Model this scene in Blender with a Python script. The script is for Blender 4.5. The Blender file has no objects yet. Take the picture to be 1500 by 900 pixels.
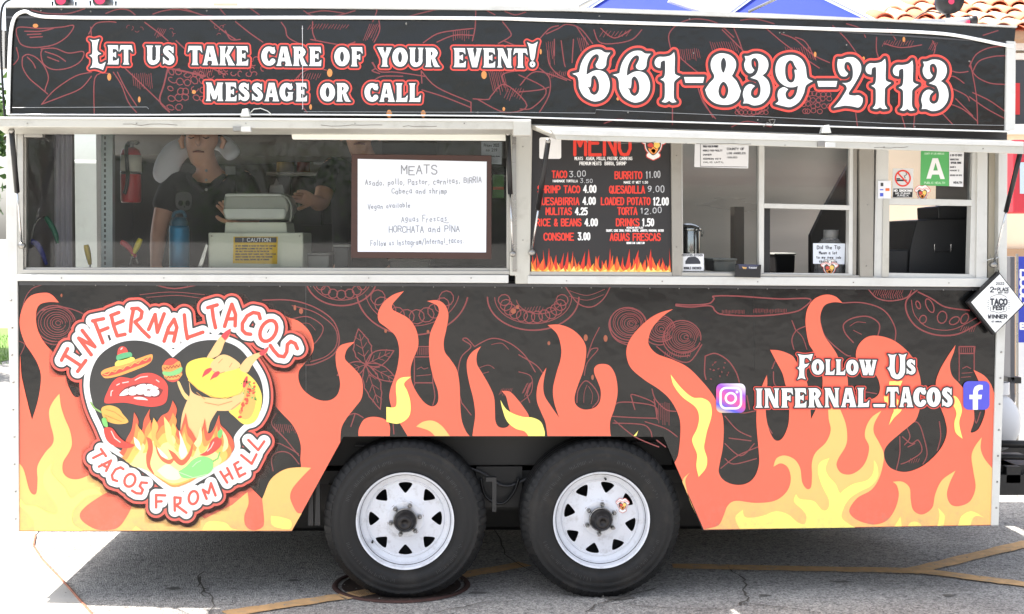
import bpy, math, random
import numpy as np
from mathutils import Vector, Matrix
from mathutils.geometry import tessellate_polygon
R = math.radians
random.seed(7); rng = np.random.default_rng(7)
sc = bpy.context.scene
# ---------------------------------------------------------------- camera
FPX = 2000.0
CAM = Vector((-0.31, -6.0, 1.6))
yaw, pitch, roll = R(3.0), R(-2.86), R(0.35)
fwd = Vector((math.sin(yaw)*math.cos(pitch), math.cos(yaw)*math.cos(pitch), math.sin(pitch)))
rgt = fwd.cross(Vector((0, 0, 1))).normalized()
up = rgt.cross(fwd).normalized()
r2 = (rgt*math.cos(roll) + up*math.sin(roll)).normalized()
u2 = (up*math.cos(roll) - rgt*math.sin(roll)).normalized()
cd = bpy.data.cameras.new('camera'); cam = bpy.data.objects.new('camera', cd)
sc.collection.objects.link(cam); sc.camera = cam
cd.sensor_width = 36; cd.lens = 36*FPX/1500; cd.clip_end = 2000; cd.clip_start = 0.05
M = Matrix.Identity(4)
for i in range(3):
    M[i][0] = r2[i]; M[i][1] = u2[i]; M[i][2] = -fwd[i]; M[i][3] = CAM[i]
cam.matrix_world = M
sc.render.resolution_x = 1024; sc.render.resolution_y = 614
# ---------------------------------------------------------------- light
SUNV = Vector((-0.42, 0.05, 1)).normalized()          # towards the sun
w = bpy.data.worlds.new('World'); sc.world = w; w.use_nodes = True
nt = w.node_tree; bg = nt.nodes['Background']
sky = nt.nodes.new('ShaderNodeTexSky'); sky.sky_type = 'NISHITA'; sky.sun_disc = False
sky.sun_elevation = math.asin(SUNV.z); sky.sun_rotation = math.atan2(SUNV.x, SUNV.y)
sky.air_density = 1.0; sky.dust_density = 3.0; sky.ozone_density = 1.0
hs = nt.nodes.new('ShaderNodeHueSaturation'); hs.inputs['Saturation'].default_value = .5      # thin white haze
nt.links.new(sky.outputs[0], hs.inputs['Color']); nt.links.new(hs.outputs[0], bg.inputs[0]); bg.inputs[1].default_value = 0.15
sl = bpy.data.lights.new('sun', 'SUN'); sl.energy = 4.5; sl.angle = R(0.5); sl.color = (1, .96, .9)
so = bpy.data.objects.new('sun', sl); sc.collection.objects.link(so)
so.rotation_euler = SUNV.to_track_quat('Z', 'Y').to_euler(); so.location = (0, 0, 20)
sc.view_settings.view_transform = 'Standard'; sc.view_settings.look = 'None'
sc.view_settings.gamma = 1; sc.view_settings.use_curve_mapping = False
sc.view_settings.exposure = 1.55
# ---------------------------------------------------------------- pixel -> place
def ray(px, py):
    return fwd + r2*((px-750)/FPX) + u2*((450-py)/FPX)
def P(px, py, Y=0.0):
    d = ray(px, py); t = (Y-CAM.y)/d.y
    return CAM + d*t
def G(px, py, z=0.0):
    d = ray(px, py); t = (z-CAM.z)/d.z
    return CAM + d*t
def Pn(X, Yp, Y=0.0):
    X = np.asarray(X, float); Yp = np.asarray(Yp, float)
    a = (X-750)/FPX; b = (450-Yp)/FPX
    dx = fwd.x + r2.x*a + u2.x*b; dy = fwd.y + r2.y*a + u2.y*b; dz = fwd.z + r2.z*a + u2.z*b
    t = (Y-CAM.y)/dy
    return np.stack([CAM.x+dx*t, CAM.y+dy*t, CAM.z+dz*t], -1)
# ---------------------------------------------------------------- materials
def lin(c):
    c = c/255.0
    return c/12.92 if c <= .04045 else ((c+.055)/1.055)**2.4
MC = {}
def mat(name, rgb=(128,128,128), rough=.5, metal=0, spec=.5, bump=0, bscale=200, var=0, vscale=5, coat=0, emit=None, trans=0, stretch=None, dirt=None):
    """procedural principled: colour noise of its own (var), fine relief (bump), dirt blotches"""
    if name in MC: return MC[name]
    m = bpy.data.materials.new(name); m.use_nodes = True; n = m.node_tree; b = n.nodes['Principled BSDF']
    c = tuple(lin(x) for x in rgb)+(1,)
    b.inputs['Base Color'].default_value = c; b.inputs['Roughness'].default_value = rough
    b.inputs['Metallic'].default_value = metal; b.inputs['Specular IOR Level'].default_value = spec
    b.inputs['Coat Weight'].default_value = coat; b.inputs['Coat Roughness'].default_value = .08
    tc = n.nodes.new('ShaderNodeTexCoord'); mp = n.nodes.new('ShaderNodeMapping')
    n.links.new(tc.outputs['Object'], mp.inputs[0])
    if stretch: mp.inputs['Scale'].default_value = stretch
    last = None
    if var:
        no = n.nodes.new('ShaderNodeTexNoise'); no.inputs['Scale'].default_value = vscale; no.inputs['Detail'].default_value = 6
        n.links.new(mp.outputs[0], no.inputs[0])
        mr = n.nodes.new('ShaderNodeMapRange'); mr.inputs[1].default_value = .3; mr.inputs[2].default_value = .7
        mr.inputs[3].default_value = 1-var; mr.inputs[4].default_value = 1+var
        n.links.new(no.outputs[0], mr.inputs[0])
        mx = n.nodes.new('ShaderNodeMix'); mx.data_type = 'RGBA'; mx.blend_type = 'MULTIPLY'; mx.inputs[0].default_value = 1
        mx.inputs[6].default_value = c; n.links.new(mr.outputs[0], mx.inputs[7]); last = mx.outputs[2]
        mr2 = n.nodes.new('ShaderNodeMapRange'); mr2.inputs[3].default_value = max(0, rough-.12); mr2.inputs[4].default_value = min(1, rough+.12)
        n.links.new(no.outputs[0], mr2.inputs[0]); n.links.new(mr2.outputs[0], b.inputs['Roughness'])
    if dirt:
        dc, amt, ds = dirt
        no = n.nodes.new('ShaderNodeTexNoise'); no.inputs['Scale'].default_value = ds; no.inputs['Detail'].default_value = 9; no.inputs['Roughness'].default_value = .7
        n.links.new(mp.outputs[0], no.inputs[0])
        mr = n.nodes.new('ShaderNodeMapRange'); mr.inputs[1].default_value = .52; mr.inputs[2].default_value = .75; mr.inputs[4].default_value = amt
        n.links.new(no.outputs[0], mr.inputs[0])
        mx = n.nodes.new('ShaderNodeMix'); mx.data_type = 'RGBA'
        mx.inputs[6].default_value = c
        if last: n.links.new(last, mx.inputs[6])
        mx.inputs[7].default_value = tuple(lin(x) for x in dc)+(1,)
        n.links.new(mr.outputs[0], mx.inputs[0]); last = mx.outputs[2]
    if last: n.links.new(last, b.inputs['Base Color'])
    if bump:
        nb = n.nodes.new('ShaderNodeTexNoise'); nb.inputs['Scale'].default_value = bscale; nb.inputs['Detail'].default_value = 4
        n.links.new(mp.outputs[0], nb.inputs[0])
        bp = n.nodes.new('ShaderNodeBump'); bp.inputs['Strength'].default_value = bump; bp.inputs['Distance'].default_value = .004
        n.links.new(nb.outputs[0], bp.inputs['Height']); n.links.new(bp.outputs[0], b.inputs['Normal'])
    if trans:
        b.inputs['Transmission Weight'].default_value = trans
    if emit:
        b.inputs['Emission Color'].default_value = tuple(lin(x) for x in rgb)+(1,); b.inputs['Emission Strength'].default_value = emit
    MC[name] = m; return m
def vinyl(rgb, name=None, rough=.33):
    """printed vinyl film: slightly wavy gloss"""
    k = name or 'vinyl_%d_%d_%d' % tuple(rgb)
    if k in MC: return MC[k]
    m = mat(k, rgb, rough, 0, .6, var=.035, vscale=3, coat=.35)
    m.node_tree.nodes['Principled BSDF'].inputs['Coat Roughness'].default_value = .25
    n = m.node_tree; b = n.nodes['Principled BSDF']
    tc = n.nodes.new('ShaderNodeTexCoord'); nb = n.nodes.new('ShaderNodeTexNoise'); nb.inputs['Scale'].default_value = 5
    nb.inputs['Detail'].default_value = 3; n.links.new(tc.outputs['Object'], nb.inputs[0])
    bp = n.nodes.new('ShaderNodeBump'); bp.inputs['Strength'].default_value = .4; bp.inputs['Distance'].default_value = .014
    # road film thrown up along the bottom edge, broken up by noise
    sp = n.nodes.new('ShaderNodeSeparateXYZ'); n.links.new(tc.outputs['Object'], sp.inputs[0])
    mz = n.nodes.new('ShaderNodeMapRange'); mz.inputs[1].default_value = .31; mz.inputs[2].default_value = .50; mz.inputs[3].default_value = 1; mz.inputs[4].default_value = 0; n.links.new(sp.outputs[2], mz.inputs[0])
    nd = n.nodes.new('ShaderNodeTexNoise'); nd.inputs['Scale'].default_value = 16; nd.inputs['Detail'].default_value = 9; nd.inputs['Roughness'].default_value = .75; n.links.new(tc.outputs['Object'], nd.inputs[0])
    mn = n.nodes.new('ShaderNodeMapRange'); mn.inputs[1].default_value = .45; mn.inputs[2].default_value = .75; mn.inputs[4].default_value = .55; n.links.new(nd.outputs[0], mn.inputs[0])
    mm = n.nodes.new('ShaderNodeMath'); mm.operation = 'MULTIPLY'; n.links.new(mz.outputs[0], mm.inputs[0]); n.links.new(mn.outputs[0], mm.inputs[1])
    lk = b.inputs['Base Color'].links[0].from_socket; md = n.nodes.new('ShaderNodeMix'); md.data_type = 'RGBA'
    n.links.new(mm.outputs[0], md.inputs[0]); n.links.new(lk, md.inputs[6]); md.inputs[7].default_value = (.25,.21,.17,1); n.links.new(md.outputs[2], b.inputs['Base Color'])
    n.links.new(nb.outputs[0], bp.inputs['Height']); n.links.new(bp.outputs[0], b.inputs['Normal'])
    return m
def glass_mat():
    m = bpy.data.materials.new('window_glass'); m.use_nodes = True; n = m.node_tree; n.nodes.clear()
    o = n.nodes.new('ShaderNodeOutputMaterial'); t = n.nodes.new('ShaderNodeBsdfTransparent'); g = n.nodes.new('ShaderNodeBsdfGlossy')
    t.inputs[0].default_value = (.86, .87, .86, 1); g.inputs['Roughness'].default_value = .02; g.inputs[0].default_value=(.6,.6,.6,1)
    f = n.nodes.new('ShaderNodeFresnel'); f.inputs[0].default_value = 1.45; mx = n.nodes.new('ShaderNodeMixShader')
    d = n.nodes.new('ShaderNodeBsdfDiffuse'); d.inputs[0].default_value = (.6,.6,.6,1)      # dust film
    tc = n.nodes.new('ShaderNodeTexCoord'); no = n.nodes.new('ShaderNodeTexNoise'); no.inputs['Scale'].default_value = 3; no.inputs['Detail'].default_value = 8
    n.links.new(tc.outputs['Object'], no.inputs[0])
    mr = n.nodes.new('ShaderNodeMapRange'); mr.inputs[1].default_value=.35; mr.inputs[2].default_value=.75; mr.inputs[3].default_value=.002; mr.inputs[4].default_value=.022
    n.links.new(no.outputs[0], mr.inputs[0]); m2 = n.nodes.new('ShaderNodeMixShader')
    n.links.new(mr.outputs[0], m2.inputs[0]); n.links.new(t.outputs[0], m2.inputs[1]); n.links.new(d.outputs[0], m2.inputs[2])
    n.links.new(f.outputs[0], mx.inputs[0]); n.links.new(m2.outputs[0], mx.inputs[1]); n.links.new(g.outputs[0], mx.inputs[2])
    n.links.new(mx.outputs[0], o.inputs[0]); return m
# ---------------------------------------------------------------- objects
def tag(o, label=None, cat=None, group=None, kind=None):
    if label: o['label'] = label
    if cat: o['category'] = cat
    if group: o['group'] = group
    if kind: o['kind'] = kind
    return o
def setpar(o, parent):
    if parent is not None:
        o.parent = parent
        b = parent; L = Vector((0, 0, 0))
        while b is not None: L = L + Vector(b.location); b = b.parent
        o.location = Vector(o.location) - L if o.type == 'EMPTY' else -L + Vector(o.location)
def thing(name, loc, label, cat, group=None):
    o = bpy.data.objects.new(name, None); sc.collection.objects.link(o); o.location = loc; o.empty_display_size = .1
    return tag(o, label, cat, group)
def obj(name, v, f, m, parent=None, smooth=False, bevel=0, **tg):
    me = bpy.data.meshes.new(name); me.from_pydata([tuple(map(float, q)) for q in v], [], [tuple(map(int, q)) for q in f]); me.validate(); me.update()
    ms = m if isinstance(m, (list, tuple)) else [m]
    for q in ms: me.materials.append(q)
    if smooth:
        for p in me.polygons: p.use_smooth = True
    o = bpy.data.objects.new(name, me); sc.collection.objects.link(o); setpar(o, parent)
    if bevel:
        b = o.modifiers.new('bevel', 'BEVEL'); b.width = bevel; b.segments = 2; b.limit_method = 'ANGLE'
    if tg: tag(o, **tg)
    return o
class MB:
    def __init__(s): s.v = []; s.f = []
    def add(s, v, f):
        k = len(s.v); s.v += [tuple(q) for q in v]; s.f += [tuple(i+k for i in q) for q in f]; return s
    def box(s, a, b):
        x0, y0, z0 = a; x1, y1, z1 = b
        return s.add([(x0,y0,z0),(x1,y0,z0),(x1,y1,z0),(x0,y1,z0),(x0,y0,z1),(x1,y0,z1),(x1,y1,z1),(x0,y1,z1)],
              [(0,3,2,1),(4,5,6,7),(0,1,5,4),(1,2,6,5),(2,3,7,6),(3,0,4,7)])
    def tube(s, pts, r, n=10, cap=True):
        pts = [Vector(p) for p in pts]; rs = r if isinstance(r, (list, tuple)) else [r]*len(pts)
        vs = []; fs = []; a = None
        for i, p in enumerate(pts):
            t = (pts[min(i+1, len(pts)-1)] - pts[max(i-1, 0)]).normalized()
            if a is None: a = t.orthogonal().normalized()
            a = (a - t*a.dot(t)).normalized(); b = t.cross(a)
            for k in range(n):
                q = 2*math.pi*k/n; vs.append(p + (a*math.cos(q)+b*math.sin(q))*rs[i])
        for i in range(len(pts)-1):
            for k in range(n): fs.append((i*n+k, i*n+(k+1)%n, (i+1)*n+(k+1)%n, (i+1)*n+k))
        if cap: fs.append(tuple(range(n))[::-1]); fs.append(tuple((len(pts)-1)*n+k for k in range(n)))
        return s.add(vs, fs)
    def lathe(s, prof, c, axis='z', n=32):
        """prof: (radius, height) list"""
        vs = []; fs = []
        for (r, h) in prof:
            for k in range(n):
                q = 2*math.pi*k/n; x, y = r*math.cos(q), r*math.sin(q)
                vs.append((c[0]+x, c[1]+y, c[2]+h) if axis == 'z' else (c[0]+x, c[1]+h, c[2]+y) if axis == 'y' else (c[0]+h, c[1]+x, c[2]+y))
        for i in range(len(prof)-1):
            for k in range(n): fs.append((i*n+k, i*n+(k+1)%n, (i+1)*n+(k+1)%n, (i+1)*n+k))
        return s.add(vs, fs)
    def ppx(s, pts, Yf, Yb):
        """straight prism whose front outline is drawn in photo pixels on the plane y=Yf"""
        fr = [P(x, y, Yf) for x, y in pts]; n = len(fr)
        bk = [Vector((p.x, Yb, p.z)) for p in fr]
        k = len(s.v); s.v += [tuple(p) for p in fr+bk]
        tris = tessellate_polygon([fr])
        for t in tris:
            s.f.append(tuple(i+k for i in t)); s.f.append(tuple(i+n+k for i in t[::-1]))
        for i in range(n): s.f.append((k+i, k+(i+1)%n, k+n+(i+1)%n, k+n+i))
        return s
    def rpx(s, x0, y0, x1, y1, Yf, Yb): return s.ppx([(x0,y0),(x1,y0),(x1,y1),(x0,y1)], Yf, Yb)
    def build(s, name, m, parent=None, **k): return obj(name, s.v, s.f, m, parent, **k)
def fixn(o):
    import bmesh
    b = bmesh.new(); b.from_mesh(o.data); bmesh.ops.recalc_face_normals(b, faces=b.faces); b.to_mesh(o.data); b.free(); return o
# ---------------------------------------------------------------- outlines and signed-distance lettering
def smooth(pts, n=6, closed=True):
    """Catmull-Rom through points; (x,y,1) marks a sharp corner"""
    N = len(pts); out = []
    for i in range(N if closed else N-1):
        p1 = pts[i]; p2 = pts[(i+1) % N]
        c1 = len(p1) > 2; c2 = len(p2) > 2
        p0 = pts[(i-1) % N] if closed or i > 0 else p1
        p3 = pts[(i+2) % N] if closed or i+2 < N else p2
        if c1: p0 = p1
        if c2: p3 = p2
        for k in range(n):
            t = k/n; t2 = t*t; t3 = t2*t
            out.append(tuple(.5*((2*p1[j]) + (-p0[j]+p2[j])*t + (2*p0[j]-5*p1[j]+4*p2[j]-p3[j])*t2 + (-p0[j]+3*p1[j]-3*p2[j]+p3[j])*t3) for j in (0, 1)))
    if not closed: out.append(tuple(pts[-1][:2]))
    return out
def filled(name, loops, m, parent, Y=0.0, sm=True, **tg):
    """flat printed shape; first loop outline, others holes, photo pixels on the plane y=Y"""
    L = [smooth(l, 5) if sm else [p[:2] for p in l] for l in loops]
    vv = [[Vector((p[0], -p[1], 0)) for p in l] for l in L]
    flat = [p for l in L for p in l]
    tr = tessellate_polygon(vv)
    a = np.array(flat); v = Pn(a[:, 0], a[:, 1], Y)
    tr = [t if ((a[t[1]]-a[t[0]])[0]*(a[t[2]]-a[t[0]])[1]-(a[t[1]]-a[t[0]])[1]*(a[t[2]]-a[t[0]])[0]) < 0 else t[::-1] for t in tr]
    return obj(name, v, tr, m, parent, **tg)
class SDF:
    def __init__(s, x0, y0, x1, y1, res=3.0, marg=10):
        s.x0, s.y0, s.res, s.marg = x0, y0, res, marg
        s.nx = int((x1-x0)*res)+1; s.ny = int((y1-y0)*res)+1
        s.X = x0+np.arange(s.nx)/res; s.Yy = y0+np.arange(s.ny)/res
        s.d = np.full((s.ny, s.nx), 99.0, np.float32)
    def win(s, xa, ya, xb, yb):
        m = s.marg
        i0 = max(0, int((xa-m-s.x0)*s.res)); i1 = min(s.nx, int((xb+m-s.x0)*s.res)+2)
        j0 = max(0, int((ya-m-s.y0)*s.res)); j1 = min(s.ny, int((yb+m-s.y0)*s.res)+2)
        return i0, i1, j0, j1
    def seg(s, p, q, r0, r1=None):
        r1 = r0 if r1 is None else r1; rm = max(r0, r1)
        i0, i1, j0, j1 = s.win(min(p[0],q[0])-rm, min(p[1],q[1])-rm, max(p[0],q[0])+rm, max(p[1],q[1])+rm)
        if i1 <= i0 or j1 <= j0: return
        x = s.X[None, i0:i1]-p[0]; y = s.Yy[j0:j1, None]-p[1]; dx = q[0]-p[0]; dy = q[1]-p[1]; L = dx*dx+dy*dy+1e-9
        t = np.clip((x*dx+y*dy)/L, 0, 1); D = np.sqrt((x-t*dx)**2+(y-t*dy)**2)-(r0+(r1-r0)*t)
        w_ = s.d[j0:j1, i0:i1]; np.minimum(w_, D, out=w_)
    def path(s, pts, r, closed=False):
        rs = r if isinstance(r, (list, tuple)) else None
        n = len(pts)
        for i in range(n if closed else n-1):
            j = (i+1) % n
            s.seg(pts[i], pts[j], rs[i] if rs else r, rs[j] if rs else r)
    def curve(s, pts, r, n=4, closed=False):
        rr = [p[2] if len(p) > 2 else r for p in pts]
        q = smooth([p[:2] for p in pts], n, closed); m = len(q)
        f = [np.interp(k/n, range(len(rr)+1), rr+[rr[0]]) for k in range(m)]
        s.path(q, f, closed)
    def polysd(s, pts, i0, i1, j0, j1):
        x = s.X[None, i0:i1]; y = s.Yy[j0:j1, None]; D = np.full((j1-j0, i1-i0), 1e9); ins = np.zeros(D.shape, bool)
        n = len(pts)
        for i in range(n):
            ax, ay = pts[i]; bx, by = pts[(i+1) % n]; dx = bx-ax; dy = by-ay; L = dx*dx+dy*dy+1e-12
            t = np.clip(((x-ax)*dx+(y-ay)*dy)/L, 0, 1)
            D = np.minimum(D, (x-ax-t*dx)**2+(y-ay-t*dy)**2)
            if ay != by:
                c = ((ay > y) != (by > y)) & (x < (bx-ax)*(y-ay)/(by-ay)+ax); ins ^= c
        D = np.sqrt(D); return np.where(ins, -D, D)
    def poly(s, pts, cut=False):
        a = np.array([p[:2] for p in pts]); i0, i1, j0, j1 = s.win(a[:,0].min(), a[:,1].min(), a[:,0].max(), a[:,1].max())
        if i1 <= i0 or j1 <= j0: return
        D = s.polysd([p[:2] for p in pts], i0, i1, j0, j1); w_ = s.d[j0:j1, i0:i1]
        if cut: np.maximum(w_, -D, out=w_)
        else: np.minimum(w_, D, out=w_)
    def mesh(s, name, off, m, parent, Y=0.0, field=None, tf=None, merge=True, **tg):
        D = (s.d if field is None else field) - off
        ins = D < 0; V = []; F = []; vi = {}
        def vid(x, y):
            k = (round(x*512), round(y*512))
            if k not in vi: vi[k] = len(V); V.append((x, y))
            return vi[k]
        c = ins[:-1,:-1].astype(int)+ins[:-1,1:]+ins[1:,:-1]+ins[1:,1:]
        full = c == 4
        for j in np.nonzero(full.any(1))[0]:
            row = full[j]
            if merge:
                e = np.diff(np.concatenate([[0], row.astype(int), [0]])); st = np.nonzero(e == 1)[0]; en = np.nonzero(e == -1)[0]
            else: st = np.nonzero(row)[0]; en = st+1
            for a, b in zip(st, en): F.append((vid(a, j), vid(a, j+1), vid(b, j+1), vid(b, j)))
        js, is_ = np.nonzero((c > 0) & (c < 4))
        cs = [(0,0),(0,1),(1,1),(1,0)]
        for j, i in zip(js.tolist(), is_.tolist()):
            dv = [D[j+b, i+a] for a, b in cs]; pl = []
            for k in range(4):
                a, b = cs[k]; a2, b2 = cs[(k+1) % 4]; d0, d1 = dv[k], dv[(k+1) % 4]
                if d0 < 0: pl.append((i+a, j+b))
                if (d0 < 0) != (d1 < 0):
                    t = d0/(d0-d1); pl.append((i+a+(a2-a)*t, j+b+(b2-b)*t))
            ids = [vid(*q) for q in pl]; ids2 = [q for k, q in enumerate(ids) if q != ids[k-1]]
            if len(ids2) >= 3: F.append(tuple(ids2))
        if not V: return None
        a = np.array(V, float); x = s.x0+a[:,0]/s.res; y = s.y0+a[:,1]/s.res
        v = tf(x, y) if tf else Pn(x, y, Y)
        me = bpy.data.meshes.new(name); me.from_pydata(v.tolist(), [], F); me.materials.append(m); me.update()
        o = bpy.data.objects.new(name, me); sc.collection.objects.link(o); setpar(o, parent)
        if tg: tag(o, **tg)
        return o
def ell(cx, cy, rx, ry, rot=0, a0=0, a1=360, n=24):
    c, s_ = math.cos(R(rot)), math.sin(R(rot)); o = []
    for k in range(n+1):
        q = R(a0+(a1-a0)*k/n); x, y = rx*math.cos(q), ry*math.sin(q); o.append((cx+x*c-y*s_, cy+x*s_+y*c))
    return o
# ---------------------------------------------------------------- western lettering (cap height 1, y up)
def _st(x, w_=.25, y0=0, y1=1, f=.065):
    h = w_/2
    return ('P', [(x-h-f,y0),(x-h-.01,y0+.09),(x-h,y0+.2),(x-h,y1-.2),(x-h-.01,y1-.09),(x-h-f,y1),(x+h+f,y1),(x+h+.01,y1-.09),(x+h,y1-.2),(x+h,y0+.2),(x+h+.01,y0+.09),(x+h+f,y0)])
def _arc(cx, cy, rx, ry, a0, a1, rs, rt, n=14):
    o = []
    for k in range(n+1):
        q = R(a0+(a1-a0)*k/n); o.append((cx+rx*math.cos(q), cy+ry*math.sin(q), rt+(rs-rt)*abs(math.cos(q))))
    return ('S', o)
_V = [(-.03,1),(.35,1),(.31,.92),(.42,.42),(.53,.92),(.49,1),(.81,1),(.76,.92),(.54,0),(.27,0),(.02,.92)]
WG = {
 'E': (.70, [_st(.2), ('P',[(.1,1),(.64,1),(.67,.66),(.55,.79),(.3,.82)]), ('P',[(.2,.59),(.42,.6),(.53,.68),(.53,.34),(.42,.42),(.2,.43)]), ('P',[(.1,0),(.67,0),(.69,.34),(.56,.21),(.3,.18)])]),
 'F': (.66, [_st(.2), ('P',[(.1,1),(.64,1),(.67,.64),(.55,.79),(.3,.82)]), ('P',[(.2,.57),(.42,.58),(.53,.66),(.53,.32),(.42,.4),(.2,.41)])]),
 'L': (.66, [_st(.2), ('P',[(.1,0),(.64,0),(.68,.38),(.55,.22),(.3,.18)])]),
 'T': (.72, [_st(.36), ('P',[(.02,1),(.70,1),(.76,.64),(.63,.79),(.09,.79),(-.04,.64)])]),
 'I': (.38, [_st(.19, .25, f=.08)]),
 'A': (.82, [('P',[(-.02,0),(.27,0),(.235,.1),(.27,.24),(.49,.24),(.51,.1),(.46,0),(.86,0),(.81,.1),(.58,1),(.25,1),(.05,.1)]), ('C',[(.315,.42),(.38,.76),(.455,.42)])]),
 'V': (.78, [('P', _V)]),
 'W': (1.18, [('P', _V), ('P', [(x+.4, y) for x, y in _V])]),
 'M': (1.08, [_st(.17,.18), _st(.87,.24), ('P',[(.05,1),(.34,1),(.54,.5),(.74,1),(.98,1),(.62,.1),(.44,.1)])]),
 'N': (.88, [_st(.16,.15), _st(.71,.16), ('P',[(.03,1),(.35,1),(.79,0),(.56,0),(.12,.9)])]),
 'K': (.84, [_st(.2), ('P',[(.3,.42),(.5,.9),(.46,1),(.83,1),(.76,.91),(.52,.52)]), ('P',[(.32,.6),(.52,.58),(.78,.12),(.88,0),(.5,0),(.5,.1)])]),
 'R': (.82, [_st(.2), ('S',[(.24,.9,.09),(.45,.89,.11),(.57,.73,.135),(.46,.53,.1),(.24,.5,.08)]), ('P',[(.34,.52),(.54,.5),(.74,.1),(.85,0),(.55,0),(.48,.08)])]),
 'U': (.82, [('P',[(0,1),(.39,1),(.335,.9),(.33,.3),(.08,.3),(.07,.9)]), ('P',[(.49,1),(.82,1),(.76,.9),(.745,.3),(.56,.3),(.555,.9)]), ('S',[(.2,.42,.125),(.21,.24,.125),(.3,.13,.125),(.42,.11,.11),(.56,.16,.1),(.645,.28,.1),(.65,.42,.1)])]),
 'O': (.84, [_arc(.42,.5,.27,.39,0,360,.15,.105,20)]),
 'C': (.76, [_arc(.42,.5,.27,.39,42,318,.15,.105,16), ('P',[(.55,.9),(.72,.98),(.71,.6),(.6,.7)]), ('P',[(.55,.1),(.62,.3),(.74,.34),(.66,.1)])]),
 'G': (.86, [_arc(.42,.5,.27,.39,42,318,.15,.105,16), ('P',[(.55,.9),(.72,.98),(.71,.62),(.6,.7)]), ('P',[(.44,.5),(.82,.5),(.76,.42),(.76,.08),(.58,.04),(.52,.2),(.52,.42)])]),
 'S': (.72, [('S',[(.53,.8,.085),(.4,.895,.1),(.25,.85,.125),(.19,.72,.13),(.27,.6,.13),(.42,.49,.135),(.53,.36,.135),(.52,.2,.13),(.4,.11,.11),(.24,.14,.09),(.15,.22,.08)]), ('P',[(.5,.86),(.63,.97),(.63,.6),(.54,.66)]), ('P',[(.05,.03),(.05,.42),(.15,.34),(.2,.14)])]),
 'Y': (.76, [('P',[(-.03,1),(.34,1),(.31,.92),(.42,.66),(.51,.92),(.48,1),(.8,1),(.75,.92),(.53,.42),(.53,.1),(.6,0),(.2,0),(.28,.1),(.28,.42),(.03,.92)])]),
 '_': (.6, [('P',[(.03,.0),(.57,.0),(.6,.19),(.0,.19)])]),
}
def wword(S, txt, x0, x1, yb0, yb1, h):
    """set a word between pixel x0..x1, baseline yb0..yb1, cap height h"""
    tot = sum(WG[c][0] for c in txt)+.07*(len(txt)-1); k = (x1-x0)/tot; cx = 0
    def T(p):
        x = x0+(cx+p[0])*k; y = yb0+(yb1-yb0)*(x-x0)/max(1, x1-x0)-p[1]*h; return (x, y)
    for c in txt:
        for kind, pts in WG[c][1]:
            if kind == 'P': S.poly([T(p) for p in pts])
        for kind, pts in WG[c][1]:
            if kind == 'S':
                q = smooth([(p[0], p[1]) for p in pts], 3, False); rs = np.interp(np.arange(len(q))/3, range(len(pts)), [p[2] for p in pts])
                S.path([T(p) for p in q], [float(r)*(h*.55+k*.45) for r in rs])
            if kind == 'C': S.poly([T(p) for p in pts], cut=True)
        cx += WG[c][0]+.07
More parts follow.
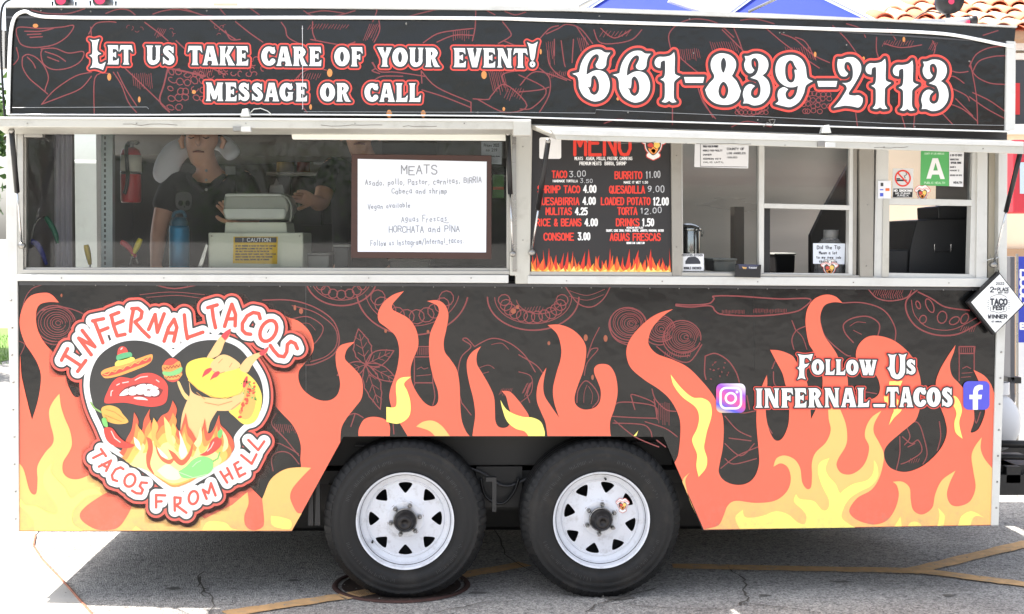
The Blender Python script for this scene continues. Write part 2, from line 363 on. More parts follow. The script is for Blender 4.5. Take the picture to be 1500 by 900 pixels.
# ---------------------------------------------------------------- plain single-line lettering (4 wide, 6 high, y up)
_F = """A:0,0 2,6 4,0;.7,2.2 3.3,2.2
B:0,0 0,6 2.6,6 3.6,5.2 3.6,4 2.6,3.2 0,3.2;2.6,3.2 3.9,2.4 3.9,.9 2.8,0 0,0
C:4,4.8 3.3,5.8 2,6 .6,5.4 0,4 0,2 .6,.6 2,0 3.3,.2 4,1.2
D:0,0 0,6 2.2,6 3.6,5 4,3 3.6,1 2.2,0 0,0
E:4,6 0,6 0,0 4,0;0,3.1 3,3.1
F:4,6 0,6 0,0;0,3.1 3,3.1
G:4,4.8 3.2,5.9 1.6,6 .4,5 0,3 .4,1 1.6,0 3.2,.2 4,1.2 4,2.8 2.4,2.8
H:0,0 0,6;4,0 4,6;0,3 4,3
I:2,0 2,6
J:3.4,6 3.4,1.4 2.6,0 1,0 .2,1.2
K:0,0 0,6;4,6 0,2.6;1.3,3.5 4,0
L:0,6 0,0 3.8,0
M:0,0 0,6 2,2.4 4,6 4,0
N:0,0 0,6 4,0 4,6
O:2,6 .6,5.4 0,4 0,2 .6,.6 2,0 3.4,.6 4,2 4,4 3.4,5.4 2,6
P:0,0 0,6 2.8,6 4,5.2 4,3.6 2.8,2.8 0,2.8
Q:2,6 .6,5.4 0,4 0,2 .6,.6 2,0 3.4,.6 4,2 4,4 3.4,5.4 2,6;2.6,1.6 4.2,-.3
R:0,0 0,6 2.8,6 4,5.2 4,3.8 2.8,3 0,3;2,3 4,0
S:3.8,5 3,6 1.2,6 .1,5 .3,3.8 2,3.1 3.8,2.3 4,1.1 3,0 1.1,0 .1,1
T:0,6 4,6;2,6 2,0
U:0,6 0,1.6 .8,.2 2,0 3.2,.2 4,1.6 4,6
V:0,6 2,0 4,6
W:0,6 1,0 2,4 3,0 4,6
X:0,0 4,6;0,6 4,0
Y:0,6 2,3 4,6;2,3 2,0
Z:0,6 4,6 0,0 4,0
0:2,6 .7,5.3 .3,4 .3,2 .7,.7 2,0 3.3,.7 3.7,2 3.7,4 3.3,5.3 2,6
1:1,4.8 2.2,6 2.2,0
2:.2,4.8 1,6 3,6 3.8,5 3.6,3.6 0,0 4,0
3:.3,6 3.8,6 1.8,3.5 3.4,3.1 3.9,1.6 3,.2 1.2,0 .2,.9
4:3,0 3,6 0,1.8 4,1.8
5:3.8,6 .6,6 .4,3.4 2.6,3.7 3.9,2.6 3.8,1 2.6,0 .8,0 .1,.8
6:3.4,6 1.2,4.6 .2,2.4 .6,.6 2,0 3.5,.6 3.9,2 3.2,3.4 1.6,3.5 .4,2.4
7:0,6 4,6 1.4,0
8:2,3.3 .5,4.2 .7,5.6 2,6 3.3,5.6 3.5,4.2 2,3.3 .2,2.2 .4,.6 2,0 3.6,.6 3.8,2.2 2,3.3
9:3.7,4 2.8,2.7 1,2.8 .2,4.2 .9,5.7 2.4,6 3.6,5.2 3.7,3.2 2.8,.8 1,0
a:3.2,2.8 2.2,3.6 .8,3.3 .2,1.8 .8,.3 2.2,.2 3.2,1.4;3.2,3.6 3.2,.6 3.7,0
b:.3,6 .3,0;.3,2.4 1.6,3.6 3.2,2.9 3.3,.9 2,0 .3,.7
c:3.3,3 2.2,3.6 .8,3.2 .3,1.8 .8,.3 2.2,0 3.3,.6
d:3.4,6 3.4,0;3.4,2.6 2.2,3.6 .7,3.1 .3,1.6 .9,.2 2.3,.1 3.4,1
e:.3,1.9 3.4,2 3,3.3 1.8,3.6 .6,3 .3,1.6 .9,.3 2.2,0 3.3,.5
f:3.2,5.6 2.3,6 1.5,5 1.5,0;.4,3.5 2.8,3.5
g:3.3,3 2,3.6 .6,3 .4,1.6 1.2,.5 2.4,.6 3.3,1.6;3.3,3.6 3.2,-1 2,-2 .6,-1.5
h:.4,6 .4,0;.4,2.4 1.8,3.6 3.1,3 3.2,0
i:2,3.4 2,0;2,4.9 2,5
j:2.4,3.4 2.3,-1 1.2,-1.8
k:.4,6 .4,0;3,3.5 .4,1.4;1.4,2.1 3.2,0
l:2,6 2,.5 2.6,0
m:.2,0 .2,3.5;.2,2.6 1.2,3.6 2,2.8 2,0;2,2.6 3.1,3.6 3.8,2.8 3.8,0
n:.4,0 .4,3.5;.4,2.4 1.8,3.6 3.1,3 3.2,0
o:1.8,3.6 .6,3 .3,1.8 .7,.4 1.8,0 3,.5 3.4,1.8 3,3.1 1.8,3.6
p:.4,3.5 .4,-2;.4,2.4 1.8,3.6 3.2,3 3.3,1.2 2.2,.1 .4,.6
r:.6,0 .6,3.5;.6,2.2 1.8,3.5 3,3.3
s:3,3 1.8,3.6 .7,2.9 1.8,1.9 3,1 1.9,0 .6,.5
t:1.8,5.2 1.8,.6 2.8,.1;.6,3.5 3,3.5
u:.4,3.5 .5,.8 1.6,0 3,.9 3.1,3.5;3.1,1 3.5,0
v:.3,3.5 1.8,0 3.3,3.5
w:.2,3.5 1.1,0 2,2.6 2.9,0 3.8,3.5
x:.4,0 3.2,3.5;.4,3.5 3.2,0
y:.4,3.5 1.8,.4;3.3,3.5 1,-2
z:.4,3.5 3.2,3.5 .4,0 3.3,0
&:4,0 .8,4.2 .9,5.5 2,6 3,5.3 2.8,4.2 .4,2.2 .2,1 1.2,0 2.6,.2 4,2.4
.:1.8,0 2.1,.1
,:2,.3 1.4,-1
!:2,6 2,2;2,.1 2,.2
/:0,-.6 4,6.6
_:0,-.4 4,-.4
-:.6,3 3.4,3
':2,6 1.8,4.8
~:0,7.4 1.3,8 2.6,7.3 4,8
(:3,6.5 1.6,4.6 1.6,1.4 3,-.5
):1,6.5 2.4,4.6 2.4,1.4 1,-.5"""
SF = {}
for ln in _F.split('\n'):
    SF[ln[0]] = [[tuple(map(float, q.split(','))) for q in st.split()] for st in ln[2:].split(';')]
NARROW = {'I': 1.6, 'i': 1.6, '.': 1.8, ',': 1.8, '!': 1.8, "'": 1.6, 'l': 2.2, '1': 3.2, ' ': 2.6, 'J': 3.8, '(': 2.6, ')': 2.6, 't': 3, 'f': 3, 'r': 3.2}
def stext(S, txt, x0, x1, yb, h, r, yb1=None, jit=0, gap=1.5):
    """single-line text fitted between x0..x1, baseline yb(->yb1), cap height h, half stroke r"""
    yb1 = yb if yb1 is None else yb1
    adv = [NARROW.get(c, 4)+gap for c in txt]; tot = sum(adv)-gap; k = (x1-x0)/tot; cx = 0
    for c, a in zip(txt, adv):
        if c in SF:
            sh = (NARROW.get(c, 4)-4)/2; jy = random.uniform(-jit, jit)*h; js = 1+random.uniform(-jit, jit)
            for st in SF[c]:
                q = [(x0+(cx+sh+p[0])*k, yb+(yb1-yb)*(cx/tot)-p[1]*h/6*js+jy) for p in st]
                S.path(q, r)
        cx += a
# traced big capitals and digits: (origin x, origin y, scale) zoom space -> photo pixels
def tr(pts, ox, oy, k, dx=0, dy=0): return [((p[0]/k+ox+dx, p[1]/k+oy+dy)+((1,) if len(p) > 2 else ())) for p in pts]
C = 1
BIG_L = [(60,42,C),(95,50),(137,40,C),(124,75),(121,130),(152,155,C),(124,168),(124,205),(132,232),(155,236),(187,219,C),(166,282,C),(130,268),(95,262),(63,268,C),(81,240),(82,190),(58,168,C),(81,155),(82,90),(78,62)]
BIG_F = [(88,91,C),(140,99),(198,91,C),(181,142,C),(160,119),(139,122),(138,162),(173,156,C),(155,180),(137,195),(137,245),(147,271,C),(115,262),(86,273,C),(99,245),(101,205),(84,190,C),(101,177),(102,115)]
BIG_U = [(728,91,C),(762,98),(792,91,C),(779,120),(777,205),(790,237),(808,225),(815,190),(815,120),(804,90,C),(835,97),(864,88,C),(851,120),(851,200),(846,230),(828,257),(795,270),(757,252),(741,215),(724,190,C),(741,178),(742,120)]
D6 = [(332,90,C),(290,88),(255,68),(200,72),(150,105),(112,168),(95,238,C),(43,250,C),(78,268),(91,305),(96,360),(130,420),(190,455),(235,458),(285,435),(320,380),(325,310),(300,250),(255,225),(205,228),(150,258,C),(158,190),(185,130),(218,103),(240,108),(243,135),(220,180,C),(225,200),(250,213),(280,208),(298,185),(302,150),(312,115)]
D6H = [(210,262),(235,290),(247,340),(240,385),(212,410),(182,395),(170,365),(155,348,C),(178,350),(185,320),(188,280)]
D1 = [(814,86,C),(820,130),(818,235),(830,258),(862,270,C),(835,290),(815,312),(812,345),(812,430),(832,464,C),(800,468),(777,454,C),(750,468),(720,462,C),(742,430),(745,350),(740,312),(710,292,C),(736,278),(746,240),(746,160),(735,150),(715,162),(712,185),(710,207,C),(680,197),(667,170),(675,140),(700,122),(740,122),(785,112)]
D8 = [(1185,95),(1240,110),(1278,150),(1282,200),(1262,250),(1254,268),(1290,310),(1320,380,C),(1300,440),(1250,478),(1185,485),(1120,470),(1070,425),(1050,370,C),(1080,325),(1112,290),(1118,262),(1098,220),(1092,170),(1110,125),(1145,100)]
D8H = [[(1188,128),(1205,150),(1208,190),(1190,242),(1172,215),(1170,160)], [(1188,310),(1215,335),(1226,378),(1212,425),(1188,440),(1160,420),(1150,380),(1162,335)]]
DM = [(890,275,C),(1042,275,C),(1033,318,C),(900,318,C)]
D3 = [(1210,153,C),(1240,152),(1280,138),(1330,142),(1372,172),(1385,220),(1370,268),(1340,295,C),(1380,330),(1397,390),(1385,450),(1340,500),(1280,515),(1235,500),(1200,500,C),(1206,475),(1198,430),(1215,380),(1250,358),(1287,372,C),(1262,400),(1258,440),(1285,462),(1318,445),(1328,390),(1310,335),(1275,318),(1252,312,C),(1290,290),(1310,250),(1312,200),(1290,168),(1262,180),(1262,225),(1282,256,C),(1265,276),(1238,277),(1215,250),(1208,210),(1218,180)]
D9 = [(225,105),(280,110),(325,140),(350,190),(358,250),(368,278),(404,295,C),(370,314),(350,335),(335,390),(300,450),(240,485),(185,478),(128,462,C),(152,440),(145,400),(155,360),(190,340),(222,355,C),(203,385),(213,422),(245,430),(280,395),(296,328,C),(260,340),(210,335),(160,300),(132,240),(135,170),(165,125)]
D9H = [(230,145),(255,150),(270,180),(292,216,C),(270,215),(274,260),(262,298),(235,305),(210,280),(200,230),(205,175)]
D2 = [(588,135,C),(620,134),(660,120),(710,125),(750,165),(757,215),(735,270),(700,330),(665,388),(700,402),(740,400),(767,418,C),(766,455),(740,488),(690,480),(640,475),(600,482),(555,491,C),(600,440),(645,370),(652,345),(640,322),(616,309,C),(655,308),(685,290),(697,250),(692,190),(668,157),(640,162),(635,205),(662,240,C),(645,260),(610,255),(588,215),(583,170)]
# ---------------------------------------------------------------- palette
alu = mat('brushed_aluminium', (178,176,170), .38, .75, bump=.05, bscale=60, var=.06, vscale=4, stretch=(1,1,8))
alu_w = mat('pale_aluminium', (186,184,175), .45, .35, var=.05, vscale=3, dirt=((120,110,95), .35, 7))
white_trim = mat('white_painted_trim', (200,200,196), .4, var=.03, vscale=4, dirt=((150,145,135), .3, 6))
grey_post = mat('grey_painted_post', (150,146,138), .42, .2, var=.05, vscale=5, dirt=((110,105,98), .3, 9))
black_v = vinyl((13,13,13), 'black_vinyl', .22)
black_v.node_tree.nodes['Principled BSDF'].inputs['Specular IOR Level'].default_value = .3; black_v.node_tree.nodes['Principled BSDF'].inputs['Coat Weight'].default_value = .4; black_v.node_tree.nodes['Principled BSDF'].inputs['Coat Roughness'].default_value = .07
for n_ in black_v.node_tree.nodes:
    if n_.type == 'BUMP': n_.inputs['Distance'].default_value = .035
coral = vinyl((233,98,69), 'coral_vinyl'); orange = vinyl((243,188,104), 'orange_vinyl'); yellow = vinyl((250,234,112), 'yellow_vinyl')
sketch = vinyl((126,42,44), 'dull_red_vinyl'); whitev = vinyl((238,238,236), 'white_vinyl'); ringred = vinyl((226,66,52), 'red_vinyl')
darkv = vinyl((24,24,27), 'dark_outline_vinyl')
steel = mat('stainless_steel', (150,148,144), .28, .9, bump=.04, bscale=40, var=.08, vscale=2, stretch=(1,1,6))
rubber = mat('tyre_rubber', (17,17,18), .58, spec=.4, bump=.12, bscale=180, var=.2, vscale=9, dirt=((84,78,70), .25, 6))
black_p = mat('black_painted_steel', (17,17,18), .5, var=.2, vscale=6, dirt=((70,62,52), .25, 9))
blackpl = mat('black_plastic', (20,20,22), .4)
white_rim = mat('white_rim_enamel', (214,216,222), .32, coat=.3, var=.03, dirt=((112,98,82), .42, 22))
glass = glass_mat()
paper = mat('white_paper', (228,229,232), .7); ink = mat('dark_ink', (52,54,62), .6); chrome = mat('chrome', (200,200,200), .15, 1)
# ---------------------------------------------------------------- the trailer
T0 = P(745, 880, 1.1)
T = thing('food_trailer', (T0.x, 1.1, 0), 'black food trailer wrapped in coral and yellow flames, on two white wheels', 'food trailer')
DEP = 2.25
# lower side panel with the wheel cut-out
lowpts = [(24,412),(1462,420),(1454,770),(1030,777),(972,640),(503,640),(427,779),(28,779)]
side = fixn(MB().ppx(lowpts, 0, .03).build('side_panel', black_v, T))
fixn(MB().ppx([(20,12),(1478,52),(1475,212),(780,190),(15,190)], .035, .07).build('upper_wall', mat('charcoal_wall',(50,50,52),.5), T))
# trims and corner posts
for nm, pts, yf, yb in [('corner_trim',[(9,190),(24,190),(28,779),(22,779),(9,410)],-.012,.06), ('corner_trim',[(1463,215),(1476,215),(1475,420),(1463,770),(1452,770),(1462,420)],-.012,.06)]:
    fixn(MB().ppx(pts, yf, yb).build(nm, white_trim, T, bevel=.002))
b = MB()
for i in range(9): 
    q = P(16+ (i%2)*1+ i*.8, 440+i*40, -.012); b.lathe([(0,-.004),(.004,-.003),(.005,0)], q, 'y', 8)
    q = P(1469-i*1.2, 440+i*38, -.012); b.lathe([(0,-.004),(.004,-.003),(.005,0)], q, 'y', 8)
b.build('rivets', steel, T, smooth=True, kind='stuff')
def ZR(n, x0, y0, x1, y1, yf, yb, m, **k): return fixn(MB().rpx(x0,y0,x1,y1,yf,yb).build(n, m, T, **k))
# counter rail under the windows
fixn(MB().ppx([(25,402),(745,403),(745,415),(25,412)], -.03, .05).build('counter_rail', white_trim, T, bevel=.003))
fixn(MB().ppx([(773,404),(1462,408),(1462,421),(773,416)], -.03, .05).build('counter_rail', white_trim, T, bevel=.003))
fixn(MB().ppx([(32,395),(747,397),(747,402.5),(30,401.5)], -.012, .06).build('window_sill', alu, T, bevel=.002))
fixn(MB().ppx([(776,398),(1000,399),(1120,401),(1280,404),(1280,407),(776,403.5)], -.012, .06).build('window_sill', alu, T, bevel=.002))
fixn(MB().ppx([(35,196),(62,196),(62,201),(35,201)], -.012, .03).build('hinge_plate', alu, T))
# front window posts
fixn(MB().ppx([(25,190),(34,190),(34,402),(25,402)], -.01, .06).build('window_post', alu, T, bevel=.002))
fixn(MB().ppx([(745,182),(780,182),(776,416),(755,416),(755,404),(747,404)], -.025, .06).build('window_post', alu_w, T, bevel=.003))
fixn(MB().ppx([(750,196),(756,196),(757,398),(751,398)], -.031, -.0255).build('post_groove', steel, T))
fixn(MB().ppx([(983,207),(998,208),(999,406),(985,405)], -.02, .06).build('window_post', grey_post, T, bevel=.003))
fixn(MB().ppx([(1259,212),(1281,213),(1279,411),(1260,410)], -.02, .06).build('window_post', grey_post, T, bevel=.003))
fixn(MB().ppx([(1432,214),(1447,214),(1446,411),(1430,411)], -.018, .06).build('window_post', white_trim, T, bevel=.003))
fixn(MB().ppx([(1449,214),(1466,214),(1464,411),(1447,411)], .03, .08).build('window_post', mat('beige_post',(176,168,150),.5,var=.1), T, bevel=.003))
# window frames and panes
def frame(n, o, i, yf, yb, m, par=T):
    """four bars between outer and inner quads"""
    f = None
    bars = MB()
    for a in range(4):
        bb = (a+1) % 4; q = [o[a], o[bb], i[bb], i[a]]
        bars.ppx(q, yf+(.0012 if a % 2 else 0), yb)
    return fixn(bars.build(n, m, par, bevel=.0015))
W1 = frame('window_frame', [(34,188),(747,188),(747,397),(34,396)], [(38,192),(742,192),(742,393),(38,392)], .01, .05, alu)
fixn(MB().ppx([(36,190),(744,190),(744,395),(36,394)], .028, .034).build('window_pane', glass, W1))
W2 = frame('window_frame', [(997,206),(1118,208),(1116,402),(998,401)], [(1000,209),(1113,211),(1112,399),(1001,398)], .01, .05, alu)
fixn(MB().ppx([(998,207),(1116,209),(1114,401),(999,400)], .028, .034).build('window_pane', glass, W2))
W3 = frame('window_frame', [(1112,208),(1250,210),(1249,406),(1112,403)], [(1120,212),(1245,215),(1243,401),(1119,400)], -.006, .045, white_trim)
fixn(MB().ppx([(1119,298),(1245,301),(1245,308),(1119,305)], -.008, .04).build('window_rail', white_trim, W3, bevel=.002))
fixn(MB().ppx([(1118,211),(1246,213),(1246,302),(1118,299)], .02, .026).build('window_pane', glass, W3))
fixn(MB().ppx([(1250,211),(1256,211),(1254,406),(1249,406)], -.002, .05).build('window_track', grey_post, W3))
fixn(MB().ppx([(1118,304),(1128,304),(1128,401),(1118,401)], .05, .06).build('sliding_sash_edge', blackpl, W3))
W4 = frame('window_frame', [(1284,211),(1433,214),(1430,411),(1280,409)], [(1302,214),(1425,216),(1420,402),(1300,400)], -.006, .045, white_trim)
fixn(MB().ppx([(1300,290),(1424,293),(1424,302),(1300,300)], -.008, .04).build('window_rail', white_trim, W4, bevel=.002))
fixn(MB().ppx([(1300,213),(1426,215),(1426,294),(1300,292)], .02, .026).build('window_pane', glass, W4))
fixn(MB().ppx([(1294,292),(1303,292),(1302,406),(1292,406)], -.011, -.0065).build('window_stile', alu_w, W4))
# ---------------------------------------------------------------- sign fascia above
sign = fixn(MB().ppx([(8,10.5),(440,11.5),(780,14),(1080,24.5),(1280,30),(1488,40),(1486,60),(1476,192),(1130,182),(780,173),(380,169),(12,168)], -.05, .033).build('sign_panel', black_v, T))
fixn(MB().ppx([(8,8.5),(440,8.5),(700,9),(830,10.5),(1130,20),(1280,27.5),(1490,38),(1490,40.5),(1280,30.5),(1130,26.5),(830,16),(700,14.5),(440,12),(8,11)], -.07, .1).build('roof_trim', white_trim, T))
fixn(MB().ppx([(8,24),(700,25),(1130,38),(1476,62),(1476,64),(1130,41),(700,28),(8,27)], -.056, -.0505).build('fascia_lip', mat('dark_lip',(70,70,74),.3), T))
fixn(MB().ppx([(1475,60),(1488,61),(1487,190),(1473,192)], -.065, -.0).build('corner_trim', white_trim, T, bevel=.002))
# white light tube round the sign
led = mat('white_light_tube', (240,240,238), .35)
ZL = -.066
tp = [(12,168),(13,120),(15,60),(19,32),(26,21),(38,17),(50,22),(80,25.5),(200,26.5),(440,26),(700,27),(780,29),(900,33),(1130,40),(1250,44),(1340,47),(1400,52),(1470,66),(1484,68)]
tp = smooth([(x,y) for x,y in tp], 4, False)
MB().tube([P(x,y,ZL) for x,y in tp], .0075, 10).build('light_tube', led, T, smooth=True)
MB().tube([P(x,y,ZL) for x,y in smooth([(12,168),(200,168.5),(380,168),(700,170),(780,172.5),(1130,183),(1400,191),(1476,193)],3,False)], .0035, 8).build('light_tube', led, T, smooth=True)
MB().tube([P(x,y,-.058) for x,y in [(18,158),(215,157),(218,160)]], .0012, 6).build('film_edge', mat('film_edge',(150,152,155),.3), T)
MB().tube([P(x,y,-.058) for x,y in [(445,164),(780,165),(872,166),(873,161),(1130,172),(1300,181),(1472,184)]], .0012, 6).build('film_edge', MC['film_edge'], T)
MB().tube([P(x,y,-.06) for x,y in [(443,38),(443.5,160)]], .0013, 6).build('panel_seam', mat('seam_white',(215,215,218),.4), T)
b = MB()
for x,y in [(443,42),(443,160),(595,34),(1148,48),(60,16),(90,14),(133,17),(303,16),(878,24),(1010,28),(1142,48),(1420,90),(1424,58),(595,35),(1240,66),(1016,78),(700,165),(1340,186),(920,165),(1110,176)]:
    b.lathe([(0,-.003),(.0035,-.0028),(.004,.002)], P(x,y,-.0525), 'y', 8)
b.build('screws', steel, T, smooth=True, kind='stuff')
# ---------------------------------------------------------------- hatches (open upwards, seen edge on)
def hatch(front_top, front_bot, in_top, in_bot, YF=-.38, YB=-.03, mt=None):
    """slab from outer edge quad (pixels at YF) to the hinge line (pixels at YB)"""
    a, b_ = [P(*q, YF) for q in front_top]; c, d = [P(*q, YF) for q in front_bot]
    e, f = [P(*q, YB) for q in in_top]; g, h = [P(*q, YB) for q in in_bot]
    v = [a,b_,d,c,e,f,h,g]
    return fixn(obj('hatch', v, [(0,1,2,3),(4,5,6,7),(0,4,5,1),(3,2,6,7),(0,3,7,4),(1,5,6,2)], mt or alu_w, T, bevel=.003))
hl = hatch([(-6,174),(778,178)], [(-6,186.5),(752,190)], [(8,172),(775,176)], [(8,197),(752,198)])
hr = hatch([(812,197),(1500,214)], [(815,205),(1500,226)], [(778,182),(1478,205)], [(779,190),(1478,218)])
fixn(MB().ppx([(-6,171),(778,175),(778,178.5),(-6,174.5)], -.385, -.36).build('drip_edge', white_trim, hl, bevel=.002))
fixn(MB().ppx([(806,189),(1140,197),(1500,208),(1500,214.5),(812,197.5)], -.385, -.34).build('drip_edge', white_trim, hr, bevel=.002))
fixn(MB().ppx([(752,178),(778,178),(778,199),(752,199)], -.386, -.33).build('corner_bracket', alu_w, hl, bevel=.003))
# underside strip light and small latches
fixn(MB().ppx([(426,190),(742,191),(742,206),(428,204)], -.04, .0).build('strip_light', mat('strip_light_cover',(232,232,224),.5), hl, bevel=.003))
fixn(MB().ppx([(236,187),(300,187),(300,191),(236,190)], -.2, -.05).build('strip_light', MC['strip_light_cover'], hl, bevel=.003))
for x, y, hh in [(355,188,hl),(1212,211,hr)]:
    fixn(MB().rpx(x-14,y-3,x-2,y+4,-.39,-.36).build('latch', steel, hh, bevel=.001))
    fixn(MB().rpx(x-2,y-2,x+12,y+5,-.40,-.36).build('latch', white_trim, hh, bevel=.001))
for x, y in [(360,166),(1212,190)]:
    fixn(MB().ppx([(x-8,y+5),(x-5,y-6),(x+3,y-7),(x+6,y+5)], -.10, -.05).build('catch', white_trim, T, bevel=.002))
MB().tube([P(x,y,-.09) for x,y in [(366,166),(372,160),(382,159),(392,163),(398,168)]], .002, 6).build('cable', white_trim, T, smooth=True)
MB().tube([P(x,y,-.09) for x,y in [(1118,186),(1124,180),(1130,182),(1126,176),(1136,175),(1132,184)]], .002, 6).build('cable', steel, T, smooth=True)
# gas struts
def strut(a, b_, ya, yb, k=.55):
    p, q = P(*a, ya), P(*b_, yb); m_ = p.lerp(q, k)
    s = MB().tube([p, m_], .011, 12).build('gas_strut', blackpl, T, smooth=True)
    MB().tube([m_, q], .0045, 8).build('strut_rod', chrome, s, smooth=True)
    MB().lathe([(0,-.012),(.014,-.012),(.014,.012),(0,.012)], q, 'y', 12).build('strut_end', steel, s, smooth=True)
    MB().lathe([(0,-.012),(.010,-.012),(.010,.012),(0,.012)], p, 'y', 12).build('strut_end', steel, s, smooth=True)
strut((17,192),(32,360), -.30, -.03, .52); strut((803,207),(779,370), -.30, -.045, .6)
strut((1495,222),(1455,388), -.30, -.04, .52)
strut((744,196),(751,372), -.10, -.04, .5)
# ---------------------------------------------------------------- box of the trailer: floor, roof, far wall, ends, inside
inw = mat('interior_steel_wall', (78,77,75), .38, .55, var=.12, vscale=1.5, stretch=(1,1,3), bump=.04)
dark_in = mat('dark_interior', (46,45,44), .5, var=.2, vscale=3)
xl, xr = P(20,400,0).x, P(1470,400,0).x
zf, zb, zt = .52, .31, P(700,14,0).z-.07
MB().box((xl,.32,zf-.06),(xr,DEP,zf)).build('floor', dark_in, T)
vx0, vx1 = P(960,300,1.3).x, P(1240,300,1.3).x     # unseen roof opening, added to let sun brighten the right half inside
rb = MB(); rb.box((xl,-.03,zt-.03),(vx0,DEP+.05,zt+.02)).box((vx1,-.03,zt-.03),(xr,DEP+.05,zt+.02)).box((vx0,-.03,zt-.03),(vx1,.8,zt+.02)).box((vx0,1.75,zt-.03),(vx1,DEP+.05,zt+.02)); rb.build('roof', white_trim, T)
def Yat(px, x):
    d = ray(px, 300); return CAM.y+d.y*(x-CAM.x)/d.x
def endwall(x, pa, pb, zlo, zhi):
    ya, yb_ = sorted((Yat(pa, x), Yat(pb, x))); m_ = MB(); zT = zt-.04
    m_.box((x-.02,.06,zb),(x+.02,ya,zT)).box((x-.02,yb_,zb),(x+.02,DEP,zT)).box((x-.02,ya,zb),(x+.02,yb_,zlo)).box((x-.02,ya,zhi),(x+.02,yb_,zT))
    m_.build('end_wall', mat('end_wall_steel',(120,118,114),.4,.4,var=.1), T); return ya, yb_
yl0, yl1 = endwall(xl, 104, 147, .56, 2.32)
yr0, yr1 = endwall(xr, 1295, 1376, 1.53, 2.3)
# far wall with a door opening (left) and a serving window (right), openings placed from what shows through
def X(px, Y): return P(px, 300, Y).x
def Z(py, Y): return P(750, py, Y).z
YW = DEP
op = []
wb = MB(); xs = xl
for (a, b_, z0, z1) in op:
    wb.box((xs,YW-.04,zb),(a,YW,zt-.04)); wb.box((a,YW-.04,zb),(b_,YW,z0)); wb.box((a,YW-.04,z1),(b_,YW,zt-.04)); xs = b_
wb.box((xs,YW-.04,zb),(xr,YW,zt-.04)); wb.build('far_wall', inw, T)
# under-body
u = MB()
for y in (.34, 1.9): u.box((xl+.05,y,.36),(xr-.05,y+.06,.50))
for k in range(7): x = xl+.3+k*.6; u.box((x,.34,.44),(x+.05,DEP-.05,.498))
u.build('chassis', black_p, T)
MB().box((xl+.03,DEP-.03,.12),(xr-.25,DEP-.005,.309)).build('far_skirt', black_p, T)
MB().box((P(330,700,.95).x,.95,.10),(P(1270,700,.95).x,1.9,.42)).build('shade_block', black_p, T, bevel=.02)  # boxes added below the floor to deepen the shade under the trailer
MB().box((xl+.3,1.5,.2),(P(330,700,.95).x-.01,1.9,.42)).build('shade_block', black_p, T, bevel=.02)
# wheel arch liner
arch = [(503,640),(972,640),(1030,777),(1090,777),(1090,630),(380,630),(380,779),(427,779)]
MB().box((P(440,700,0).x,.50,.30),(P(1030,700,0).x,.53,.80)).build('wheel_well_liner', black_p, T)
MB().box((P(430,700,0).x,.035,P(750,641,0).z),(P(1035,700,0).x,.52,P(750,636,0).z)).build('wheel_well_roof', black_p, T)
MB().box((P(440,700,0).x,.27,P(750,697,0).z),(P(1000,700,0).x,.31,P(750,640,0).z)).build('chassis_beam', mat('worn_chassis',(30,29,28),.55,var=.25,vscale=8), T, bevel=.004)
MB().box((P(700,700,0).x,.26,P(750,760,0).z),(P(770,700,0).x,.30,P(750,698,0).z)).build('spring_hanger', black_p, T)
for px_ in (456, 466): fixn(MB().ppx([(px_-2,690),(px_+2,690),(px_+3,770),(px_-5,770)], .03, .06).build('hanger_strap', mat('bracket_grey',(38,37,36),.6), T))
fixn(MB().ppx([(712,700),(727,700),(727,750),(721,750),(721,706),(712,706)], .05, .09).build('hanger_strap', MC['bracket_grey'], T))
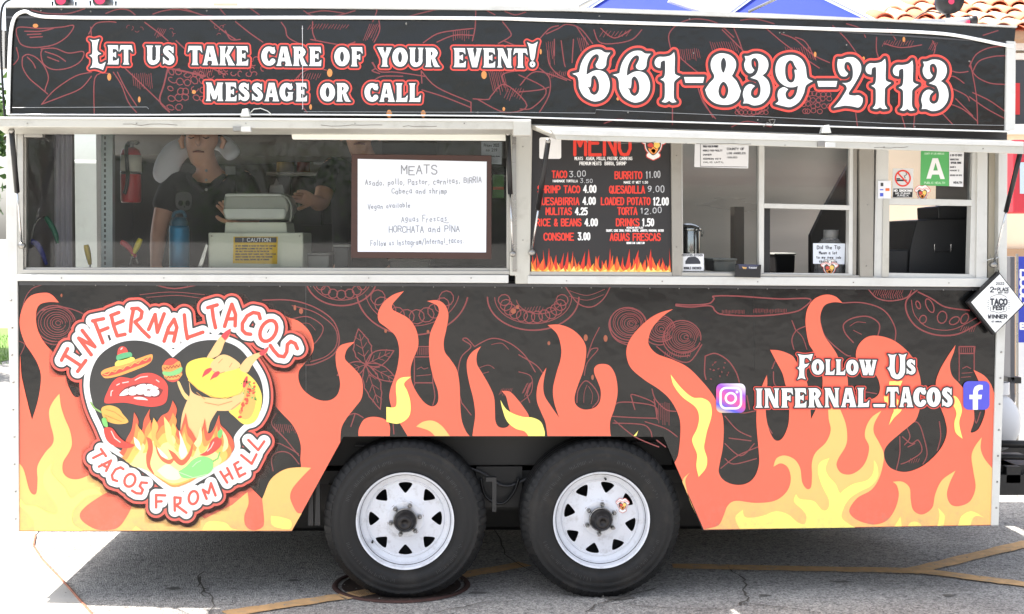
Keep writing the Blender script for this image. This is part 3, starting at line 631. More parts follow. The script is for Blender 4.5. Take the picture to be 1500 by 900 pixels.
# mask the gap inside beside panel
# ---------------------------------------------------------------- wheels
def wheel(px, py, rot, sticker=False):
    c = P(px, py, .0); c.z = .353; cy = .0
    w_ = thing('wheel', (c.x, .11, .349), None, None); setpar(w_, T)
    Lb = (c.x, 0, .353)
    prof = [(.200,.015),(.214,-.004),(.222,-.008),(.232,-.006),(.245,-.012),(.262,-.016),(.280,-.016),(.288,-.0135),(.292,-.0155),(.305,-.012),(.322,-.006),(.325,-.008),(.337,.003),(.348,.015),(.351,.020)]
    tyre = MB(); n = 96
    pr = list(prof)
    for g in (.045,.09,.135,.18): pr += [(.358,g-.018),(.358,g-.003),(.349,g-.002),(.349,g+.003),(.358,g+.004)]
    pr += [(.349,.20),(.34,.215),(.30,.232),(.2,.21)]
    tyre.lathe(pr, Lb, 'y', n); ty = tyre.build('tyre', rubber, w_, smooth=True)
    # tread blocks on the shoulder and raised sidewall marks
    tb = MB()
    for k in range(60):
        a = 2*math.pi*k/60; u_ = Vector((math.cos(a),0,math.sin(a))); v_ = Vector((-math.sin(a),0,math.cos(a))); o_ = Vector(Lb)
        p = [o_+u_*rr+v_*s*.011+Vector((0,yy,0)) for rr, yy in ((.327,-.0105),(.351,.013),(.3605,.028),(.3605,.07)) for s in (-1,1)]
        q = [o_+u_*rr+v_*s*.011+Vector((0,yy,0)) for rr, yy in ((.322,.004),(.343,.022),(.353,.03),(.353,.07)) for s in (-1,1)]
        tb.add(p+q, [(0,1,3,2),(2,3,5,4),(4,5,7,6),(0,2,10,8),(1,9,11,3),(2,4,12,10),(3,11,13,5),(8,9,1,0)])
    fixn(tb.build('tread_blocks', rubber, ty, kind='stuff'))
    S = SDF(-300,-300,300,300,.8,6)
    random.seed(int(px))
    for a0, a1, rr_ in ((200,262,262),(285,338,262),(20,60,262),(100,160,262)):
        for a in np.arange(a0, a1, 1.6):
            if random.random() < .25: continue
            ca, sa = math.cos(R(a)), math.sin(R(a)); l0 = rr_+random.choice((0,0,6)); l1 = rr_+random.choice((8,15,15)); S.path([(l0*ca,l0*sa),(l1*ca,l1*sa)], .9)
    def tfm(x, y):
        rr = np.hypot(x, y)/1000; yy = np.interp(rr, [.245,.262,.28,.292,.305], [-.012,-.016,-.016,-.0155,-.012])-.0018
        return np.stack([Lb[0]+x/1000, yy, Lb[2]-y/1000], -1)
    S.mesh('sidewall_ribs', 0, mat('sidewall_rib_rubber',(58,58,60),.5), ty, tf=tfm, kind='stuff')
    # steel rim: flat disc with eight windows, dished
    S = SDF(-220,-220,220,220,.55,30)
    y, x = np.meshgrid(S.Yy, S.X, indexing='ij'); rad = np.hypot(x, y)
    F_ = np.maximum(rad-216, 34-rad).astype(np.float32); S.d = F_
    for k in range(8):
        a = R(rot+45*k); ca, sa = math.cos(a), math.sin(a)
        tri = smooth([(160,-23),(163,0),(160,23),(151,30),(124,10),(116,0),(124,-10),(151,-30)],3)
        S.poly([(u_*ca-v_*sa, u_*sa+v_*ca) for u_, v_ in tri], cut=True)
    def tfr(x, y):
        rr = np.hypot(x, y)
        yy = np.interp(rr, [34,78,84,100,165,171,176,196,203,208,216], [.030,.028,.034,.040,.052,.046,.052,.044,.012,-.012,-.016])/1
        return np.stack([Lb[0]+x/1000, yy-.004, Lb[2]-y/1000], -1)
    rim = S.mesh('rim', 0, white_rim, w_, tf=tfr, merge=False)
    for p in rim.data.polygons: p.use_smooth = True
    MB().lathe([(.216,-.020),(.2165,-.010),(.21,.01)], Lb, 'y', 64).build('rim_lip', white_rim, rim, smooth=True)
    MB().lathe([(.03,.10),(.165,.10),(.17,.09)], Lb, 'y', 48).build('brake_drum', blackpl, w_, smooth=True)
    hub = MB().lathe([(.05,.03),(.05,-.004),(.044,-.012),(.034,-.018),(.032,-.060),(.027,-.066),(.014,-.066),(.012,-.058),(0,-.058)], Lb, 'y', 24).build('hub', mat('greasy_hub',(44,42,42),.35,.6,var=.3,vscale=30), w_, smooth=True)
    MB().lathe([(.051,.010),(.054,.008),(.054,.0),(.050,-.003)], Lb, 'y', 24).build('hub_collar', steel, hub, smooth=True)
    for k in range(6):
        a = R(rot+12+60*k); q = (Lb[0]+.066*math.cos(a), 0, Lb[2]+.066*math.sin(a))
        MB().lathe([(.0105,.03),(.0105,.004),(.008,.0),(.004,-.006),(0,-.007)], q, 'y', 6).build('lug_nut', steel, w_)
    for k in range(6):
        a = R(rot+12+60*k); MB().lathe([(.009,.0262),(.0165,.0262)], (Lb[0]+.066*math.cos(a), 0, Lb[2]+.066*math.sin(a)), 'y', 10).build('nut_rust', mat('nut_rust',(120,84,62),.9), w_)
    a = R(215 if px < 700 else 83); q = (Lb[0]+.178*math.cos(a), .03, Lb[2]+.178*math.sin(a))
    MB().lathe([(.005,.03),(.005,-.01),(.004,-.014),(0,-.014)], q, 'y', 8).build('valve', blackpl, w_, smooth=True)
    return w_
wheel(593.5, 768, 0); wh2 = wheel(880.5, 768, 22.5*.55)
MB().tube([(P(593,768,0).x,.1,.349),(P(593,768,0).x,2.1,.349)], .035, 12).build('axle', black_p, T, smooth=True)
MB().tube([(P(880,768,0).x,.1,.349),(P(880,768,0).x,2.1,.349)], .035, 12).build('axle', black_p, T, smooth=True)

# leaf springs, equaliser, hoses and wiring between the wheels
for cxp in (593, 880):
    xx = P(cxp, 768, 0).x
    for k in range(4): MB().tube([(xx-.36+k*.05,.30,.46-k*.0),(xx-.15,.30,.40-k*.012),(xx,.30,.385-k*.012),(xx+.15,.30,.40-k*.012),(xx+.36-k*.05,.30,.46)], .008, 6).build('leaf_spring', mat('spring_steel',(46,42,38),.6,.3,var=.3,vscale=20), T)
MB().tube([(P(700,1,0).x,.28,.47),(P(736,1,0).x,.28,.43),(P(772,1,0).x,.28,.47)], .018, 8).build('equaliser', MC['spring_steel'], T)
MB().tube([P(x,y,.24) for x,y in smooth([(520,652),(600,660),(700,690),(738,712),(775,700),(870,656),(960,648)],5,False)], .006, 8).build('brake_line', mat('hose_grey',(60,60,62),.5), T, smooth=True)
MB().tube([P(x,y,.22) for x,y in smooth([(704,700),(712,728),(735,738),(752,722),(760,700)],5,False)], .007, 8).build('brake_line', blackpl, T, smooth=True)
# screws along rails, hatches and posts
b = MB()
def scr(x, y, Y, r=.0045): b.lathe([(0,-.0035),(r*.8,-.003),(r,.002)], P(x,y,Y), 'y', 8)
for k in range(5): scr(90+k*150, 407.5, -.0305, .003); scr(830+k*140, 411.5+k*.8, -.0305, .003)
for k in range(5): scr(40+k*160, 181, -.3805, .003); scr(860+k*145, 208+k*2.5, -.3805, .003)
for q_ in ((766,215),(766,352),(991,228),(991,362),(1271,300),(1269,390)): scr(*q_, -.0255 if q_[0] < 800 else -.0205, .003)
for k in range(16): scr(50+k*45, 418+k*.2, -.0085,.003); scr(780+k*43, 421.5+k*.25, -.0085,.003)
b.build('screws', steel, T, smooth=True, kind='stuff')
# sealant and scuffs on the hatch
for x0, x1, y0 in ((180,260,183),(470,560,184),(590,640,185),(900,960,209),(1020,1100,211),(1280,1330,216)):
    MB().tube([P(x0+(x1-x0)*t, y0+random.uniform(-1.2,1.2), -.3803) for t in np.linspace(0,1,7)], .0012, 5).build('scuff', mat('scuff_grey',(110,104,96),.8), T)
# ---------------------------------------------------------------- printed wrap, lower panel (traced in photo pixels)
L1, L2, L3, L4, L5, L6, L7, L8 = [-.0012*k for k in range(1, 9)]
ML = [(29,534),(32,553),(40,588),(47,615,C),(56,585),(60,553),(55,533),(45,516),(37,504),(30,484),(29,466),(35,446),(46,433),(65,429),(76,432),(86.4,443.3,C),(72,442.7),(59,446),(53.4,456),(53.4,475),(59,492),(69,507),(84,522,C),(97,551,C),(97,553),(100,565),(108,580),(117,580),(122,560,C),(170,540,C),(390,450,C),(422,465),(438,471),(452,484),(459,501),(458,516),(446,533),(438,544),(438,559),(446,573),(464,585),(481,587),(493,580),(498,567),(497,553),(492.6,536),(492,518),(498,507),(508,503),(520,501,C),(510,510),(506,518),(506,527),(518,539),(529,553),(531.6,570),(529,585),(518.6,599),(507,614),(500,628),(498.5,648,C),(427.5,778,C),(28.5,778,C)]
B1 = [(390,580,C),(404,596),(415,608),(428,622),(436,637),(440.6,654),(440,672),(439,688),(417,688),(397,702),(387,724),(384,731,C),(365,712),(340,690,C),(360,600,C)]
M0 = [(525,639,C),(525.8,628),(533,615),(546,610.8),(562,613.7),(570.6,622.4),(571,639,C)]
M1 = [(597,639,C),(585,619),(576,604),(570.6,585),(572,570),(579,550),(583.6,530),(584.5,510),(579,492),(565,479.4),(555,471),(554,458),(562,443),(576,432),(591.7,426.6,C),(582,437.5),(575,446),(575,453.4),(585,459),(598,466.4),(608,479.4),(612.5,495),(612,510),(605,527),(601.5,541.5),(603,559),(611,576),(622.6,590.6),(634,595.5),(641.4,589),(641.4,573),(635.6,556),(630,533),(628.4,510),(630,489.5),(637,472),(642.8,458),(640,447.7),(625.5,441.3,C),(640,440),(650,445),(655.8,455),(656.7,466),(653.5,484),(650,501),(651.5,515.5),(660,527),(669,541.5),(673,562),(674,588),(676,614),(682,631),(688,639,C)]
Y1m = [(602.4,552,C),(588,553.6),(581,560),(580,573),(581,585),(579,596.4),(566,596.4,C),(566,618,C),(582,621),(595,615),(601,605),(601,588),(596.6,573),(592,562)]
O1m = [(609.6,625,C),(620,618),(634,616.6),(647,624),(659,639,C),(637,639,C),(628,631)]
M2 = [(692,639,C),(693.4,628),(696,608),(693.4,585),(687.6,562),(684,541.5),(684.7,527),(692,515.5),(705,507.4,C),(699,518),(698.6,533),(706.4,547),(716.5,564.6),(723.7,582),(725,602),(725.7,616.6),(730,625),(738,627),(745,623.8),(749,612),(744.5,593.5),(741,580.5),(734.7,573,C),(746.8,574),(758,585),(768.5,599),(775,611),(780,639,C)]
Y2m = [(733,586,C),(741,599),(752.6,606.5),(767,611),(780,612),(792,618),(797.5,631),(798,639,C),(774,639,C),(768,632),(755,628),(742.5,617),(735.8,599)]
M3 = [(802,639,C),(799,619.5),(793,605),(786.6,588),(786.6,570),(791.8,553),(800.4,538.6,C),(796,562),(797.5,579),(806,593.5),(819,612,C),(812,590.6),(810,570.4),(815,547),(821,527),(822,510),(816,489.5),(802,476.5,C),(818,475.7),(835,481),(849.5,492.4),(858,507),(858,524),(854,544.4),(846.6,564.6),(841.7,582),(844,593.5),(855,600),(869.7,598),(878.4,589),(880,573),(875.5,559),(870.6,547),(871,538.6),(878,533.7),(891.4,535),(900,546),(904,562),(904.4,579),(900,599),(894,616.6),(893.7,631),(895,639,C)]
MR = [(988,678,C),(994,663),(996.8,625),(992.5,605),(981,585),(965,570.4),(945,557.4),(926,541.5),(918.8,527),(918,510),(926,492.4),(945,472),(965,459),(986,453,C),(971,463.5),(956.4,479.4),(950.6,494),(950.6,505.4),(962,518.4),(985,527),(1008,538.6),(1028.6,559),(1044.5,579),(1056,602),(1060,622.4),(1059,654),(1054.6,677.5),(1053,692),(1060,703.5),(1075,710),(1092,709),(1105,699),(1111.8,680),(1111,657),(1108,619.5),(1109.5,588),(1116.7,564.6),(1123.3,549.6,C),(1124,562),(1122.5,585),(1122,608),(1127,631),(1135.5,645),(1145.6,642.6),(1154,625),(1156,605),(1154.7,579),(1150,562),(1146,547),(1137,530),(1128,512.7,C),(1143,514),(1160,521),(1167,531),(1178,548),(1185,575),(1188,614,C),(1200,588),(1205,562),(1202,540),(1192,516),(1185,504),(1181,484),(1180,466.5),(1183.6,450.6),(1193.7,437.6),(1209.6,431.8),(1224,434.7),(1234,444,C),(1221,443),(1208,447.7),(1202,461),(1202.4,475),(1208,492.5),(1218,507),(1225.5,518.5),(1234,539),(1241,552),(1243,568),(1250,578),(1262,584),(1276,585),(1286,579),(1289,568),(1286,555),(1278,544),(1263,535),(1255,527),(1254,516),(1258.7,504),(1270,494),(1285,492),(1305,497),(1322,508),(1336.7,524),(1345.4,544.5),(1349,562),(1349,590),(1342.5,613.8),(1334,622.5),(1316.5,637),(1301,651),(1295,663),(1298,677.6),(1308,687.7),(1328,691.4),(1351,683),(1371,666),(1383,648),(1387,631),(1384,614),(1378.6,599),(1375.7,588),(1372,572),(1371,559),(1377,541.6),(1388.7,521.4),(1399.7,505.5,C),(1397.4,515.6),(1391.6,533),(1394.5,550),(1405,562),(1416,575),(1424,592),(1427,605),(1426,620),(1422,633.5),(1432,630),(1439,617),(1443,602),(1441,580),(1434,560),(1426,542,C),(1441,550),(1451,562),(1456.6,577,C),(1453.6,769.5,C),(1031,776.3,C)]
OL = [(28.3,679,C),(35,689),(42,715),(47.7,724),(53.4,722),(55,703),(55,683),(66.4,663),(76.5,651.6),(78.6,640),(73.6,619.5),(72,602),(78,588),(87,577,C),(89.5,596),(95.3,614),(102.5,631),(105.4,650),(101,663),(92.4,677.5),(92.4,692),(101,700.6),(115.5,702),(136,694),(170,680,C),(300,760,C),(340,740,C),(362.5,721,C),(364,738),(358,755.5),(359.6,770),(369.7,777),(382.7,774),(387,764),(384,731,C),(387,724),(397,702),(417,688),(438,684.8),(455.7,685.6,C),(443.5,698),(429,715),(425,727),(427.7,738),(435,751),(442,752,C),(427.3,777.5,C),(28.5,777.5,C)]
CBL = [(147,727,C),(127,741),(117,753),(121,764),(138.6,775),(156,777),(173,773),(185,758),(193.5,740),(195,722,C),(170,715,C)]
YL = [(79.4,676,C),(68,686),(63,698),(65,715),(75,729.5),(84,744),(82,752.6),(69,750),(52,741),(37.5,739.6),(30.3,731,C),(29.5,741),(40.4,752.6),(49,764),(50.5,777.5,C),(122,777.5,C),(107,767),(107,750),(115.5,738),(130,726.6),(150,724,C),(138.6,716.5),(121,719.4),(107,729.5),(101,726.6),(95,715),(84,703.5),(75,692),(75.7,683)]
YL2 = [[(297,777,C),(298,773),(306,764),(329,765.6),(338,773),(350,777,C)],[(194,777,C),(199,771,C),(208,777,C)],[(397,757),(402,756.5),(412,757.5),(426,763),(424,775),(400,771)]]
YM4 = [(982.4,548.7,C),(986.7,564.6),(999.7,582),(1018.5,596.4),(1024,611),(1021,628),(1014,642.6),(1015.6,652),(1021,666),(1020,683),(1023.4,699,C),(1034,686),(1035.8,672),(1031.5,657),(1033,645),(1036,631),(1042.5,608),(1040,590.6),(1028.6,583.4),(1014,582),(997,567.5)]
OR = [(1031,775.6,C),(1052,770),(1060,755.5),(1066,741),(1078,734),(1106.6,737),(1134.5,734),(1152,721),(1158.4,703.6),(1154.7,686),(1144,679),(1133,684,C),(1137.3,672),(1149,667.5),(1163.4,673),(1172,686),(1175,706.5),(1182,716.6),(1188,713.7),(1189.4,698),(1189.4,677.6),(1195,663),(1209.6,648.5),(1216.8,631),(1214,614),(1213,596,C),(1229,596,C),(1238.5,620),(1241,640),(1238.5,654.4),(1228,672),(1225.5,683),(1232.7,693.5),(1247,695),(1261.6,686),(1270,672),(1273,654.4),(1267,640),(1269,625),(1277.5,611),(1291,602,C),(1281,620),(1280,634),(1287.6,648.5),(1294,663),(1294,677.6),(1287.6,701),(1276,718),(1256,729.6),(1244,747),(1250,758.5),(1264.5,765.7),(1282,768.6),(1299,762.8),(1310.7,747),(1316.5,726.7),(1314,712),(1307.8,706,C),(1322,706),(1332.4,715),(1334,732.5),(1338,748),(1351,754),(1365.6,744),(1370,724),(1380,703.6),(1399.7,689.7,C),(1391.6,706.5),(1387,724),(1391.6,738),(1403,742),(1420.5,735),(1429,715),(1426,692),(1423,669),(1428,654.4),(1438,641,C),(1436.4,657),(1442,672),(1455,688,C),(1453.6,768.8,C)]
SLV = [(1010,693,C),(1004,703),(1006,718),(1011,735),(1019,753,C),(999.5,706,C),(1002,700)]
YR = [(1215,671,C),(1201,677.6),(1198,692),(1204,712),(1214,732.5),(1212.5,745.5),(1204,747),(1192,734),(1172,731),(1166,724,C),(1163,735),(1175,747),(1180.7,755.6),(1179,767),(1169,765.7),(1154.7,754),(1137,749),(1118,755.5),(1101,758.4),(1091,757),(1088,747,C),(1078,755.5),(1078,764),(1083.5,775,C),(1253,773,C),(1244,768),(1234,760),(1234,750),(1243,732.5),(1258.7,721),(1276,712),(1286,698),(1285,683),(1280,674,C),(1279,692),(1270,703.6),(1250,709),(1235.6,718),(1230,722),(1224,709),(1214,698),(1209.6,686)]
YR2 = [[(1374,744,C),(1376,756),(1373,770.6,C),(1382,770.4,C),(1384,757),(1380,750)],[(1403,770,C),(1404.6,766),(1409,755.6),(1423.4,749),(1442,758.5,C),(1430,756),(1424,762),(1422,769.6,C)],[(1330,771,C),(1333,766),(1340,764),(1348,767),(1350,770.8,C)],[(1310,771.3,C),(1319,757,C),(1321,771.2,C)],
       [(1303,559,C),(1322,558,C),(1316,572),(1312,582),(1322,592),(1320,602),(1310,612),(1302,623,C),(1306,610),(1309,600),(1298,593),(1295,580),(1301,570)],[(1385,586,C),(1397,580),(1405,587),(1409,602),(1405,620),(1410,643,C),(1400,634),(1398,619.6),(1401,606),(1396,594)],[(928,639,C),(935,631,C),(932,639,C)]]
# -------- dull red vegetable sketches
def stroke_layer(name, reg, strokes, m, parent, Y, res=2.5):
    S = SDF(*reg, res, 3)
    for s_ in strokes:
        r = .8
        if isinstance(s_, tuple): s_, r = s_
        S.path(s_, r)
    return S.mesh(name, 0, m, parent, Y, kind='stuff')
def onion(cx, cy, r, n=7, sq=.88, rot=10):
    o = []
    for k in range(n):
        q = r*(1-k/n); e = ell(cx+random.uniform(-1,1)+k*.5, cy+random.uniform(-.7,.7), q, q*sq, rot, random.uniform(0,40), 340+random.uniform(0,30), 26)
        o.append((e, .85 if k == 0 else .5))
    o.append((ell(cx-1, cy+3, r*1.04, r*sq*1.06, rot, 60, 200), .8)); return o
def leaf(x0, y0, x1, y1, wd, veins=3):
    dx, dy = x1-x0, y1-y0; L = math.hypot(dx, dy); nx_, ny_ = -dy/L, dx/L; o = []
    for s_ in (-1, 1):
        o.append([(x0+dx*t+nx_*s_*wd*math.sin(math.pi*t**.8)*(1+.08*math.sin(t*30)), y0+dy*t+ny_*s_*wd*math.sin(math.pi*t**.8)) for t in np.linspace(0,1,16)])
    o.append(([(x0,y0),(x0+dx*.85,y0+dy*.85)], .5))
    for k in range(1, veins+1):
        t = k/(veins+1.5)
        for s_ in (-1,1): o.append(([(x0+dx*t,y0+dy*t),(x0+dx*(t+.14)+nx_*s_*wd*.6,y0+dy*(t+.14)+ny_*s_*wd*.6)], .45))
    return o
def hatchl(cx, cy, wd, hg, n, sl=.4, r=.4):
    return [([(cx+wd*k/n, cy+random.uniform(-1,1)), (cx+wd*k/n-sl*hg, cy+hg*random.uniform(.7,1.1))], r) for k in range(n)]
def cells(cx, cy, rx, ry, n, r0=5, rot=0):
    o = []
    for k in range(n):
        a = 2*math.pi*k/n; x = cx+rx*math.cos(a); y = cy+ry*math.sin(a)
        o.append((ell(x, y, r0*random.uniform(.7,1.15), r0*random.uniform(.6,1), random.uniform(0,180), 0, 360, 10), .6))
    return o
def tomato(cx, cy, rx, ry, a0=0, a1=360, n=9, rot=0):
    o = [(ell(cx,cy,rx,ry,rot,a0,a1,36),1.1), (ell(cx,cy,rx*.84,ry*.8,rot,a0,a1,36),.6)]
    for k in range(n):
        a = R(a0+(a1-a0)*(k+.5)/n); c_, s_ = math.cos(R(rot)), math.sin(R(rot)); x, y = rx*.64*math.cos(a), ry*.6*math.sin(a)
        o.append((ell(cx+x*c_-y*s_, cy+x*s_+y*c_, rx*.13, ry*.17, math.degrees(a)+rot, 0, 360, 10), .7))
    return o
def mono(pts, r=.8): return (smooth(pts, 5, False), r)
sk = []
sk += onion(82,474,30,8) + [mono([(30,470),(36,440),(46,424),(60,418)],.6), mono([(28,500),(36,505),(30,520)],.6), mono([(60,455),(90,450),(118,458),(135,470)],.8)]
sk += [mono([(205,432),(250,428),(300,432)],.5), mono([(215,436),(260,433),(300,438)],.5), mono([(220,415),(255,423),(300,415)],.9)]
sk += [mono([(385,440),(425,440),(460,450),(488,470),(497,498),(488,520),(462,533),(448,535)],.9), mono([(428,448),(462,458),(490,480),(493,505),(478,522),(455,530)],.7), mono([(425,468),(450,464),(470,475),(473,485),(464,500),(452,510)],.7), mono([(436,475),(452,474),(462,484)],.4)]
sk += tomato(500,408,52,40,15,165,7) + tomato(604,425,82,66,10,172,10) + hatchl(640,470,18,14,6)
sk += leaf(536,534,525,482,13)+leaf(536,534,577,514,11)+leaf(536,534,584,560,10)+leaf(536,534,557,600,12)+leaf(536,534,494,550,10)
sk += [mono([(607,508),(633,508)]),mono([(607,508),(607,560)]),mono([(633,508),(634,560)])]+[([(609+3*k,510),(609+3*k,520)],.5) for k in range(8)]+[([(608,523),(632,523)],.8),([(608,561),(634,561)],.9),mono([(608,561),(604,575),(608,590)]),mono([(634,561),(637,580),(634,594)]),([(611,541),(617,538),(621,541),(627,539)],.5),([(610,551),(631,549)],.5)]
sk += [mono([(676,590),(670,560),(675,525),(690,508),(678,498),(684,496),(695,508)]),mono([(695,508),(720,496),(745,502),(768,520),(784,545)]),mono([(720,505),(735,503),(745,512)],.5),mono([(700,540),(715,535),(724,540)],.5),mono([(705,548),(716,545)],.5),mono([(760,545),(778,552),(778,575),(762,590)],.6),mono([(676,590),(690,608)])]+hatchl(735,570,18,10,7)
sk += tomato(781,436,67,48,0,180,12)+[(ell(790,436,34,24,0,20,170),.6)]+hatchl(770,450,30,8,7)
sk += [mono([(828,420),(846,444),(866,450),(884,438),(895,418)]),mono([(834,426),(860,433),(886,424)],.4),mono([(834,434),(860,440),(884,432)],.4),mono([(760,520),(785,535),(796,548)]),mono([(776,590),(772,575),(779,560)],.7)]+hatchl(772,562,8,18,5)
sk += onion(921,474,27,9)+onion(966,482,22,7)+onion(1000,494,27,9)+[mono([(893,478),(896,490),(905,500),(920,506)]),mono([(962,508),(985,525),(1010,530),(1028,505)],.9)]+hatchl(975,516,40,8,12,.2)
sk += [mono([(878,480),(868,500),(860,524),(866,512),(876,512),(860,532),(856,550)],.7),mono([(845,590),(847,572),(858,558),(872,570),(877,585),(868,597)]),mono([(855,590),(856,575),(860,564)],.4),mono([(866,592),(868,578),(862,566)],.4)]
sk += [mono([(990,446),(1012,447),(1038,445),(1046,438),(1046,434),(1080,434),(1140,438),(1186,438),(1178,450),(1160,458),(1110,463),(1060,461),(1048,456),(1044,450),(1036,448),(1012,450),(990,448)],1.0)]+hatchl(1058,455,34,5,16,0,.35)+hatchl(1104,453,50,6,22,0,.35)
sk += [mono([(1033,522),(1048,518),(1066,528),(1078,545),(1083,560)],.9),mono([(1033,522),(1032,545),(1034,556)],.9)]+[(ell(random.uniform(1040,1070),random.uniform(530,556),1.3,.6,random.uniform(0,180),0,360,6),.3) for k in range(14)]
sk += [mono(p) for p in ([(898,598),(906,590),(930,590),(960,596),(962,612)],[(895,610),(930,612),(962,613)],[(900,616),(930,640),(965,655)],[(930,600),(926,586),(926,578),(950,586),(960,592)],[(898,620),(940,622),(952,630),(955,640)],[(945,618),(975,628),(992,640)],[(955,570),(960,585),(975,600),(990,603)],[(958,585),(963,615)],[(962,645),(975,655)])]+hatchl(965,590,18,34,6,0)
sk += [mono(p) for p in ([(1062,650),(1085,668),(1105,650)],[(1056,686),(1080,668),(1110,655)],[(1062,672),(1075,680),(1108,672)],[(1068,642),(1100,646)],[(1110,600),(1120,600)],[(1062,610),(1080,630),(1100,640)],[(1064,595),(1085,605),(1107,602)],[(1094,580),(1098,600)])]
sk += [mono([(1234,444),(1265,444),(1295,455),(1311,480),(1311,500)],.9),mono([(1202,475),(1210,495),(1236,518),(1246,522)],.9),mono([(1250,502),(1238,488),(1236,475),(1250,466),(1272,464),(1288,475),(1286,492)],.9),mono([(1245,478),(1255,472),(1268,473)],.5),mono([(1250,484),(1262,490)],.5),mono([(1180,478),(1166,485),(1160,498),(1163,512)],.8),mono([(1168,486),(1176,495),(1182,512)],.6)]
sk += [mono([(1272,424),(1285,437),(1305,441),(1328,436),(1336,424)],.9)]+hatchl(1282,425,44,8,14)+hatchl(1290,432,34,6,10,-.3)
sk += [mono([(1345,424),(1328,440),(1329,460),(1344,480),(1372,491),(1405,489),(1440,470)],1.1),mono([(1345,428),(1365,438),(1385,450),(1420,455)],1.0),mono([(1335,440),(1340,462),(1360,480),(1395,483),(1430,466)],.6)]+[(ell(x,y,a,b_,r_,0,360,12),.8) for x,y,a,b_,r_ in ((1352,468,5,6,20),(1362,448,5,11,-25),(1380,465,7,9,10),(1398,470,5,8,60),(1413,467,5,8,30),(1345,447,3,6,-20))]+hatchl(1410,478,22,8,7)
sk += [([(1405,508),(1428,508),(1427,518),(1405,518),(1405,508)],1.0),([(1405,518),(1405,558)],.8),([(1427,518),(1427,544)],.8),([(1410,540),(1416,537),(1422,540)],.6),([(1409,547),(1424,546)],.5),([(1408,553),(1422,552)],.5)]+[([(1408+3*k,510),(1408+3*k,516)],.5) for k in range(7)]
sk += [mono(p,.8) for p in ([(1131,540),(1137,528),(1146,535)],[(1133,545),(1134,562),(1142,570)],[(1122,620),(1131,635)],[(1242,577),(1262,574),(1284,577)],[(1318,640),(1318,665),(1313,688)],[(1332,618),(1345,620),(1353,640),(1358,665),(1352,680)],[(1322,640),(1335,650),(1345,645),(1350,662),(1330,676),(1320,680)],[(1330,655),(1340,650)],[(1376,618),(1378,640),(1373,660)],[(1326,622),(1333,640),(1325,652)])]+hatchl(1334,672,16,6,5)
sk += [mono(p,.8) for p in ([(400,625),(415,640),(438,668)],[(396,665),(405,650),(420,655),(437,665)],[(400,690),(398,670),(410,662),(425,665),(438,680)],[(404,606),(398,622),(420,645)],[(520,607),(514,625)],[(576,622),(577,636)])]+hatchl(402,622,34,12,12,-.2)
sk += [mono(p,.8) for p in ([(507,610),(520,606),(532,612)],[(1160,470),(1166,485)],[(1426,606),(1430,620),(1436,604)])]
stroke_layer('sketch_graphic', (26,414,1460,700), sk, sketch, side, L1)
# ember flecks
em = mat('ember_orange', (255,150,60), .5); em2 = mat('ember_yellow', (255,214,120), .5)
def embers(name, pts, m, parent, Y):
    for x, y, rx, ry in pts:
        filled(name, [ell(x,y,rx,ry,0,0,345,12)], m, parent, Y, sm=False)
embers('ember_graphic', [(432,451,2,4),(441,456,3,4.5),(565,485,2,3),(627,486,2,2.5),(752,456,4,4),(758,450,2.5,3),(858,495,3,5),(887,496,3,5),(804,503,2,3),(868,553,2,4),(90,433,1.5,2.5),(24.8,430,1,4)], vinyl((150,74,44),'ember_vinyl'), side, L2)
for nm, sh in (('flame_graphic',[ML,B1]),('flame_graphic',[M0]),('flame_graphic',[M1]),('flame_graphic',[M2]),('flame_graphic',[M3]),('flame_graphic',[MR])):
    filled(nm, sh, coral, side, L3)
for sh in (OL, O1m, OR, SLV): filled('flame_graphic', [sh], orange, side, L4)
filled('flame_graphic', [CBL], coral, side, L5)
for sh in [YL, Y1m, Y2m, YM4, YR]+YL2+YR2: filled('flame_graphic', [sh], yellow, side, L5)
MB().tube([P(x,y,-.0005) for x,y in [(448,415),(448.5,690)]], .0008, 6).build('panel_seam', mat('dark_seam',(90,88,88),.4), side)
MB().tube([P(x,y,-.0005) for x,y in [(1104,420),(1105,545)]], .0008, 6).build('panel_seam', mat('dark_seam2',(18,18,18),.4), side)
fixn(MB().ppx([(28,413),(745,416),(745,420),(28,418)], -.008, -.0005).build('panel_flange', mat('flange_dark',(60,60,62),.3), side))
fixn(MB().ppx([(745,416),(1460,422),(1460,426),(745,420)], -.008, -.0005).build('panel_flange', MC['flange_dark'], side))
# -------- lettering low: FOLLOW US / INFERNAL_TACOS
def triple(S, par, Y, o1, o2, nm='lettering'):
    S.mesh(nm+'_outline', o2, ringred, par, Y); S.mesh(nm+'_outline', o1, darkv, par, Y-.0012); S.mesh(nm, 0, whitev, par, Y-.0024)
def big(S, shape, ox, oy, k, dx=0, dy=0, holes=()):
    S.poly(smooth(tr(shape, ox, oy, k, dx, dy), 5))
    for h in holes: S.poly(smooth(tr(h, ox, oy, k, dx, dy), 5), cut=True)
S = SDF(1155,505,1355,570,5,8)
big(S, BIG_F, 1150, 500, 4.839); wword(S, 'OLLOW', 1189, 1284, 549, 550, 22.5)
triple(S, side, L6, 2.0, 3.3); S = SDF(1290,505,1355,570,5,8)
big(S, BIG_U, 1150, 500, 4.839); wword(S, 'S', 1327, 1342, 549, 549, 22.5)
triple(S, side, L6, 2.0, 3.3)
S = SDF(1095,555,1410,610,5,8)
wword(S, 'INFERNAL', 1107, 1273, 597.5, 596.5, 28); triple(S, side, L6, 2.0, 3.3); S = SDF(1270,555,1410,610,5,8); wword(S, '_', 1279, 1297, 596.5, 596.5, 22); triple(S, side, L6-.0002, 2.0, 3.3); S = SDF(1285,555,1410,610,5,8); wword(S, 'TACOS', 1299, 1396, 596.5, 596.5, 29)
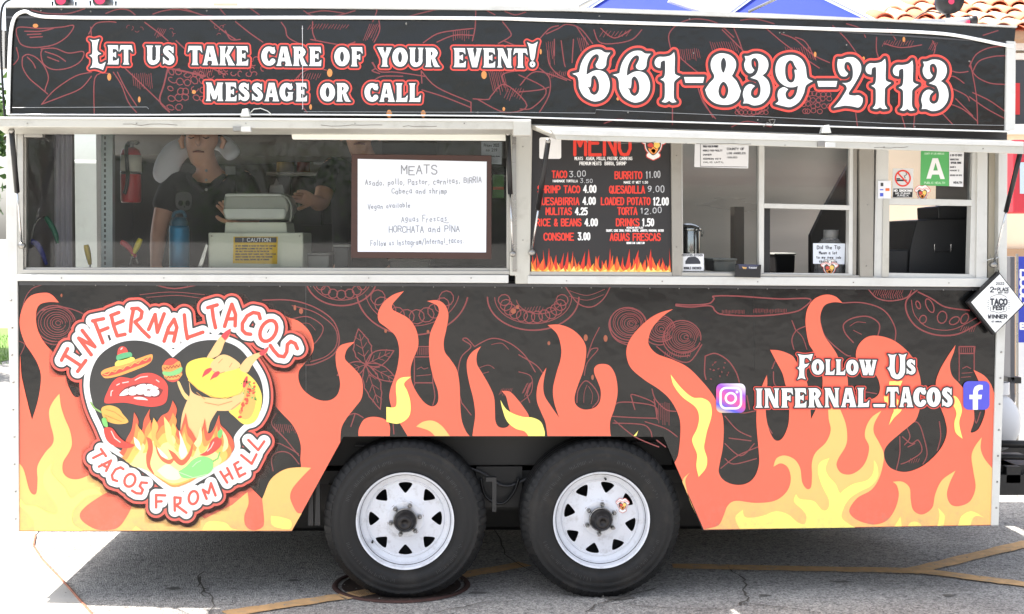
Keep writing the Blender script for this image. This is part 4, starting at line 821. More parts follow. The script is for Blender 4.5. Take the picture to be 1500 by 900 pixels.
triple(S, side, L6-.0004, 2.0, 3.3)
# social badges
def rbox(x0, y0, x1, y1, r, n=5):
    o = []
    for cx, cy, a in ((x1-r,y0+r,-90),(x1-r,y1-r,0),(x0+r,y1-r,90),(x0+r,y0+r,180)):
        o += [(cx+r*math.cos(R(a+90*k/n)), cy+r*math.sin(R(a+90*k/n))) for k in range(n+1)]
    return o
def gradient_mat():
    m = bpy.data.materials.new('violet_to_orange_print'); m.use_nodes = True; n = m.node_tree; b_ = n.nodes['Principled BSDF']; b_.inputs['Roughness'].default_value = .35
    at = n.nodes.new('ShaderNodeAttribute'); at.attribute_name = 'uvp'; sx = n.nodes.new('ShaderNodeSeparateXYZ'); n.links.new(at.outputs['Vector'], sx.inputs[0])
    rp = n.nodes.new('ShaderNodeValToRGB'); n.links.new(sx.outputs[0], rp.inputs[0]); e = rp.color_ramp.elements
    for p_, c_ in ((0,(250,214,120)),(.22,(244,140,96)),(.45,(226,86,150)),(.7,(160,84,205)),(1,(78,92,214))):
        q = e.new(p_) if p_ not in (0,1) else e[0 if p_ == 0 else 1]; q.color = tuple(lin(v) for v in c_)+(1,)
    n.links.new(rp.outputs[0], b_.inputs['Base Color']); return m
S = SDF(1045,558,1096,608,5,4); S.poly(rbox(1049,562,1092,605,8))
ig = S.mesh('camera_badge', 0, gradient_mat(), side, L6)
at = ig.data.attributes.new('uvp', 'FLOAT_VECTOR', 'POINT')
p0, p1 = P(1049,605), P(1092,562); vals = []
for v in ig.data.vertices: vals += [max(0,min(1,.3*(v.co.x+ig.location.x*0+0-p0.x)/(p1.x-p0.x)+.7*(v.co.z-p0.z)/(p1.z-p0.z))),0,0]
at.data.foreach_set('vector', vals)
S = SDF(1045,558,1096,608,6,4); rr_ = rbox(1055.5,568.5,1085.5,598.5,8,6); S.path(rr_, 1.6, True); S.path(ell(1070.5,583.5,7.4,7.4), 1.6); S.seg((1079.5,574.5),(1079.6,574.6),1.9)
S.mesh('camera_badge_mark', 0, whitev, side, L7)
S = SDF(1405,552,1455,606,5,4); S.poly(rbox(1411,558.5,1449.5,600.5,8)); S.mesh('letter_badge', 0, vinyl((66,70,200),'blue_vinyl'), side, L6)
S = SDF(1405,552,1455,606,6,4)
S.poly(smooth([(1425,600.5,C),(1425,585,C),(1420,585,C),(1420,578.5,C),(1425.5,578.5,C),(1425.5,573,C),(1428,567),(1434,564),(1439.5,564.5,C),(1439.5,571,C),(1436,571),(1432.8,573.5),(1432.5,578.5,C),(1438.5,578.5,C),(1437.5,585,C),(1432.5,585,C),(1432.5,600.5,C)],4))
S.mesh('letter_badge_mark', 0, whitev, side, L7)
# ---------------------------------------------------------------- upper sign print
SY = -.05
sk = []
sk += [mono(p,.85) for p in ([(26,56),(24,48),(28,40),(60,42),(90,40),(108,38),(98,54),(78,66),(50,70),(32,66),(26,56)],[(36,46),(60,46),(78,42)],[(40,51),(60,50)],[(44,55),(62,54)],[(20,95),(27,85),(24,70)],[(60,72),(80,71),(100,78),(122,76),(118,90),(100,100),(78,102),(64,94),(60,80),(62,72)],[(66,76),(84,82),(96,90)],[(70,84),(86,90)],[(33,84),(40,80),(52,84),(64,96),(71,114),(66,132),(70,138)],[(33,84),(33,98),(42,114),(58,128),(70,138)],[(40,84),(48,92),(52,100)],[(61,153),(80,132),(110,112),(134,106)],[(61,153),(90,142),(118,130),(134,112)],[(138,167),(138,120),(146,108),(160,108)],[(166,106),(178,125),(188,150),(200,165)],[(172,106),(184,130),(200,155)],[(183,100),(210,126),(242,157)],[(130,50),(140,35),(158,32),(170,33)],[(212,33),(232,48),(246,60)],[(46,15),(70,20),(100,20),(124,13)],[(155,20),(172,14),(188,15),(198,22)],[(224,21),(240,16),(262,14),(290,20)],[(268,12),(295,22),(312,24)],[(323,14),(330,22)],[(366,12),(380,22)],[(308,30),(330,48),(345,58)],[(345,32),(365,48),(385,62)],[(330,45),(338,58),(352,58)],[(133,40),(134,56)])]
sk += hatchl(194,108,30,22,10,-.1)+hatchl(232,42,14,14,5)+[mono([(246,100),(240,125),(234,148),(248,164)],1.2),mono([(246,100),(275,106),(300,112)],1.4),mono([(258,60),(290,88),(330,110)],1.0)]+hatchl(285,100,30,12,10,.2)
for k in range(26):
    x = 250+(k%6)*12+random.uniform(-3,3); y = 108+(k//6)*12+random.uniform(-3,3)
    if x < 300 or y < 112: sk.append((ell(x,y,random.uniform(4,6.5),random.uniform(3,5.5),random.uniform(0,90),0,random.choice([250,330,360]),7),.7))
for k in range(30):
    x = 322+(k%8)*10+random.uniform(-3,3); y = 84+(k//8)*8+random.uniform(-3,3); sk.append((ell(x,y,4,3,random.uniform(0,180),0,230,6),.7))
for k in range(12): x = random.uniform(180,330); y = random.uniform(38,52); sk.append((ell(x,y,3,2.5,random.uniform(0,360),0,150,5),.35))
sk += [mono(p,.85) for p in ([(412,33),(418,42),(422,55),(440,65)],[(458,32),(458,48),(463,60)],[(455,58),(500,66),(520,62)],[(555,30),(556,45),(548,62)],[(546,32),(552,15),(544,12)],[(445,16),(460,24),(490,24),(520,16)],[(450,20),(475,16),(505,20)],[(600,24),(615,20),(640,14)],[(620,63),(640,50),(665,45),(693,42)],[(640,62),(665,52),(692,52)],[(697,12),(696,40),(692,60)],[(736,32),(748,48),(746,55),(730,64)],[(710,14),(725,22)],[(740,17),(755,22),(770,18)],[(434,115),(445,105),(462,100),(478,103)],[(433,118),(440,150),(450,165)],[(545,92),(556,105),(580,106),(622,112)],[(546,92),(550,100),(545,104),(556,108)],[(548,118),(560,112),(590,112)],[(617,104),(640,128),(690,150)],[(617,104),(618,122)],[(618,132),(650,142),(690,158)],[(690,150),(690,165)],[(693,145),(715,146),(720,140),(740,124),(772,155),(740,165),(700,146)],[(740,124),(738,108),(780,102)],[(762,125),(785,105),(830,118)],[(738,60),(770,75),(778,90)],[(800,50),(818,42),(830,36),(850,42),(868,64)],[(788,60),(805,42),(818,38)],[(802,75),(805,95),(818,110),(836,118)],[(845,40),(858,60),(862,66)],[(870,44),(878,62),(900,64),(926,58),(940,44)],[(880,42),(900,56),(924,44)],[(790,100),(805,115),(804,140),(790,165)],[(760,135),(790,132),(804,128)],[(760,110),(800,132),(780,158),(762,160)],[(822,60),(826,90),(828,98)],[(812,58),(812,82)],[(840,58),(838,92)])]
sk += hatchl(664,45,26,14,8,0)+hatchl(716,105,24,34,9,-.2)+hatchl(542,36,16,24,6,.4)+hatchl(440,108,34,9,9)+hatchl(455,36,60,7,14,.6)+hatchl(745,130,26,16,7)+hatchl(800,62,12,34,4,-.1)+hatchl(846,56,14,24,5,-.2)+hatchl(806,105,26,9,9,.2)+hatchl(884,46,44,8,8,.7)
sk += [mono(p,.85) for p in ([(982,70),(980,50),(996,34),(1020,28),(1050,34),(1075,55)],[(986,72),(1000,88),(1024,108)],[(1072,35),(1082,58),(1088,76)],[(1085,30),(1106,28),(1134,35)],[(1058,44),(1086,72),(1108,95)],[(1020,120),(1030,150),(1048,174)],[(1026,140),(1044,172)],[(985,150),(985,183)],[(1120,40),(1146,62),(1168,78),(1200,100)],[(1145,50),(1165,58),(1190,80),(1215,92)],[(1165,55),(1180,62),(1195,88)],[(1220,38),(1240,58),(1256,80)],[(1284,55),(1284,75),(1290,92)],[(1366,60),(1370,70),(1366,85)],[(1372,95),(1400,106),(1418,105)],[(1420,98),(1430,80),(1450,70),(1475,68)],[(1425,105),(1434,90),(1455,83),(1475,82)],[(1420,96),(1430,112),(1450,122),(1474,124)],[(1421,90),(1430,140),(1432,182)],[(1425,136),(1450,148),(1474,165)],[(1420,142),(1446,160),(1474,175)],[(1380,166),(1395,182)],[(1384,150),(1410,160),(1432,178)],[(1400,145),(1425,170)],[(1253,162),(1256,185)],[(1320,166),(1326,188)],[(1340,168),(1338,190)],[(1395,130),(1415,140),(1420,148)],[(1380,116),(1396,112),(1412,122)],[(885,181),(905,175),(925,178)],[(1072,186),(1095,178),(1130,186)],[(1075,155),(1085,168),(1100,170),(1120,162)],[(1295,64),(1320,70),(1350,66)],[(1240,35),(1260,42),(1268,55)],[(1300,42),(1312,58)],[(1440,52),(1462,45)])]
sk += hatchl(990,72,36,18,12,-.15)+hatchl(1150,70,40,16,12,-.3)+hatchl(1296,60,46,8,12,.5)+hatchl(1366,62,10,14,4,.4)+hatchl(1040,62,40,18,12,-.3)
for k in range(22):
    x = 1178+(k%6)*7+random.uniform(-2,2); y = 138+(k//6)*8+random.uniform(-2,2); sk.append((ell(x,y,3.8,3.6,0,0,360,8),.6))
for k in range(16): x = 1080+(k%8)*6; y = 158+(k//8)*7; sk.append((ell(x,y,3.4,3,0,0,360,8),.5))
stroke_layer('sketch_graphic', (14,12,1478,190), sk, sketch, sign, SY-.0012)
embers('ember_graphic', [(160,113,3,5.5),(204,146,2,4.5),(284,135,3,3),(483,107,4,6),(709,110,4,6),(455,157,2,4),(570,167,4,6),(620,167,3.5,5.5),(738,160,2,3),(792,76,1.6,4),(905,145,2,2.5),(1194,80,2,4),(1265,86,2,3),(1324,58,2,4),(52,38,4,3)], vinyl((206,132,62),'ember_vinyl_bright'), sign, SY-.0024)
f = lambda x: 94.5+(x-157)*(99.5-94.5)/(772-157)
for wd, a, b_ in (('ET',157,193.5),('US',214,256.5),('TAKE',276,364),('CARE',383,471),('OF',490,531),('YOUR',553,644),('EVENT',664,772)):
    S = SDF(a-(38 if wd == 'ET' else 9),48,b_+(26 if wd == 'EVENT' else 9),112,4,9)
    wword(S, wd, a, b_, f(a), f(b_), 28)
    if wd == 'ET': big(S, BIG_L, 120, 50, 5.357)
    if wd == 'EVENT': S.poly(smooth([(772,62,C),(780,65),(788,61,C),(785.5,70),(782.5,87),(777.5,87),(775,70)],4)); S.path(ell(780,94.5,2.6,2.8), 1.5)
    triple(S, sign, SY-.0036, 3.0, 5.2)
for wd, a, b_ in (('MESSAGE',301,450),('OR',469,513.5),('CALL',534,616)):
    S = SDF(a-9,112,b_+9,160,4,9); wword(S, wd, a, b_, 148.2+(a-301)*.004, 148.2+(b_-301)*.004, 27); triple(S, sign, SY-.0036, 3.0, 5.2)
S = SDF(825,60,1405,175,4,12)
k5 = 5.172; k6 = 5.0
big(S, D6, 830, 60, k5, holes=[D6H]); big(S, D6, 830, 60, k5, 59, 1.6, holes=[D6H]); big(S, D1, 830, 60, k5)
big(S, DM, 830, 60, k5); big(S, D8, 830, 60, k5, holes=D8H); big(S, D3, 1110, 60, 5, -261.4, -8.2)
big(S, D9, 1110, 60, 5, holes=[D9H]); big(S, DM, 830, 60, k5, 195, 5.8, ); big(S, D2, 1110, 60, 5)
big(S, D1, 830, 60, k5, 309, 9.5); big(S, D1, 830, 60, k5, 349, 12); big(S, D3, 1110, 60, 5)
triple(S, sign, SY-.0036, 4.2, 7.4)
# ---------------------------------------------------------------- round emblem on the left of the lower panel
LG = thing('emblem', P(255,600,0), None, None); setpar(LG, side); LG['label'] = 'white edged heart emblem with sombrero, lips, hand holding a taco and flames'
def z1(p): return [(70+a/5, 420+b/5) for a, b in p]
def z2(p): return [(260+a/5, 420+b/5) for a, b in p]
def z3(p): return [(110+a/4.74, 590+b/4.74) for a, b in p]
def z4(p): return [(260+a/4.74, 590+b/4.74) for a, b in p]
S = SDF(55,405,475,790,2.6,17)
top = [z1([(120,500),(245,582)]),z1([(100,540),(145,455)]),z1([(218,622),(278,542)]),
 z1([(318,500),(226,378)]),z1([(226,378),(342,440)]),z1([(252,322),(345,442)]),
 z1([(340,250),(372,330),(403,412)]),z1([(328,252),(408,236)]),z1([(385,325),(440,303)]),
 z1([(465,212),(480,280),(508,362)]),z1([(462,212),(520,190)]),z1([(485,278),(552,252)]),z1([(508,362),(565,350)]),
 z1([(628,165),(612,240),(604,328)]),z1([(615,162),(660,160),(690,185),(682,230),(640,258)]),z1([(640,262),(690,320),(742,370)]),
 z1([(738,315),(786,205)]),z1([(786,205),(802,335)]),z1([(802,335),(852,200)]),
 z1([(852,400),(885,300),(925,240)]),z1([(925,240),(945,300),(922,400)]),z1([(880,340),(935,342)]),
 z2([(50,208),(58,300),(72,382)]),z2([(72,375),(185,335)]),z2([(222,155),(290,135)]),z2([(252,150),(262,230),(278,302)]),
 z2([(345,292),(370,210),(398,130)]),z2([(398,130),(425,205),(422,288)]),z2([(368,238),(420,236)]),
 z2([(605,235),(595,198),(555,190),(510,215),(475,270),(475,320),(500,345),(535,350)]),
 z2(ell(665,325,55,82,28,0,360,18)),
 z2([(878,455),(862,418),(830,402),(805,425),(800,480),(780,515),(740,508),(705,470),(680,432)])]
bot = [z3([(178,322),(214,372)]),z3([(196,350),(125,385)]),z3([(165,445),(250,402)]),z3([(250,402),(215,475)]),z3([(185,430),(225,452)]),
 z3([(335,462),(315,450),(280,465),(255,505),(262,535),(292,545)]),z3(ell(380,540,36,46,25,0,360,16)),z3([(498,558),(460,555),(448,580),(470,605),(460,632),(425,630),(395,612)]),
 z3([(562,645),(562,728)]),z3([(562,642),(625,645)]),z3([(565,688),(600,686)]),z3([(690,660),(692,750)]),z3([(690,658),(732,662),(728,698),(700,712)]),z3([(706,716),(772,765)]),
 z4(ell(110,660,32,46,10,0,360,16)),z4([(202,668),(176,605)]),z4([(176,605),(215,630)]),z4([(215,630),(232,560)]),z4([(232,560),(264,645)]),
 z4([(298,480),(345,555)]),z4([(345,455),(382,528)]),z4([(322,518),(362,490)]),z4([(395,432),(430,515)]),z4([(393,430),(422,412)]),z4([(410,470),(442,452)]),z4([(430,512),(470,492)]),
 z4([(442,365),(515,425)]),z4([(515,425),(548,360)]),z4([(492,260),(560,330)]),z4([(560,330),(602,270)])]
for p in top: S.path(p, 2.7)
for p in bot: S.path(p, 1.9)
letters = S.d.copy()
HE = [(253,524,C),(236,509),(206,499.5),(176,502),(150,517),(136,538),(131,565),(137,595),(149,622),(163,650),(190,668),(220,688),(255,714),(290,697),(328,674),(343,658),(343,640),(358,622),(374,615),(385,590),(383,560),(370,535),(352,512),(330,501),(304,498.5),(278,505)]
S.d = np.full_like(S.d, 99.0); S.marg = 30; he = smooth(HE, 4); S.poly(he); heart = S.d.copy()
U = np.minimum(letters-7.2, heart-8.5)
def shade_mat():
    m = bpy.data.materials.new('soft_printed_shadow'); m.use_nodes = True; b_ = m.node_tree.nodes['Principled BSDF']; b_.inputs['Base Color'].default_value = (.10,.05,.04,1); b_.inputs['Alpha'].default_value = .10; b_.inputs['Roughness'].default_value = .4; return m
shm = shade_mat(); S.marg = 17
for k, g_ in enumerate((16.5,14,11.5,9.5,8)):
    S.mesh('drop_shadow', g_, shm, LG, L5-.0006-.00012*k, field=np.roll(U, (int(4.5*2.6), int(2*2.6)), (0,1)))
S.mesh('emblem_edge', 6.2, vinyl((226,84,70),'emblem_red'), LG, L6-.0002, field=U); S.mesh('emblem_edge', 2.8, darkv, LG, L7-.0002, field=U); S.mesh('emblem_base', 0, whitev, LG, L8-.0002, field=U)
K = L8-.0014
emb_red = vinyl((232,72,56),'lettering_red')
S.mesh('lettering', 0, emb_red, LG, K, field=letters)
filled('heart', [HE], vinyl((26,26,27),'heart_black'), LG, K)
def art(n, pts, rgb, lv, sm=True): return filled(n, [pts], vinyl(rgb), LG, K-.0008*lv, sm)
def line(n, ps, r, rgb, lv):
    xs = [q[0] for p in ps for q in p]; ys = [q[1] for p in ps for q in p]
    S_ = SDF(min(xs)-3,min(ys)-3,max(xs)+3,max(ys)+3,5,2)
    for p in ps: S_.path(p, r)
    return S_.mesh(n, 0, vinyl(rgb), LG, K-.0008*lv)
cz = lambda f, p: [q+((1,) if len(o) > 2 else ()) for q, o in zip(f([(o[0],o[1]) for o in p]), p)]
# sombrero
art('sombrero_crown', z1([(510,492),(518,455),(543,438),(572,448),(588,480),(585,500),(515,508)]), (226,64,52), 1)
art('sombrero_band', z1([(510,502),(600,480),(612,515),(515,542)]), (84,170,116), 2)
art('sombrero_cone', z1([(508,545),(612,516),(635,540),(560,570),(496,582)]), (232,214,92), 2)
art('sombrero_brim', z1([(390,630),(420,605),(500,580),(640,535),(745,498),(768,505),(760,545),(720,578),(640,612),(520,655),(430,672),(400,655)]), (236,160,74), 1)
art('sombrero_brim', z1([(402,640),(520,606),(640,560),(740,518),(756,530),(745,552),(640,590),(520,636),(430,658)]), (214,62,50), 2)
line('sombrero_stitch', [z1([(410+i*28, 648-i*10.5+(10 if i%2 else -8)) for i in range(13)])], .45, (240,190,90), 3)
line('sombrero_stitch', [z1([(535,460),(545,450)])], .9, (250,200,195), 2)
# lips
art('lips', cz(z1, [(415,832),(430,785),(470,705),(520,665),(580,668),(620,672),(680,640),(760,634),(830,665),(872,712),(880,765),(862,850),(780,880),(680,872),(560,850),(432,856)]), (222,58,48), 1)
art('mouth_shadow', cz(z1, [(515,800,1),(560,745),(640,718),(730,704),(800,735),(845,757,1),(812,808),(735,812),(640,800),(540,806)]), (120,30,30), 2)
for q in ([(525,795),(560,758),(590,750),(590,788),(545,800)],[(594,748),(640,735),(645,790),(596,792)],[(650,730),(718,716),(722,780),(652,786)],[(728,716),(770,722),(775,752),(730,748)],[(778,726),(808,742),(805,752),(780,750)],[(705,790),(740,762),(760,800),(725,802)],[(748,760),(808,758),(812,790),(770,802)]):
    art('tooth', z1(q), (244,244,242), 3)
line('lip_shine', [z1([(640,685),(680,664),(730,658)]),z1([(505,722),(525,712)]),z1([(548,706),(590,698)]),z1([(462,800),(465,768),(475,762)]),z1([(795,684),(815,698)])], .7, (250,205,200), 2)
art('lip_shine', z1([(628,815),(660,808),(700,812),(735,832),(700,830),(650,826)]), (250,222,218), 2)
# maraca
art('maraca_handle', z1([(948,702),(965,698),(1000,770),(1034,808),(1025,830),(1005,822),(975,775)]), (226,190,120), 1)
art('maraca_head', z1(ell(912,612,72,88,-8,0,345,20)), (222,70,56), 1)
art('maraca_band', z1([(842,575),(905,578),(960,545),(978,590),(960,606),(905,625),(846,622)]), (232,150,70), 2)
art('maraca_band', z1([(844,622),(905,622),(978,590),(984,615),(965,638),(905,655),(850,648)]), (128,196,120), 3)
art('maraca_band', z1([(852,650),(905,657),(980,635),(975,660),(930,682),(868,678)]), (232,160,80), 2)
line('maraca_zigzag', [z1([(848+i*12, 602-(i*2.4)+(9 if i%2 else -9)) for i in range(11)]), z1([(858+i*12, 668-i*1.5+(7 if i%2 else -7)) for i in range(10)])], .45, (150,40,36), 4)
# hand and taco
SK = (232,186,124); SK2 = (190,130,76)
art('taco_back', [(346,541),(360,546),(375,560),(383.5,580),(381,602),(373,618),(358,622),(344,611),(335,600),(352,585)], (244,212,84), 1)
art('taco_back', [(360,556),(368,566),(374,580),(373,598),(366,612),(356,614),(350,604),(356,585)], (244,170,84), 2)
for k in range(26):
    t = random.random(); x = 352+18*t+random.uniform(-4,6); y = 612-50*t+random.uniform(-6,6)
    e_ = ell(x,y,random.uniform(1.6,3.2),random.uniform(1.2,2.4),random.uniform(0,180),0,330,7); art('taco_filling', e_, (206,66,44) if k%3 else (232,120,60), 3+(k%3)*.3)
for k in range(22):
    x = random.uniform(353,378); y = random.uniform(545,578)+(x-353)*.5; art('taco_herb', ell(x,y,random.uniform(.8,2),random.uniform(.6,1.1),random.uniform(0,180),0,320,6), (92,176,84), 4.2)
art('forearm', [(277,560),(282,575),(300,582),(335,584),(350,574),(358,577),(353,590),(339,601),(318,602,C),(308,619),(302,640),(285,650),(266,640),(266,612),(272,592),(278,578)], SK, 2.2)
art('finger', z2([(215,530),(250,460),(295,390),(335,345),(390,308),(378,365),(345,410),(305,500)]), SK, 2.4)
art('finger', z2([(455,600),(500,530),(560,495),(610,478),(668,440),(650,490),(600,515),(550,570),(510,630)]), SK, 2.4)
art('fingernail', cz(z2, [(322,362),(350,330),(390,308,1),(384,345),(352,392),(335,380)]), (204,56,66), 3.2)
art('fingernail', cz(z2, [(600,486),(630,462),(668,440,1),(655,480),(622,506),(606,502)]), (204,56,66), 3.2)
art('taco_shell', [(272,541),(278,530),(300,524),(322,529),(345,540),(356,550),(359,562),(352,575),(330,582),(310,580),(290,569),(276,556)], (244,210,78), 2.6)
line('taco_shell_edge', [[(276,557),(290,570),(310,581.5),(330,583.5),(352,577),(360,563)]], .8, (230,178,70), 3)
art('knuckles', z2([(240,575),(285,520),(340,498),(400,520),(460,570),(440,600),(350,625),(300,640),(262,625)]), SK, 3.4)
line('finger_line', [z2([(300,560),(330,530)]),z2([(380,590),(400,560)]),z2([(262,622),(300,640),(345,625)])], .5, SK2, 4)
art('fingernail', cz(z2, [(178,668,1),(200,615),(238,596),(252,606),(232,632),(205,650)]), (204,56,66), 4.2)
art('fingernail', cz(z2, [(236,690,1),(262,640),(296,620),(310,634),(290,660),(262,672)]), (204,56,66), 4.2)
art('fingernail', z2([(478,735),(485,690),(510,655),(512,690),(495,735)]), (204,56,66), 4.2)
line('hand_line', [[(300,590),(320,594),(340,588)],[(288,575),(300,585)],[(339,600),(352,590)]], .5, SK2, 4)
# peppers
art('yellow_pepper', [(149,598),(160,594),(173,598),(180,607),(188,618.5),(173,621.6),(156,617),(150,609)], (222,166,72), 1)
line('pepper_line', [[(155,600),(168,604),(182,614)],[(153,608),(165,613),(178,618)]], .4, (176,120,50), 2)
line('pepper_stem', [[(133,590),(138,598),(148,604)]], 1.3, (132,170,92), 2)
# flames of the emblem
FO = [(166,652),(176,662),(186,642),(193,628),(196.5,604,C),(203,618),(199,634),(208,630),(211,615),(219.7,599,C),(219,612),(226,624),(236,610),(247,603),(253,587,C),(259,600),(256,618),(263,632),(268,618),(272,605,C),(274,615),(276,625),(281,632),(290,645),(296,628),(300,613,C),(304,634),(312,630),(321,608,C),(323,622),(331,630),(340,642),(343,655),(336,667),(322,676),(300,690),(280,705),(256,714),(240,706),(220,690),(200,676),(180,668)]
def towards(pts, c, kx, ky, dy=0): return [((p[0]-c[0])*kx+c[0], (p[1]-c[1])*ky+c[1]+dy)+((1,) if len(p) > 2 else ()) for p in pts]
art('emblem_flame', FO, (222,82,48), 4.6)
art('emblem_flame', towards(FO,(256,700),.955,.86,2), (242,140,62), 5.2)
art('emblem_flame', towards(FO,(254,704),.89,.72,0), (250,186,84), 5.8)
art('emblem_flame', towards(FO,(250,706),.80,.56,-2), (253,222,140), 6.4)
for q, c_, lv in (([(214,640,C),(222,645),(224,660),(220,680),(226,695),(216,685),(214,668),(217,655)],(214,84,50),7),([(228,650,C),(234,665),(246,674),(256,670),(250,680),(238,676),(230,664)],(226,96,56),7),([(196,640,C),(204,648),(206,660),(198,652)],(250,240,210),7),
    ([(230,655,C),(240,664),(246,672),(236,668)],(252,244,220),7.6),([(262,630,C),(270,650),(274,664),(266,672),(262,660),(264,648)],(250,240,205),7),([(240,610,C),(250,625),(252,645),(258,656),(246,648),(242,632)],(248,206,120),6.8),([(246,658,C),(256,664),(266,674),(276,664),(282,650),(280,668),(268,682),(256,676)],(222,90,52),7.2),
    ([(284,650,C),(290,640),(294,626),(296,645),(290,656)],(250,222,150),7),([(322,625,C),(332,640),(334,655),(326,662),(328,645)],(250,214,150),7),([(225,612,C),(232,625),(228,640),(236,655),(224,645),(222,628)],(250,170,80),6.8),([(205,628,C),(212,640),(206,655),(198,660),(202,645)],(250,170,80),6.8),([(230,690,C),(245,680),(262,690),(275,688),(262,702),(245,702)],(254,240,190),7)):
    art('emblem_flame', q, c_, lv)
art('red_pepper', [(152,630),(157,626),(165,628),(173,638.5),(183,647),(197.6,652,C),(190,656.5),(171,655),(157,646)], (206,52,40), 8)
art('pepper_cap', [(149,614),(155,613),(158,625),(152,624)], (112,190,96), 8.4)
line('pepper_shine', [[(163,632),(168,642),(176,648)]], .8, (248,190,180), 8.6)
art('red_pepper', [(291.6,667,C),(303,660),(308.5,647),(316,640.6),(324,644),(323,654),(312.7,663.5),(302,668)], (212,62,50), 8)
art('pepper_cap', [(319,640),(319,633),(324,629),(326,634),(323,642)], (112,190,96), 8.4)
line('pepper_shine', [[(313,648),(309,656),(304,661)]], .7, (248,200,190), 8.6)
art('green_pepper', [(261,691,C),(272,684),(285,672),(299,669),(310.6,674),(312,686),(303,695.5),(283,701),(267,700)], (128,208,116), 8.8)
line('pepper_stem', [[(311,677),(319,672),(322,663)]], 1.2, (120,190,100), 8.4)
line('pepper_line', [[(282,684),(288,678),(294,675)],[(262,692),(283,700),(303,695)]], .5, (196,240,180), 9.4)
def mini(parent, cx, cy, s, Y, nm='emblem_sticker'):
    """small copy of the emblem, s = half width in pixels"""
    S_ = SDF(cx-s*1.3,cy-s*1.4,cx+s*1.3,cy+s*1.5,max(3,40/s),s)
    hp = [(cx+s*.0,cy-s*.35),(cx+s*.35,cy-s*.62),(cx+s*.68,cy-s*.35),(cx+s*.62,cy+s*.2),(cx+s*.3,cy+s*.6),(cx,cy+s*.8),(cx-s*.3,cy+s*.6),(cx-s*.62,cy+s*.2),(cx-s*.68,cy-s*.35),(cx-s*.35,cy-s*.62)]
    S_.poly(smooth(hp,3)); S_.path([(cx-s*.8,cy-s*.55),(cx-s*.4,cy-s*.9),(cx,cy-s*.75),(cx+s*.4,cy-s*.95),(cx+s*.85,cy-s*.5)], s*.2); S_.path([(cx-s*.4,cy+s*.8),(cx,cy+s*1.0),(cx+s*.4,cy+s*.8)], s*.12)
    a = S_.mesh(nm, s*.16, vinyl((206,66,56),'mini_red'), parent, Y); S_.mesh('sticker_base', s*.08, whitev, parent, Y-.0008)
    filled('sticker_heart', [hp], vinyl((60,42,38),'mini_dark'), parent, Y-.0016)
    for q, c_ in (([(-.5,-.2),(-.2,-.35),(.02,-.15),(-.05,.05),(-.4,.05)],(210,60,48)),([(.1,-.4),(.5,-.4),(.6,-.05),(.35,.15),(.08,0)],(246,204,100)),([(-.45,.15),(-.2,.2),(0,.0),(.2,.2),(.45,.15),(.3,.5),(0,.7),(-.3,.5)],(246,150,66)),([(-.2,.35),(0,.2),(.2,.35),(.05,.6)],(252,220,140))):
        filled('sticker_art', [[(cx+u_*s, cy+v_*s) for u_, v_ in q]], vinyl(c_), parent, Y-.0024)
    letS = SDF(cx-s*1.3,cy-s*1.4,cx+s*1.3,cy+s*1.5,max(4,60/s),2)
    for k in range(11):
        t = k/10; x = cx-s*.95+1.9*s*t; y = cy-s*.62-s*.3*math.sin(math.pi*t*2)**2*.6; letS.seg((x,y-s*.1),(x+s*.05,y+s*.1),s*.035)
    letS.mesh('sticker_letters', 0, emb_red, parent, Y-.0016)
    return a
mini(wh2, 912, 741, 8.5, .044-.012)
# ---------------------------------------------------------------- things on and behind the windows
def plate(name, quad, Yf, m, label, cat, th=.004, group=None, bevel=0):
    c = P(sum(q[0] for q in quad)/4, max(q[1] for q in quad), Yf); t = thing(name, c, label, cat, group)
    return t, fixn(MB().ppx(quad, Yf, Yf+th).build('panel' if th > .003 else 'sheet', m, t, bevel=bevel))
def words(par, reg, items, m, Y, res=6, name='lettering'):
    S_ = SDF(*reg, res, 2)
    for it in items: stext(S_, *it[:6], **(it[6] if len(it) > 6 else {}))
    return S_.mesh(name, 0, m, par, Y)
# menu board
red_p = mat('menu_red', (226,58,42), .5); white_p = mat('menu_white', (236,236,236), .5); chalk = mat('chalk_grey', (190,192,196), .6)
t, pn = plate('menu_board', [(777,190),(984,200),(984,399),(776,400)], -.004, mat('menu_black',(34,32,33),.45,var=.05), 'black menu board with red dish names and a row of flames along its bottom', 'menu board')
Ym = -.0055
words(t, (780,196,990,235), [('MENU',842,923,227,33,2.3)], red_p, Ym)
words(t, (780,230,990,245), [('MEATS: ASADA, POLLO, PASTOR, CARNITAS',842,926,234.5,4.6,.42),('PREMIUM MEATS: BIRRIA, SHRIMP',849,917,242,4.6,.42)], white_p, Ym, 7)
words(t, (780,245,990,360), [('TACO',809,830,260.5,9.6,.95),('SHRIMP TACO',788,849,282.5,9.8,.95),('QUESABIRRIA',788,848,300,9.8,.95),('MULITAS',800,837,314.5,9.5,.95),('RICE & BEANS',786,851,331,9.8,.95),('CONSOME',797,840,352,10,.95),
  ('BURRITO',901,940,262,10,.95),('QUESADILLA',893,944,283,10,.95),('LOADED POTATO',881,952,300,10,.95),('TORTA',905,933,314.5,10,.95),('DRINKS',903,936,331,10,.95),('AGUAS FRESCAS',894,967,352.5,10,.95)], red_p, Ym, 6)
